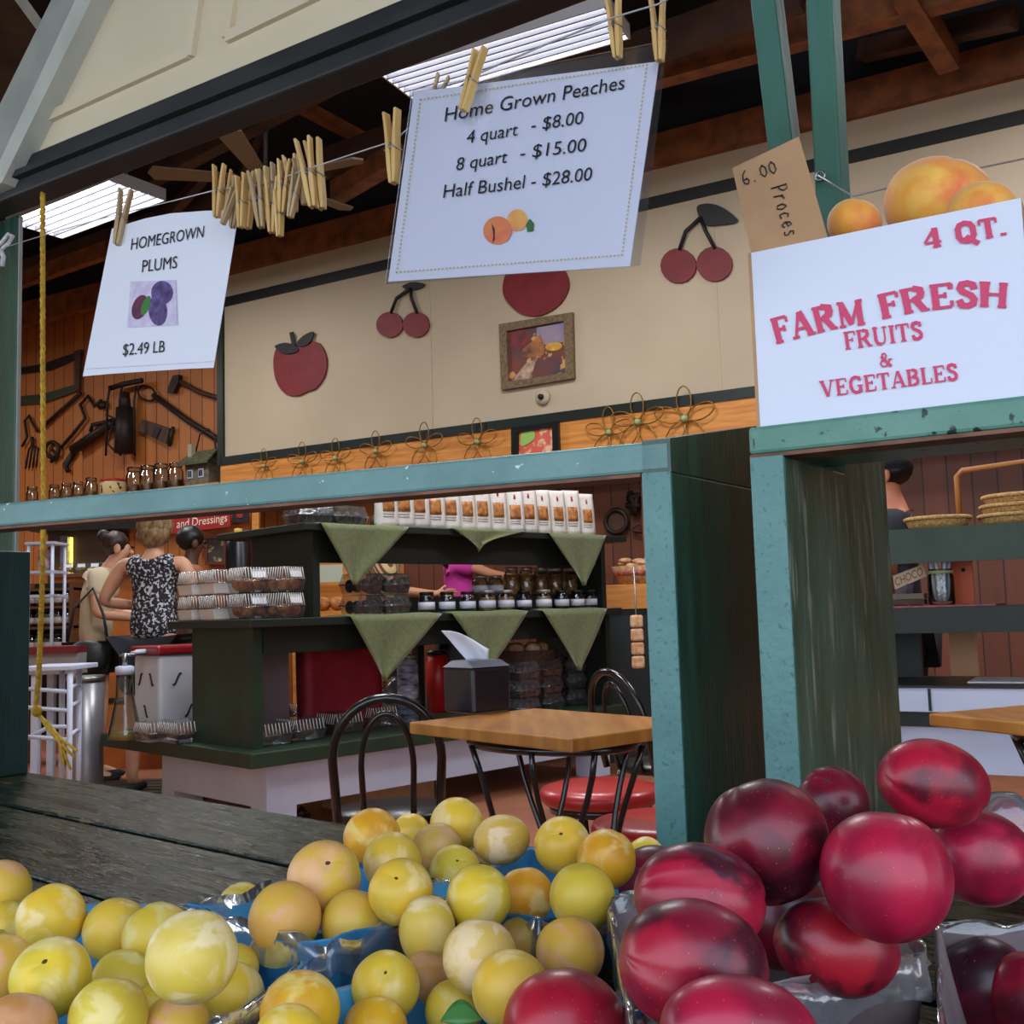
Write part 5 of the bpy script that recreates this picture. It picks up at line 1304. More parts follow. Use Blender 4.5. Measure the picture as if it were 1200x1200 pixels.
hair_b = mat('hair grey blonde', (168, 136, 94), .6, col2=(96, 72, 48), scale=38, stretch=(1,1,.4), bump=.6, bscale=80); hair_br = mat('hair dark brown', (56, 34, 26), .5, col2=(36, 22, 18), scale=40); hair_k = mat('hair black', (20, 16, 16), .45)
def top(sleeve=0.0, r=1.0, hem=.86, hemr=(.15,.12), neck=1.40):
    n = {'a': ((0,0,hem), hemr, (0,0,0)), 'b': ('wai', (.13*r,.105*r), (0,0,0)), 'c': ('che', (.152*r,.115*r), (0,0,.01)), 'd': ((0,-.01,neck), (.085,.065), (0,0,0)), 'shL': ('shL', .068*r, (.022,0,.002)), 'shR': ('shR', .068*r, (-.022,0,.002)), 'm': ((0,-.012,1.33), (.135*r,.10*r), (0,0,0)), 'shxL': (('che','shL',.62), .083*r, (.01,0,.02)), 'shxR': (('che','shR',.62), .083*r, (-.01,0,.02))}
    e = [('a','b'),('b','c'),('c','m'),('m','d'),('c','shxL'),('c','shxR'),('shxL','shL'),('shxR','shR')]
    if sleeve:
        n['elL'] = (('shL','elL',sleeve), .062*r, (0,0,0)); n['elR'] = (('shR','elR',sleeve), .062*r, (0,0,0)); e += [('shL','elL'),('shR','elR')]
    return n, e
def pants(to=.4, r=1.0):
    n = {'p': ('pel', (.15*r,.118*r), (0,0,-.01))}; e = []
    for s in 'LR': 
        n['hi'+s] = ('hi'+s, .105*r, (0,0,-.02)); n['kn'+s] = (('hi'+s,'kn'+s,to), .088*r, (0,0,0)); e += [('p','hi'+s),('hi'+s,'kn'+s)]
    return n, e
def shoes(): return None
def shoe(t, k, x, y, m, yawless=0):
    b = MB(); b.ell((x, y, .035), (.045, .13, .034), 14, 8); obj('shoe', b, m, t, local=True)
def at_floor(px, d): p = P(px, 730, d); return V((p.x, p.y, 0))
n1, e1 = top(0, 1.18, .86, (.20,.16), 1.405); n2, e2 = pants(.80, 1.2)
t = person('person with short blonde hair in black floral sleeveless top, seen from behind', at_floor(181, 6.5), radians(-6), 1.685, skin_l,
    {'elL': (-.29, -.02, 1.13), 'wrL': (-.14, .20, 1.10), 'haL': (-.08, .27, 1.11), 'elR': (.23, .02, 1.12), 'wrR': (.10, .22, 1.08), 'haR': (.06, .29, 1.09), 'kn'+'L': (-.12, .015, .48), 'anL': (-.12, -.01, .085), 'toL': (-.14, .13, .03)},
    [('top', floral, n1, e1), ('capris', navy, n2, e2)], [((0, -.015, .03), (.108, .112, .112)), ((0, -.045, -.03), (.098, .08, .09))], hair_b, wide=1.1)
shoe(t, 1, -.14, .05, navy); shoe(t, 1, .13, .05, navy)
n1, e1 = top(.62, 1.12, .81, (.16,.135)); n2, e2 = pants(.55, 1.15)
t = person('person in beige tee shirt with dark hair bun, leaning towards the blonde shopper', at_floor(112, 7.05), radians(-78), 1.64, skin_l,
    {'che': (0, .03, 1.24), 'nb': (0, .08, 1.38), 'nec': (0, .11, 1.435), 'h1': (0, .15, 1.475), 'h2': (0, .15, 1.525), 'h3': (0, .135, 1.58), 'ns0': (0, .215, 1.505), 'ns1': (0, .24, 1.49), 'shL': (-.16, .05, 1.35), 'shR': (.16, .05, 1.35),
     'elR': (.22, .04, 1.09), 'wrR': (.15, .27, 1.06), 'haR': (.12, .34, 1.06), 'elL': (-.2, .08, 1.09), 'wrL': (-.12, .30, 1.08), 'haL': (-.09, .37, 1.08)},
    [('tee_shirt', beige, n1, e1), ('shorts', dark_cloth, n2, e2)], [((0, -.03, .035), (.088, .085, .085)), ((0, -.10, .085), (.045, .045, .045))], hair_br)
shoe(t, 1, -.1, .05, navy); shoe(t, 1, .1, .05, navy)
bgm = mat('black shoulder bag', (24, 26, 24), .5)
n1, e1 = top(.5, 1.05); n2, e2 = pants(1.6, 1.0)
t = person('person with short black hair seen beyond the blonde shopper, face turned right', at_floor(223, 7.5), radians(-60), 1.66, skin_d, {},
    [('shirt', mat('rust shirt', (150, 92, 60), .8), n1, e1), ('trousers', navy, n2, e2)], [((0, -.02, .04), (.088, .095, .09))], hair_k)
shoe(t, 1, -.1, .05, navy); shoe(t, 1, .1, .05, navy)
n1, e1 = top(.75, 1.25, .88); n2, e2 = pants(1.6, 1.1)
t = person('person in brown and cream striped shirt behind the island, head hidden by the pouches', at_floor(452, 7.7), radians(-100), 1.74, skin_t,
    {'elR': (.20, .14, 1.13), 'wrR': (.14, .36, 1.10), 'haR': (.12, .43, 1.10)}, [('striped_shirt', stripe_m, n1, e1), ('trousers', navy, n2, e2)], [((0, -.02, .04), (.088, .095, .09))], hair_br)
shoe(t, 1, -.1, .05, navy); shoe(t, 1, .1, .05, navy)
n1, e1 = top(.55, 1.34, .88, neck=1.38); n2, e2 = pants(1.6, 1.1)
t = person('person in magenta pink top behind the island reaching right with bare arm', at_floor(538, 8.1), radians(-75), 1.68, skin_t,
    {'elR': (.18, .2, 1.28), 'wrR': (.12, .44, 1.24), 'haR': (.11, .52, 1.23), 'elL': (-.20, .05, 1.08)}, [('pink_top', pinkc, n1, e1), ('trousers', navy, n2, e2)], [((0, -.03, .02), (.095, .11, .11)), ((0, -.09, -.10), (.08, .06, .12))], hair_k)
shoe(t, 1, -.1, .05, navy); shoe(t, 1, .1, .05, navy)
n1, e1 = top(.6, 1.1, .88); n2, e2 = pants(1.6, 1.0)
t = person('person in black cap, face half hidden by the green board at the right', at_floor(1055, 4.6), radians(62), 1.66, mat('skin ruddy', (214, 132, 96), .5, sss=.1), {},
    [('dark_shirt', navy, n1, e1), ('trousers', navy, n2, e2)], [((0, -.03, .03), (.082, .085, .075))], hair_k)
k_ = 1.66/1.65; hd = V((0, .02, 1.555))*k_
b = MB(); b.lathe([(.094, .0), (.097, .03), (.088, .075), (.055, .10), (0, .108)], 22, c=hd+V((0, -.008, .018))); obj('cap_crown', b, navy, t, local=True)
b = MB(); b.prism([hd+V((x, y, .018)) for x, y in ((-.08, .05), (.08, .05), (.075, .11), (.045, .155), (0, .168), (-.045, .155), (-.075, .11))], (0, 0, .008)); obj('cap_peak', b, navy, t, local=True)
shoe(t, 1, -.1, .05, navy); shoe(t, 1, .1, .05, navy)
q = at_floor(112, 6.6)
t = thing('shoulder_bag', 'dark slouched shoulder bag at the hip of the person in beige', 'bag', q+V((.02, -.12, .72)))
b = MB(); c = q+V((.03, -.2, .82)); b.ell(c, (.13, .06, .11), 18, 12); obj('bag', b, bgm, t)
b = MB(); b.tube([c+V((-.12, 0, .1)), c+V((-.09, .02, .3)), c+V((.0, .08, .42)), c+V((.09, .02, .25)), c+V((.12, 0, .1))], .009, 6); obj('strap', b, bgm, t)

# ================================================================== LEFT BACKGROUND
shelf_br = mat('brown shelf wood', (106, 66, 40), .6); lbl_w = mat('white jar label', (206, 200, 200), .5); dark_jam = mat('dark preserve', (44, 30, 38), .35)
# preserve rack
d_ = 7.9; eB, nB = dirs(0)
def fz(py, px, d): return P(px, py, d).z
rk = thing('preserve_rack', 'brown wooden rack of labelled preserve jars at the far left', 'rack', at_floor(60, d_))
x0, x1 = P(18, 700, d_).x, P(86, 700, d_).x
for py in (688, 709, 733, 762): b = MB(); z = fz(py+1, 60, d_); b.pbox((x0, d_, z-.02), (x1-x0, 0, 0), (0, .25, 0), (0, 0, .02)); obj('shelf_board', b, shelf_br, rk)
for x in (x0, x1-.03): b = MB(); b.pbox((x, d_-.005, 0), (.03, 0, 0), (0, .26, 0), (0, 0, fz(682, 60, d_))); obj('side_board', b, shelf_br, rk)
b = MB(); b.pbox((x0, d_+.25, .2), (x1-x0, 0, 0), (0, .02, 0), (0, 0, fz(682, 60, d_)-.2)); obj('back_board', b, black_trim, rk)
PJ = Rep(jar_proto('preserve_jar', 'jar', .042, .125, dark_jam, .7, black_paint, lbl_w))
rows = {709: 'upper', 733: 'middle', 762: 'lower'}
for py in (709, 733, 762):
    for i in range(5):
        x = x0+.09+i*(x1-x0-.16)/4; PJ.put((x, d_+.06, fz(py+1, 60, d_)+.001), .3*i, 'labelled preserve jar, %s row of the rack, %s from the left' % (rows[py], ['first', 'second', 'third', 'fourth', 'fifth'][i]), 'preserve jars in the rack')
# white wire display rack
d2 = 7.3; wr_ = thing('white_wire_rack', 'white wire rack with leaflets behind the left green board', 'rack', at_floor(46, d2))
xa, xb = P(33, 700, d2).x, P(61, 700, d2).x; zt = fz(637, 46, d2)
for (x, y) in ((xa, d2), (xb, d2), (xa, d2+.2), (xb, d2+.2)): b = MB(); b.tube([(x, y, 0), (x, y, zt)], .011, 6); obj('post', b, white_paint, wr_)
for py in (638, 672, 700): b = MB(); z = fz(py, 46, d2); b.pbox((xa-.02, d2-.02, z), (xb-xa+.04, 0, 0), (0, .24, 0), (0, 0, .018)); obj('shelf', b, white_paint, wr_)
b = MB(); b.pbox((xa+.02, d2+.1, fz(669, 46, d2)), (xb-xa-.06, 0, 0), (0, .01, 0), (0, 0, .15)); obj('leaflet', b, mat('leaflet print', (206, 170, 180), .6, col2=(110, 60, 84), scale=25), wr_)
# drinks cooler with lit strips
dC = 9.2; xl, xr = P(50, 650, dC).x, P(128, 650, dC).x
ck = thing('drinks_cooler', 'dark drinks cooler with a lit yellow strip behind the person in beige', 'cooler', V(((xl+xr)/2, dC, 0)))
zt = fz(622, 80, dC); b = MB(); b.pbox((xl, dC+.1, 0), (xr-xl, 0, 0), (0, .38, 0), (0, 0, zt)); obj('cabinet', b, mat('cooler brown', (72, 52, 38), .5), ck)
glow = mat('lit yellow strip', (240, 220, 90), .5, emit=(244, 226, 110), estr=1.6)
for (xp, w_) in ((78, 5), (133-2, 3)):
    if xp < 128: b = MB(); b.pbox((P(xp-w_/2, 650, dC).x, dC+.06, fz(672, 78, dC)), (w_/FPX*dC, 0, 0), (0, .03, 0), (0, 0, fz(629, 78, dC)-fz(672, 78, dC))); obj('lit_strip', b, glow, ck)
b = MB(); b.pbox((P(56, 650, dC).x, dC+.05, fz(674, 70, dC)), (P(82, 650, dC).x-P(56, 650, dC).x, 0, 0), (0, .04, 0), (0, 0, .025)); obj('lit_strip', b, glow, ck)
for xp in (67, 73): b = MB(); b.pbox((P(xp, 650, dC).x, dC+.06, fz(668, 70, dC)), (.04, 0, 0), (0, .03, 0), (0, 0, .3)); obj('door_bar', b, mat('cooler bar', (110, 104, 120), .4), ck)
b = MB(); b.pbox((xl-.1, dC-.05, zt), (xr-xl+.8, 0, 0), (0, .5, 0), (0, 0, .12)); obj('top_shelf', b, black_trim, ck)
# goods before the cooler
gt = thing('produce_ledge', 'ledge of small bright packets at counter height behind the shoppers', 'counter', V((P(105, 690, 8.6).x, 8.6, 0)))
b = MB(); xg0, xg1 = P(60, 690, 8.6).x, P(205, 690, 8.6).x; zz = fz(676, 100, 8.6); b.pbox((xg0, 8.62, 0), (xg1-xg0, 0, 0), (0, .35, 0), (0, 0, zz)); obj('counter_body', b, mat('orange cabinet', (196, 116, 54), .5, col2=(170, 92, 40), scale=5), gt)
b = MB(); b.pbox((xg0, 8.58, zz), (xg1-xg0, 0, 0), (0, .42, 0), (0, 0, .03)); obj('counter_top', b, shelf_br, gt)
for py in (800, 835): b = MB(); b.pbox((xg0, 8.605, fz(py, 100, 8.6)), (xg1-xg0, 0, 0), (0, .02, 0), (0, 0, .02)); obj('drawer_gap', b, black_trim, gt)
pk = Rep(clamshell('snack_packet', .12, .10, .09, cookie, [(-.2, 0, .03, .8), (.2, 0, .03, .8)], sticker=True, ribs=False))
for i in range(9):
    pk.put((xg0+.1+i*.105, 8.7, zz+.031), .1*(i % 3), 'bright snack packet on the ledge behind the shoppers, %s from the left' % ords[i], 'snack packets on the ledge')
# orange low cabinet seen between the bin and the bottle
lc = thing('orange_cabinet', 'low orange wooden cabinet right of the grey bin', 'cabinet', at_floor(120, 7.6))
z1 = fz(783, 120, 7.6); xo, xo2 = P(104, 800, 7.6).x, P(190, 800, 7.6).x
b = MB(); b.pbox((xo, 7.6, 0), (xo2-xo, 0, 0), (0, .4, 0), (0, 0, z1)); obj('carcass', b, MATS['orange cabinet'], lc)
for a_, c_2 in ((790, 818), (826, 868)): b = MB(); b.pbox((xo+.02, 7.585, fz(c_2, 120, 7.6)), (xo2-xo-.04, 0, 0), (0, .014, 0), (0, 0, fz(a_, 120, 7.6)-fz(c_2, 120, 7.6))); obj('drawer_front', b, mat('orange drawer', (214, 134, 66), .45), lc)
b = MB(); b.pbox((xo, 7.58, fz(824, 120, 7.6)), (xo2-xo, 0, 0), (0, .01, 0), (0, 0, .03)); obj('dark_gap', b, black_trim, lc)
# grey bin and white stand
q = at_floor(101, 6.0); q.x += 0
bn = thing('grey_bin', 'grey cylindrical steel bin behind the white tube stand', 'bin', q); zb = fz(795, 101, 6.0); zc = fz(878, 101, 6.0)
b = MB(); b.lathe([(.0, .02), (.085, .02), (.095, .05), (.098, zb), (.09, zb), (.088, .06), (0, .06)], 22, c=q); obj('body', b, mat('brushed grey steel', (140, 140, 144), .35, .6), bn)
b = MB(); b.lathe([(.1, zb-.02), (.104, zb), (.1, zb+.015), (.09, zb+.01)], 22, c=q); obj('rim', b, steel, bn)
d3 = 4.9; st = thing('white_tube_stand', 'white tubular metal stand with rungs beside the yellow rope', 'stand', at_floor(64, d3))
xA, xB = P(30, 800, d3).x, P(82, 800, d3).x; zt = fz(786, 64, d3)
for (x, y) in ((xA, d3), (xB, d3), (xA+.06, d3+.25), (xB-.06, d3+.25)): b = MB(); b.tube([(x, y, .01), (x, y, zt)], .013, 8); obj('leg', b, white_paint, st)
b = MB(); b.pbox((xA-.02, d3-.02, zt), (xB-xA+.04, 0, 0), (0, .30, 0), (0, 0, .022)); obj('top', b, white_paint, st, bevel=.004)
for py in (806, 828, 862): b = MB(); z = fz(py, 64, d3); b.tube([(xA, d3, z), (xB, d3, z-.02)], .010, 8); b.tube([(xB, d3, z), (xB-.06, d3+.25, z)], .010, 8); obj('rung', b, white_paint, st)
b = MB(); b.tube([(xA, d3, fz(866, 64, d3)), (xB-.1, d3+.02, fz(852, 64, d3)), (xB, d3, fz(852, 64, d3))], .01, 8); obj('brace', b, white_paint, st)
# red shop table edge
rt_ = thing('red_edge_table', 'narrow table with dark red edge below the preserve rack', 'table', at_floor(62, 6.2)); z = fz(766, 62, 6.2)
xr0, xr1 = P(30, 766, 6.2).x, P(90, 766, 6.2).x
b = MB(); b.pbox((xr0, 6.2, z), (xr1-xr0, 0, 0), (0, .3, 0), (0, 0, .04)); obj('top', b, mat('dark red edge', (116, 30, 40), .45), rt_)
b = MB(); b.pbox((xr0, 6.22, z-.12), (xr1-xr0, 0, 0), (0, .26, 0), (0, 0, .12)); obj('apron', b, mat('grey apron', (150, 140, 140), .5), rt_)
for x in (xr0+.02, xr1-.06):
    for y in (6.23, 6.44): b = MB(); b.pbox((x, y, 0), (.04, 0, 0), (0, .04, 0), (0, 0, z-.118)); obj('leg', b, white_paint, rt_)
# red sign and pictures above the shoppers
dS = 9.0; SPl = Pl((0, dS, 0), (0, 1, 0))
sn = thing('red_sign', 'red sign reading Sauces and Dressings above the shoppers', 'sign', SPl.at(237, 622))
b = MB(); b.prism(flatpoly([(172, 606), (270, 597), (270, 617), (172, 629)], SPl), (0, .03, 0)); obj('board', b, mat('red sign paint', (160, 32, 34), .5), sn)
for w_t, xa_, xb_ in (('Sauces', 176, 203), ('and', 207, 221), ('Dressings', 225, 266)): ptext('sign_word', w_t, mat('cream lettering', (236, 226, 206), .5) if w_t == 'Sauces' else MATS['cream lettering'], sn, (xa_, 623-(xa_-176)*.1333), (xb_, 623-(xb_-176)*.1333), (.6, -9.5), SPl, off=-.003)
sn2 = thing('sign_post', 'wooden post carrying the red sign', 'post', V((SPl.at(300, 620).x, dS+.02, 0)))
b = MB(); zt = fz(592, 300, dS); b.pbox((P(294, 600, dS).x, dS+.03, 0), (.06, 0, 0), (0, .06, 0), (0, 0, zt)); obj('post', b, fascia_wood, sn2)
b = MB(); b.pbox((P(168, 600, dS).x, dS+.032, fz(601, 200, dS)-.0), (P(300, 600, dS).x-P(168, 600, dS).x, 0, 0), (0, .05, 0), (0, 0, .05)); obj('cross_rail', b, fascia_wood, sn2)
t = thing('framed_print', 'small dark framed flower print under the red sign', 'picture', SPl.at(252, 665, .05))
oo = [(241, 628), (266, 626), (266, 662), (241, 662)]; ii = [(244, 632), (263, 630), (263, 658), (244, 658)]
for i in range(4): j = (i+1) % 4; cut('frame_side', [oo[i], oo[j], ii[j], ii[i]], .03, mat('red brown frame', (96, 40, 28), .5) if i == 0 else MATS['red brown frame'], t, .1, SPl)
cut('canvas', ii, .01, mat('flower print', (60, 50, 40), .6, col2=(190, 176, 110), scale=12, lo=.5, hi=.6), t, .1, SPl)
t = thing('dark_picture', 'small dark picture with a red figure right of the red sign', 'picture', SPl.at(284, 616)); cut('board', [(273, 598), (292, 595), (292, 611), (273, 613)], .02, cut_black, t, .05, SPl); cut('red_shape', ellpix(281, 604, 4, 3), .004, MATS['red sign paint'], t, .028, SPl)
b = MB(); b.prism(flatpoly([(236, 600), (294, 594), (294, 690), (236, 690)], SPl, .14), (0, .03, 0)); pb = thing('partition_screen', 'orange wooden partition behind the small framed print', 'partition', SPl.at(265, 730, .14)); obj('panel', b, MATS['orange cabinet'], pb)
b = MB(); b.prism([V((SPl.at(236, 690, .14).x, dS+.15, 0)), V((SPl.at(294, 690, .14).x, dS+.15, 0)), V((SPl.at(294, 690, .14).x, dS+.17, 0)), V((SPl.at(236, 690, .14).x, dS+.17, 0))], Z*(SPl.at(265, 690, .14).z)); obj('panel', b, MATS['orange cabinet'], pb)
q = at_floor(280, 7.4); t = thing('black_dispenser', 'rounded black dispenser with yellow top beyond the clear clamshells', 'dispenser', q); z0_ = 0
zt = fz(628, 280, 7.4); 
b = MB(); b.box(q+Z*.45, (.26, .26, .9)); obj('stand', b, shelf_br, t)
b = MB(); b.lathe([(0, .9), (.09, .9), (.095, 1.2), (.085, zt-.05), (.055, zt), (0, zt+.005)], 18, c=q); obj('body', b, black_paint, t)
b = MB(); b.lathe([(0, zt+.005), (.03, zt+.005), (.028, zt+.05), (0, zt+.055)], 12, c=q); obj('cap', b, glow if False else mat('yellow cap', (220, 180, 50), .5), t)
# things behind the island on the right
q = at_floor(376, 7.4)
t = thing('snack_stand', 'orange wooden stand with bread loaves behind the left hanging napkin', 'stand', q); zt = fz(716, 385, 7.4)
b = MB(); b.pbox(q+V((-.2, 0, 0)), (.42, 0, 0), (0, .3, 0), Z*zt); obj('stand', b, fascia_wood, t)
b = MB(); b.pbox(q+V((-.2, .24, zt)), (.42, 0, 0), (0, .03, 0), Z*.36); obj('back_board', b, fascia_wood, t)
b = MB(); b.pbox(q+V((-.19, .03, zt+.2)), (.34, 0, 0), (0, .02, 0), Z*.12); obj('paper_tag', b, mat('pale green tag', (196, 200, 176), .6), t)
for k in range(3):
    b = MB(); b.ell(q+V((-.1+.1*k, .1, zt+.05)), (.055, .09, .05), 12, 8); l_ = obj('bread_loaf', b, bun); setp(l_, 'bread loaf on the stand behind the napkin, %s' % ['left', 'middle', 'right'][k], 'bread', 'bread loaves on the stand')
# pans and tools on the right wall section
BB = Pl(BWP+n30*.37, n30)
t = thing('hanging_pan', 'round dark pan hung on the brown boards left of the green post', 'pan', BB.at(722, 625)); b = MB(); b.tube([BB.at(*p, -.03) for p in ellpix(722, 611, 12.5, 13.5)], .018, 6, closed=True); obj('rim', b, iron, t)
b = MB(); b.prism([BB.at(*p, -.01) for p in ellpix(722, 611, 11, 12)], -n30*.01); obj('pan_base', b, old_wood, t)
t = thing('hanging_trap', 'dark iron gadget hung beside the round pan, at the green post', 'wall tool', BB.at(742, 600))
for a_, c_2 in (((735, 584), (752, 580)), ((734, 592), (751, 592)), ((738, 576), (746, 602)), ((748, 578), (742, 604))):
    b = MB(); b.tube([BB.at(*a_, -.04), BB.at(*c_2, -.04)], .025, 6); obj('bar', b, iron, t)
t = thing('wooden_hanger', 'pale wooden hanger under the iron gadget', 'hanger', BB.at(748, 628)); b = MB(); b.tube([BB.at(x, y, -.03) for x, y in ((740, 620), (748, 614), (762, 618), (758, 624), (742, 622))], .012, 6, closed=True); obj('frame', b, old_wood, t)
t = thing('wall_post', 'pale wooden post between brown boards beside the green post', 'post', BB.at(757, 640)); c = BB.at(757, 600, -.05); b = MB(); b.pbox((c.x-.03, c.y, 0), (.07, 0, 0), (0, .05, 0), Z*2.05); obj('post', b, beam_wood, t)
dW = 7.35; q = at_floor(735, dW)
t = thing('wooden_crate_stand', 'orange wooden counter end right of the island', 'counter', q); za, zb = fz(714, 735, dW), fz(685, 735, dW)
xw0, xw1 = P(701, 700, dW).x, P(790, 700, dW).x
b = MB(); b.pbox((xw0, dW, za), (xw1-xw0, 0, 0), (0, .4, 0), Z*(zb-za)); obj('box', b, fascia_wood, t, bevel=.004)
b = MB(); b.pbox((xw0+.02, dW+.05, 0), (xw1-xw0-.04, 0, 0), (0, .33, 0), Z*za); obj('base', b, black_trim, t)
b = MB(); b.pbox((xw0, dW+.02, zb), (.03, 0, 0), (0, .38, 0), Z*.34); obj('side_board', b, fascia_wood, t)
q = V((P(752, 680, dW).x, dW+.18, zb+.001)); t = thing('snack_basket', 'basket with red band heaped with pale snacks by the green post', 'basket', q)
b = MB(); b.lathe([(0, 0), (.14, 0), (.19, .13), (.18, .13), (.13, .02), (0, .02)], 20, c=q); obj('basket', b, mat('pale basket', (200, 160, 110), .7, col2=(150, 110, 70), scale=60), t)
b = MB(); b.lathe([(.165, .06), (.185, .105)], 20, c=q); obj('red_band', b, mat('red cloth band', (170, 60, 50), .7, col2=(200, 150, 120), scale=50), t)
for k in range(9):
    b = MB(); a = k*.7; b.ell(q+V((cos(a)*.10, sin(a)*.10, .13+.02*(k % 3))), (.05, .03, .02), 8, 6); obj('packed_snack', b, sugar, t)
q = at_floor(746, 5.9); z0_, z1 = fz(784, 746, 5.9), fz(720, 746, 5.9)
t = thing('packet_strip', 'hanging strip of pale snack packets beside the green post', 'snack strip', q+Z*z0_)
for k in range(4): b = MB(); b.box(q+Z*(z0_+(k+.5)*(z1-z0_)/4), (.07, .03, (z1-z0_)/4*.92)); obj('packet', b, sugar, t, bevel=.012)
b = MB(); b.tube([q+Z*z0_, q+V((0, .03, 1.25))], .004, 5); obj('strip', b, steel, t)
dk = thing('dark_counter', 'black counter front behind the stools beside the green post', 'counter', at_floor(745, 7.2)); b = MB(); b.pbox((P(702, 760, 7.2).x, 7.2, 0), (.9, 0, 0), (0, .12, 0), Z*fz(722, 745, 7.2)); obj('counter_body', b, black_trim, dk)
# floor mat, shoes under the island
t = thing('floor_mat', 'dark ribbed floor mat under the blonde shopper', 'mat', PZ(140, 925, 0)); b = MB(); m0 = PZ(150, 930, .004); b.pbox(m0+V((-.75, -.25, 0)), (1.3, 0, 0), (0, .75, 0), (0, 0, .012)); obj('mat', b, mat('dark mat', (58, 50, 38), .9, col2=(40, 34, 28), scale=30), t)
for i in range(6): b = MB(); b.pbox(m0+V((-.72, -.2+.12*i, .0121)), (1.24, 0, 0), (0, .05, 0), (0, 0, .004)); obj('rib', b, mat('mat rib', (78, 66, 48), .9) if i == 0 else MATS['mat rib'], t)
for i, (x, y, lb) in enumerate(((338, 962, 'black sandal left of a pair glimpsed under the white plinth'), (352, 962, 'black sandal right of a pair glimpsed under the white plinth'))):
    q = PZ(x, y, 0.0); t = thing('sandal', lb, 'shoe', q); b = MB(); b.ell(q+Z*.016, (.045, .12, .016), 14, 8); obj('sole', b, black_paint, t)
    b = MB(); b.tube([q+V((-.045, .02, .015)), q+V((0, .03, .06)), q+V((.045, .02, .015))], .012, 6); obj('strap', b, black_paint, t)
# box of goods in shade below the island
t = thing('cardboard_carton', 'open cardboard carton on the floor under the island plinth', 'carton', isl(1.0, .4, 0)); b = MB(); b.pbox(isl(.75, .25, 0), ia*.5, ib*.35, Z*.13); obj('carton', b, cardboard, t)

# ================================================================== RIGHT DISPLAY UNIT
dR = 3.72; oR = P(1200, 640, 3.68); oR.z = 0
def ru_(s, t, z): return oR + e30*s + n30*t + Z*z
def rbox(s0_, s1, t0, t1, z0, z1): b = MB(); b.pbox(ru_(s0_, t0, z0), e30*(s1-s0_), n30*(t1-t0), Z*(z1-z0)); return b
rd = thing('display_stand', 'dark green tiered stand with white plinth seen under the fruit box', 'display stand', ru_(-.2, .3, 0))
zT = P(1200, 612, 3.68).z
obj('top_shelf', rbox(-.72, .6, .0, .42, zT-.03, zT), island_dark, rd); obj('fascia', rbox(-.72, .6, -.02, .0, zT-.125, zT), island_green, rd)
zM = P(1200, 709, 3.68).z
obj('middle_shelf', rbox(-.72, .6, -.02, .42, zM-.02, zM), island_dark, rd); obj('fascia', rbox(-.72, .6, -.04, -.02, zM-.09, zM-.003), island_dark, rd)
obj('back_panel', rbox(-.72, -.42, .36, .40, .7, zM-.02), island_dark, rd); obj('back_panel', rbox(.02, .6, .36, .40, .7, zM-.02), island_dark, rd)
obj('end_panel', rbox(-.72, -.68, .0, .4, .5, zT-.03), island_dark, rd)
zC = P(1200, 806, 3.68).z
obj('white_counter', rbox(-.72, .6, -.06, .44, zC-.085, zC), white_paint, rd, bevel=.003); obj('counter_edge', rbox(-.72, .6, -.065, .44, zC+.0, zC+.008), black_trim, rd)
obj('dark_band', rbox(-.72, .6, -.02, .42, zC-.14, zC-.085), black_trim, rd)
obj('plinth', rbox(-.72, .6, .0, .40, zC-.30, zC-.14), white_paint, rd); 
for s in (-.70, .5): obj('foot', rbox(s, s+.1, .05, .35, 0, zC-.30), black_trim, rd)
for px in (1083,): obj('panel_gap', rbox(-.335, -.325, -.064, -.05, zC-.08, zC-.003), black_trim, rd)
wick = mat('wicker pale', (214, 172, 104), .7, col2=(160, 116, 64), scale=120, bump=.6, bscale=160)
def basket(name, c, r, h, label, group=None):
    t = thing(name, label, 'basket', c); b = MB(); b.lathe([(0, 0), (r*.86, 0), (r, h*.9), (r*.96, h), (r*.8, .012), (0, .012)], 26, c=c); obj('body', b, wick, t)
    b = MB(); b.tube([c+V((r*.99*cos(a), r*.99*sin(a), h)) for a in [2*pi*i/30 for i in range(30)]], .008, 6, closed=True); obj('rim', b, wick, t); return t
def on_shelf(px, t, z): 
    best = None
    for i in range(1400):
        s = -.9+i*.001; p = ru_(s, t, z); q = p.x-(CAM+ray(px, 600)*p.y).x
        if best is None or abs(q) < best[0]: best = (abs(q), s)
    return ru_(best[1], t, z)
basket('shallow_basket', on_shelf(1098, .16, zT+.001), .115, .04, 'single shallow wicker basket on the stand beside the person in the cap')
for i in range(3): basket('shallow_basket', on_shelf(1192+i*3, .18, zT+.001+i*.034), .13, .036, ['bottom', 'middle', 'topmost'][i]+' of three stacked shallow wicker baskets', 'stacked wicker baskets')
t = thing('wooden_chair_back', 'pale wooden hoop frame behind the stacked baskets', 'frame', on_shelf(1125, .33, zT)); p0, p1 = on_shelf(1124, .33, zT), on_shelf(1230, .33, zT)
b = MB(); zz = P(1124, 552, p0.y).z; b.tube([p0, p0+Z*(zz-zT-.02), p0+Z*(zz-zT)+e30*.02, p1+Z*(zz-zT+.02), p1], .011, 8); obj('hoop', b, old_wood if False else mat('honey wood', (176, 112, 56), .5), t)
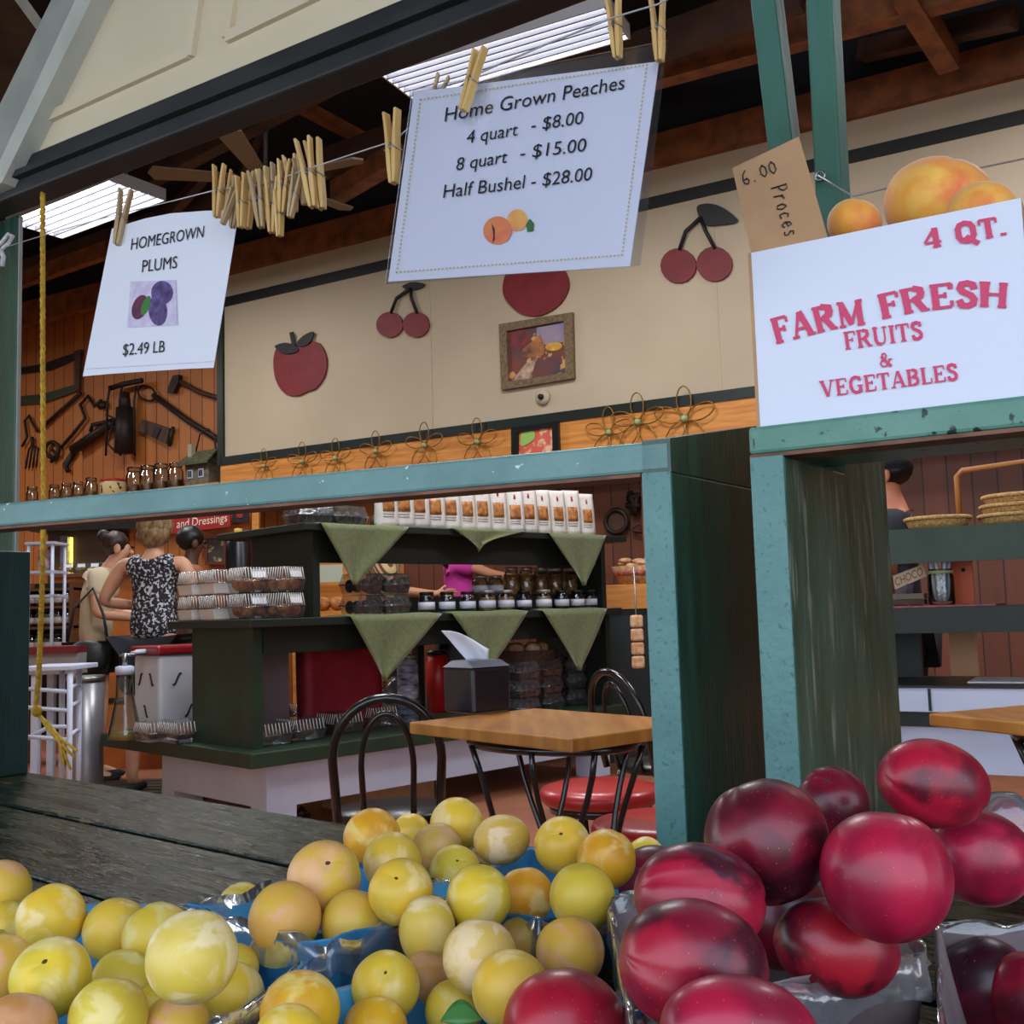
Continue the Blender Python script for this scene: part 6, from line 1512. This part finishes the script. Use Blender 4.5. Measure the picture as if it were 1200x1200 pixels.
# items on the middle shelf
b = MB(); cl_ = on_shelf(1110, .12, zM+.001); b.pbox(ru_(-.66, -.015, zM+.001), e30*.56, n30*.36, Z*.006); obj('shelf_cloth', b, mat('pink patterned cloth', (170, 92, 96), .8, col2=(110, 60, 70), scale=40), label='pink patterned cloth on the middle shelf of the right stand', cat='cloth')
q = on_shelf(1097, .07, zM+.008); t = thing('mason_jar', 'glass mason jar of white stirrers on the right stand', 'jar', q)
b = MB(); b.lathe([(0, 0), (.043, 0), (.046, .01), (.046, .10), (.040, .115), (.042, .13), (.039, .13), (.043, .10), (.043, .012), (0, .012)], 20, c=q); obj('glass_body', b, glass, t)
b = MB(); b.lathe([(.044, .112), (.046, .114), (.046, .122), (.044, .124)], 20, c=q); obj('neck_ring', b, mat('greenish glass rim', (150, 160, 120), .25), t)
for k in range(8):
    a = k*.8; b = MB(); b.tube([q+V((.022*cos(a), .022*sin(a), .014)), q+V((.034*cos(a), .034*sin(a), .158))], .0065, 6); obj('stirrer', b, white_paint, t)
q = on_shelf(1062, .10, zM+.008); t = thing('lettered_tin', 'tilted strip sign with red lettering leaning beside the mason jar', 'sign', q)
TP = Pl(q, n30); pix = [(1046, 675), (1082, 661), (1086, 675), (1049, 691)]; b = MB(); b.prism(flatpoly(pix, TP), n30*.012); obj('board', b, mat('cream tin', (200, 186, 150), .5), t)
ptext('lettering', 'CHOCO', mat('red lettering', (150, 36, 40), .5), t, (1050, 687), (1082, 673.5), (-2, -9), TP, off=-.002)
for k in range(2): b = MB(); b.box(q+V((.0, .03, .012+.022*k)), (.12, .09, .02), rz=-.5); obj('stacked_tin', b, [old_wood, mat('khaki tin', (110, 100, 80), .5)][k], t)
b = MB(); b.bar(q+V((-.02, .03, .03)), q+V((.01, .05, .16)), .05, .04); obj('packet', b, mat('grey packet', (120, 110, 120), .5, col2=(70, 60, 70), scale=20), t)
q = on_shelf(1121, .16, zM+.008); t = thing('orange_board', 'orange wooden tag board with a hole right of the mason jar', 'board', q); b = MB(); hh = zT-.13-zM
b.pbox(q-e30*.035, e30*.075, n30*.015, Z*(hh+.02)); obj('board', b, mat('orange red wood', (196, 84, 36), .5), t)
b = MB(); b.lathe([(0, 0), (.007, 0), (.007, .004), (0, .004)], 12, c=q+e30*.01+Z*(hh-.03)-n30*.004, M=Matrix.Rotation(radians(-30), 3, 'Z')@Matrix.Rotation(radians(90), 3, 'X')); obj('hole', b, cut_black, t)
# dark chair behind, papers on the counter
t = thing('wooden_plank', 'upright pale plank standing behind the white counter of the right stand', 'board', on_shelf(1118, .40, zC+.01)); q = on_shelf(1118, .405, zC+.01); b = MB(); b.pbox(q-e30*.05, e30*.10, n30*.02, Z*(zM-zC-.04)); obj('plank', b, mat('tan plank', (190, 136, 88), .5), t)
for (px, tt, w, m, lb) in ((1120, .06, .2, paper, 'white papers lying on the right counter'), (1185, .05, .16, mat('yellow card', (220, 206, 130), .6), 'yellow card lying on the right counter')):
    q = on_shelf(px, tt, zC+.009); b = MB(); b.pbox(q, e30*w, n30*.26, Z*.004); obj('paper_stack', b, m, label=lb, cat='paper')
# ================================================================== FRUIT
def fruit_mat(name, base, c2, c3, rough, scale=26, lo=.42, hi=.60, scale3=38, lo3=.50, hi3=.62, coat=.0, spec=.45, sss=.0, dots=None):
    hj = .004 if dots else .012
    m = bpy.data.materials.new(name); m.use_nodes = True; nt = m.node_tree; N = nt.nodes; L = nt.links
    b = N['Principled BSDF']; b.inputs['Roughness'].default_value = rough; b.inputs['Coat Weight'].default_value = coat; b.inputs['Coat Roughness'].default_value = .2; b.inputs['Specular IOR Level'].default_value = spec
    if sss: b.inputs['Subsurface Weight'].default_value = sss; b.inputs['Subsurface Radius'].default_value = (.01, .006, .002)
    tc = N.new('ShaderNodeTexCoord'); oi = N.new('ShaderNodeObjectInfo'); mu = N.new('ShaderNodeMath'); mu.operation = 'MULTIPLY'; mu.inputs[1].default_value = 23
    L.new(oi.outputs['Random'], mu.inputs[0]); va = N.new('ShaderNodeVectorMath'); va.operation = 'ADD'; L.new(tc.outputs['Object'], va.inputs[0]); L.new(mu.outputs[0], va.inputs[1])
    def nz(s, d=3, dist=0.0):
        n = N.new('ShaderNodeTexNoise'); n.inputs['Scale'].default_value = s; n.inputs['Detail'].default_value = d; n.inputs['Distortion'].default_value = dist; L.new(va.outputs[0], n.inputs['Vector']); return n.outputs['Fac']
    def rng(src, a, c):
        r = N.new('ShaderNodeMapRange'); r.interpolation_type = 'SMOOTHSTEP'; r.inputs['From Min'].default_value = a; r.inputs['From Max'].default_value = c; L.new(src, r.inputs[0]); return r.outputs[0]
    def mix(f, a, c, af=None):
        x = N.new('ShaderNodeMix'); x.data_type = 'RGBA'; L.new(f, x.inputs[0])
        if hasattr(a, 'type'): L.new(a, x.inputs[6])
        else: x.inputs[6].default_value = lin(a)
        x.inputs[7].default_value = lin(c); return x.outputs[2]
    cur = mix(rng(nz(scale, 2, .3), lo, hi), base, c2)
    cur = mix(rng(nz(scale3, 4, .6), lo3, hi3), cur, c3)
    hv = N.new('ShaderNodeHueSaturation'); mr = N.new('ShaderNodeMapRange'); mr.inputs['To Min'].default_value = .5-hj; mr.inputs['To Max'].default_value = .5+hj
    wn = N.new('ShaderNodeTexWhiteNoise'); wn.noise_dimensions = '1D'; L.new(oi.outputs['Random'], wn.inputs['W']); L.new(wn.outputs['Value'], mr.inputs[0]); L.new(mr.outputs[0], hv.inputs['Hue']); L.new(cur, hv.inputs['Color']); cur = hv.outputs[0]
    if dots:
        v = N.new('ShaderNodeTexVoronoi'); v.inputs['Scale'].default_value = dots[1]; L.new(va.outputs[0], v.inputs['Vector'])
        r = N.new('ShaderNodeMapRange'); r.inputs['From Min'].default_value = .10; r.inputs['From Max'].default_value = .05; L.new(v.outputs['Distance'], r.inputs[0]); cur = mix(r.outputs[0], cur, dots[0])
    L.new(cur, b.inputs['Base Color'])
    nb = nz(160, 3); bp = N.new('ShaderNodeBump'); bp.inputs['Strength'].default_value = .08; bp.inputs['Distance'].default_value = .002; L.new(nb, bp.inputs['Height']); L.new(bp.outputs[0], b.inputs['Normal'])
    return m
PM = {'y': fruit_mat('plum yellow', (230, 188, 54), (216, 182, 62), (232, 204, 130), .42, sss=.12),
      'g': fruit_mat('plum golden', (228, 168, 36), (218, 150, 34), (232, 194, 110), .42, sss=.12),
      'p': fruit_mat('plum pale bloom', (224, 190, 106), (216, 180, 72), (236, 208, 158), .46, scale=24, sss=.1),
      'o': fruit_mat('plum peachy blush', (226, 170, 84), (220, 178, 62), (230, 174, 122), .46, scale=22, sss=.12),
      'e': fruit_mat('plum green yellow', (214, 184, 60), (220, 184, 60), (220, 200, 116), .44, sss=.1),
      'b': fruit_mat('plum brown blush', (198, 144, 74), (192, 152, 66), (206, 156, 104), .46, sss=.1)}
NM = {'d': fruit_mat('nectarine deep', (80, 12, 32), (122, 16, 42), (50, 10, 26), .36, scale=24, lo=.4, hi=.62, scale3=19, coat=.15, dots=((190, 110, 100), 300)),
      'r': fruit_mat('nectarine red', (172, 24, 54), (134, 16, 44), (92, 12, 34), .36, scale=24, lo=.4, hi=.62, scale3=19, lo3=.56, hi3=.72, coat=.15, dots=((214, 120, 110), 300)),
      'm': fruit_mat('nectarine crimson', (122, 16, 42), (166, 26, 50), (66, 10, 30), .36, scale=24, lo=.4, hi=.62, scale3=19, coat=.15, dots=((200, 110, 100), 300))}
scar_m = mat('stem scar', (74, 52, 24), .8)
LB, MBk, BB_, FB = 'in the left basket', 'in the blue middle basket', 'in the back right basket', 'in the front basket'
# cx, cy, rx, ry, material, depth nudge, scar, label
PL_ = [
 (1,1043,34,32,'o',0,0,'orange tinged plum cut by the left frame edge, highest in its basket'),
 (8,1086,30,28,'e',.02,0,'greenish plum at the left frame edge under the orange tinged one'),
 (60,1076,40,36,'y',0,0,'round yellow plum at the back left of the left basket'),
 (0,1137,36,40,'o',0,0,'brownish blushed plum cut by the left frame edge, middle height'),
 (60,1146,45,43,'y',0,1,'yellow plum with a stem dot facing out, near the left frame edge'),
 (135,1090,35,36,'e',0,0,'greenish plum at the back of the left basket, third from the left edge'),
 (184,1100,36,42,'e',0,0,'yellow green plum half hidden behind the big rosy plum'),
 (225,1121,49,53,'p',-.05,0,'big pale rosy plum standing highest at the right of the left basket'),
 (143,1152,38,34,'e',.02,0,'olive green plum low between the stem dot plum and the rosy plum'),
 (127,1192,46,40,'y',0,0,'pale yellow plum cut by the bottom frame edge below the olive plum'),
 (20,1210,46,40,'b',0,0,'brown plum in the bottom left corner'),
 (206,1206,40,36,'o',0,0,'plum cut by the bottom frame edge below the big rosy plum'),
 (272,1167,36,36,'y',.03,0,'yellow plum low right of the big rosy plum'),
 (276,1134,26,26,'e',.06,0,'small shaded plum just right of the big rosy plum'),
 (182,1176,22,22,'y',.06,0,'plum barely showing beneath the olive one'),
 (352,1186,47,42,'g',.0,0,'golden orange plum at the bottom centre, blue basket above it'),
 (338,1222,42,40,'y',-.03,0,'plum at the bottom edge in front of the golden orange plum'),
 (283,1065,30,27,'e',.04,0,'green plum at the left end of the blue basket'),
 (334,1076,44,38,'o',.06,0,'wide peachy plum at the front of the blue basket'),
 (380,1029,41,43,'o',.03,1,'peachy plum with a stem mark, left of the pile in the blue basket'),
 (415,1082,39,36,'o',.06,0,'peachy plum at the right front corner of the blue basket'),
 (436,981,34,31,'g',0,0,'golden plum at the top left of the back row'),
 (460,1010,36,31,'y',-.01,0,'yellow plum just below the golden plum of the back row'),
 (470,1045,37,37,'y',-.03,1,'yellow plum with a central dimple, left of the pile'),
 (481,976,22,22,'y',.05,0,'small yellow plum peeping behind the back left golden plum'),
 (512,995,30,28,'b',.03,0,'dull brownish plum beneath the topmost back plum'),
 (535,966,31,30,'y',0,0,'topmost yellow plum of the back row below the table'),
 (588,984,35,26,'p',0,0,'pale green heart shaped plum in the back row'),
 (533,1021,30,28,'e',.01,1,'olive plum with a dark stem hole at the middle of the pile'),
 (570,1010,22,20,'b',.05,0,'shaded plum between the olive and pale heart shaped plums'),
 (561,1052,40,34,'y',-.02,0,'large yellow plum at the centre of the pile'),
 (501,1090,30,41,'p',-.01,0,'tall mottled plum left of the pale front plum'),
 (562,1121,38,46,'p',-.02,0,'tall pale whitish plum below the large central plum'),
 (616,1050,33,31,'g',.03,0,'golden plum half behind the large central plum'),
 (659,991,32,33,'y',0,1,'yellow plum with a dark hole in its skin, back right'),
 (711,1007,34,33,'g',-.01,0,'smooth golden plum beside the holed one, back right'),
 (682,1051,41,34,'e',-.01,0,'olive yellow plum at the front of the back right group'),
 (757,1004,24,20,'y',.05,0,'plum peeping out behind the leftmost dark nectarine'),
 (668,1115,41,37,'o',-.01,0,'peach blushed plum left of the clear plastic by the nectarines'),
 (611,1100,26,26,'b',.05,0,'shaded plum behind the tall whitish plum'),
 (598,1159,46,41,'y',-.02,0,'yellow plum just above the front red nectarine'),
 (532,1184,34,32,'e',.02,0,'olive plum at the bottom edge left of the front red nectarine'),
 (452,1156,44,33,'y',.0,1,'yellow plum with a stem crease at the front centre'),
 (499,1149,33,30,'b',.03,0,'orange brown plum between two front yellow plums'),
 (440,1208,40,34,'g',.0,0,'orange plum cut by the bottom frame edge at the front centre'),
 (427,1048,20,20,'b',.06,0,'shaded plum deep inside the blue basket'),
]
NC_ = [
 (898,985,71,70,'d',0,0,'dark nectarine with pale dots in front of the green boards'),
 (976,941,46,36,'d',.0,1,'dark nectarine with stem end up, farthest back'),
 (1094,918,66,50,'r',0,0,'bright red nectarine highest of the pile at the right'),
 (1038,1026,73,73,'r',0,0,'large red nectarine in the middle of the pile with a scratch'),
 (1149,1005,62,53,'r',.0,0,'red nectarine at the right behind the large middle one'),
 (1200,975,40,40,'r',.05,0,'nectarine cut by the right frame edge behind clear plastic'),
 (821,1052,78,60,'m',0,0,'cleft crimson nectarine at the left of the pile'),
 (768,1040,44,50,'d',.07,0,'blackish nectarine at the far left behind the cleft one'),
 (813,1131,87,72,'m',0,0,'big dark nectarine with a lilac sheen at the front left'),
 (981,1110,75,53,'m',0,0,'oval nectarine lying sideways at the front centre of the pile'),
 (868,1214,96,64,'r',0,0,'red nectarine cut by the bottom frame edge, right one'),
 (663,1206,73,64,'r',0,0,'red nectarine cut by the bottom frame edge among the yellow plums'),
 (1156,1156,56,52,'d',.03,0,'dark nectarine in the separate right basket'),
 (914,1074,58,56,'d',0.0,0,'added dark nectarine standing in for shadow in the gap of the pile, under two larger ones'),  # filler fruit, its dark skin supplies the shadow of the gap
 (1012,1092,54,52,'d',0.02,0,'added dark nectarine standing in for shadow behind the oval sideways one'),  # second filler, dark skin in place of shadow
 (1214,1172,56,50,'r',.0,0,'nectarine cut by the bottom right frame corner'),
]
FR = []
for i, (x, y, rx, ry, m, dd, sc, lb) in enumerate(PL_):
    rm = (rx+ry)/2; rx, ry = rx*.6+rm*.4, ry*.6+rm*.4
    r = (rx+ry)/2; hor = 733-.03*x; d = .35*(FPX*.0262/r) + .65*(FPX*.212/(y-hor)) + dd; d = min(d, FPX*.262/(y-hor))
    FR.append(['plum', x, y, rx, ry, m, sc, lb, d, d])
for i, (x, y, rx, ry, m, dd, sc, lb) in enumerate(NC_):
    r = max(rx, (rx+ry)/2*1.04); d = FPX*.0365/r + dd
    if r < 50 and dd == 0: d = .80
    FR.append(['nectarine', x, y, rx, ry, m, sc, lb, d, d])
for it in range(260):           # settle the pile: push overlapping fruit apart along their sight lines
    mv = [0]*len(FR)
    pos = [P(f[1], f[2], f[8]) for f in FR]; R = [(f[3]+f[4])/2*f[8]/FPX for f in FR]
    for i in range(len(FR)):
        for j in range(i):
            dv = pos[i]-pos[j]; ov = (R[i]+R[j])*.985-dv.length
            if ov > 0:
                a, c = (i, j) if FR[i][8] < FR[j][8] else (j, i)
                mv[a] -= ov*.22; mv[c] += ov*.22
    for i, f in enumerate(FR): f[8] = max(f[9]-.10, min(f[9]+.12, f[8]+max(-.01, min(.01, mv[i])), FPX*.268/(f[2]-733+.03*f[1])))
grp = {'plum': 'yellow plums on the counter', 'nectarine': 'nectarines in their baskets'}
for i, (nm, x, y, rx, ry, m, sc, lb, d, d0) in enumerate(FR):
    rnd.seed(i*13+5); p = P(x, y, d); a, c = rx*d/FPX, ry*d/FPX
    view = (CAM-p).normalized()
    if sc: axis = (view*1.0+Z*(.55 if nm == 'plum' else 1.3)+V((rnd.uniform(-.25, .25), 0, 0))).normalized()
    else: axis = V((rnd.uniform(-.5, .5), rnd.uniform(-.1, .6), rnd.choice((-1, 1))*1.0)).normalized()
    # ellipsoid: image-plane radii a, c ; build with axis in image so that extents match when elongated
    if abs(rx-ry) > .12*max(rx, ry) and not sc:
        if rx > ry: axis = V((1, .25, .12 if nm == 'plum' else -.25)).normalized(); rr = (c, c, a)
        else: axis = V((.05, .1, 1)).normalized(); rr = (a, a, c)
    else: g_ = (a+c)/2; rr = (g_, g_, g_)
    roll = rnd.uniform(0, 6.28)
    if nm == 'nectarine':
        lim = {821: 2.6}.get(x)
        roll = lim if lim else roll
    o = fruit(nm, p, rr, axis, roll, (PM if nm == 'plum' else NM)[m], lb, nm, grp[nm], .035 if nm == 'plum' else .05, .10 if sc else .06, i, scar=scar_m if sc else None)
    if sc: o.children[0].data.materials[0] = scar_m

# ------------------------------------------------------------------ baskets and plastic
blue_b = mat('blue paper basket', (66, 150, 196), .5, col2=(52, 130, 178), scale=14, bump=.3, bscale=60)
grey_b = mat('grey brown paper basket', (132, 116, 116), .6, col2=(108, 92, 96), scale=14, bump=.4, bscale=50)
def basket_sq(name, label, corners, z0, z1, m, taper=.80, liner=True, seed=0, lift=.006):
    # corners: four rim points in plan, counter-clockwise
    c = sum(corners, V((0, 0, 0)))/4; t = thing(name, label, 'basket', V((c.x, c.y, z0)))
    n = 48; outer = []
    def rim(u):
        k = (u % 1)*4; i = int(k); f = k-i; f = f*f*(3-2*f)*.35+f*.65; return corners[i].lerp(corners[(i+1) % 4], f)
    b = MB(); vs = []; fs = []
    for (z, kk, o_) in ((z0+.001, taper, 0), (z1, 1.0, 0), (z1+.003, 1.03, 0), (z1, .985, 0), (z0+.006, taper*.97, 0)):
        for i in range(n):
            p = rim(i/n); q = c+(p-c)*kk; q.z = z + (.006*sin(i/n*8*pi+seed) if z > z0+.01 else 0); vs.append(q)
    for r_ in range(4):
        for i in range(n): fs.append((r_*n+i, r_*n+(i+1) % n, (r_+1)*n+(i+1) % n, (r_+1)*n+i))
    fs.append(tuple(range(n))[::-1]); fs.append(tuple(4*n+i for i in range(n)))
    b.add(vs, fs, True); obj('basket_body', b, m, t)
    if liner:
        b = MB(); vs = []; fs = []; nn = 90
        for j, (kk, zz) in enumerate(((.97, -.02), (1.0, .003), (1.02, .004), (1.03, -.008), (1.035, -.02))):
            for i in range(nn):
                p = rim(i/nn); q = c+(p-c)*(kk+.025*mnoise.noise(V((i*.45, j*.7, seed)))*(j > 0)); q.z = z1+zz+lift*mnoise.noise(V((i*.33, j*.5, seed+9)))+.003*sin(i*.9+seed); vs.append(q)
        for r_ in range(4):
            for i in range(nn): fs.append((r_*nn+i, r_*nn+(i+1) % nn, (r_+1)*nn+(i+1) % nn, (r_+1)*nn+i))
        b.add(vs, fs, True); obj('plastic_liner', b, clear_bag, t)
    return t
def sq_at(pf, ang, s, s2=None):
    s2 = s2 or s; u = V((cos(ang), sin(ang), 0)); w = V((-sin(ang), cos(ang), 0)); p = V((pf.x, pf.y, 0)); return [p, p+u*s, p+u*s+w*s2, p+w*s2]
BZ = CZ+.001
basket_sq('fruit_basket', 'bright blue paper basket wrapped in clear plastic, middle of the plums', sq_at(PZ(388, 1112, .80), radians(52), .17, .165), BZ, .80, blue_b, .93, True, 1)
basket_sq('fruit_basket', 'blue paper basket mostly hidden under the back right plums', sq_at(PZ(632, 1088, .79), radians(46), .17, .17), BZ, .79, blue_b, .82, True, 2)
basket_sq('fruit_basket', 'plum basket at the left, plastic rim showing by the dark counter', sq_at(PZ(190, 1235, .79), radians(72), .25, .27), BZ, .785, blue_b, .86, True, 3)
basket_sq('fruit_basket', 'plum basket at the bottom centre with clear plastic rim', sq_at(PZ(470, 1290, .80), radians(46), .19, .15), BZ, .79, blue_b, .85, True, 4, .007)
basket_sq('fruit_basket', 'grey paper basket of nectarines with clear plastic over its rim', [PZ(745, 1210, .82), PZ(1085, 1122, .82), PZ(1085, 1122, .82)+PZ(715, 1062, .82)-PZ(745, 1210, .82), PZ(715, 1062, .82)], BZ, .82, grey_b, .85, True, 5, .008)
basket_sq('fruit_basket', 'grey paper basket of nectarines cut by the bottom right frame corner', [PZ(1108, 1225, .80), PZ(1108, 1225, .80)+V((.22, .02, 0)), PZ(1100, 1090, .80)+V((.24, .03, 0)), PZ(1100, 1090, .80)], BZ, .80, grey_b, .86, True, 6, .008)
# green leaf at the bottom edge
b = MB(); lf_ = P(540, 1196, .60); b.sheet(lambda u, v: lf_+V(((u-.5)*.022, .009*sin(pi*u)*(v-.5), .010*sin(pi*u)*(v-.35)+.003*sin(pi*u))), 10, 4, .0008)
obj('leaf', b, mat('leaf green', (58, 110, 44), .4), label='small green leaf at the bottom edge between plums', cat='leaf')
# plastic tuft beside the right nectarine
bagm(P(1178, 962, .80)-Z*.03, .045, .05, clear_bag, 11, 'puff of clear plastic wrap behind the right red nectarine', 'plastic wrap', 'plastic_wrap')
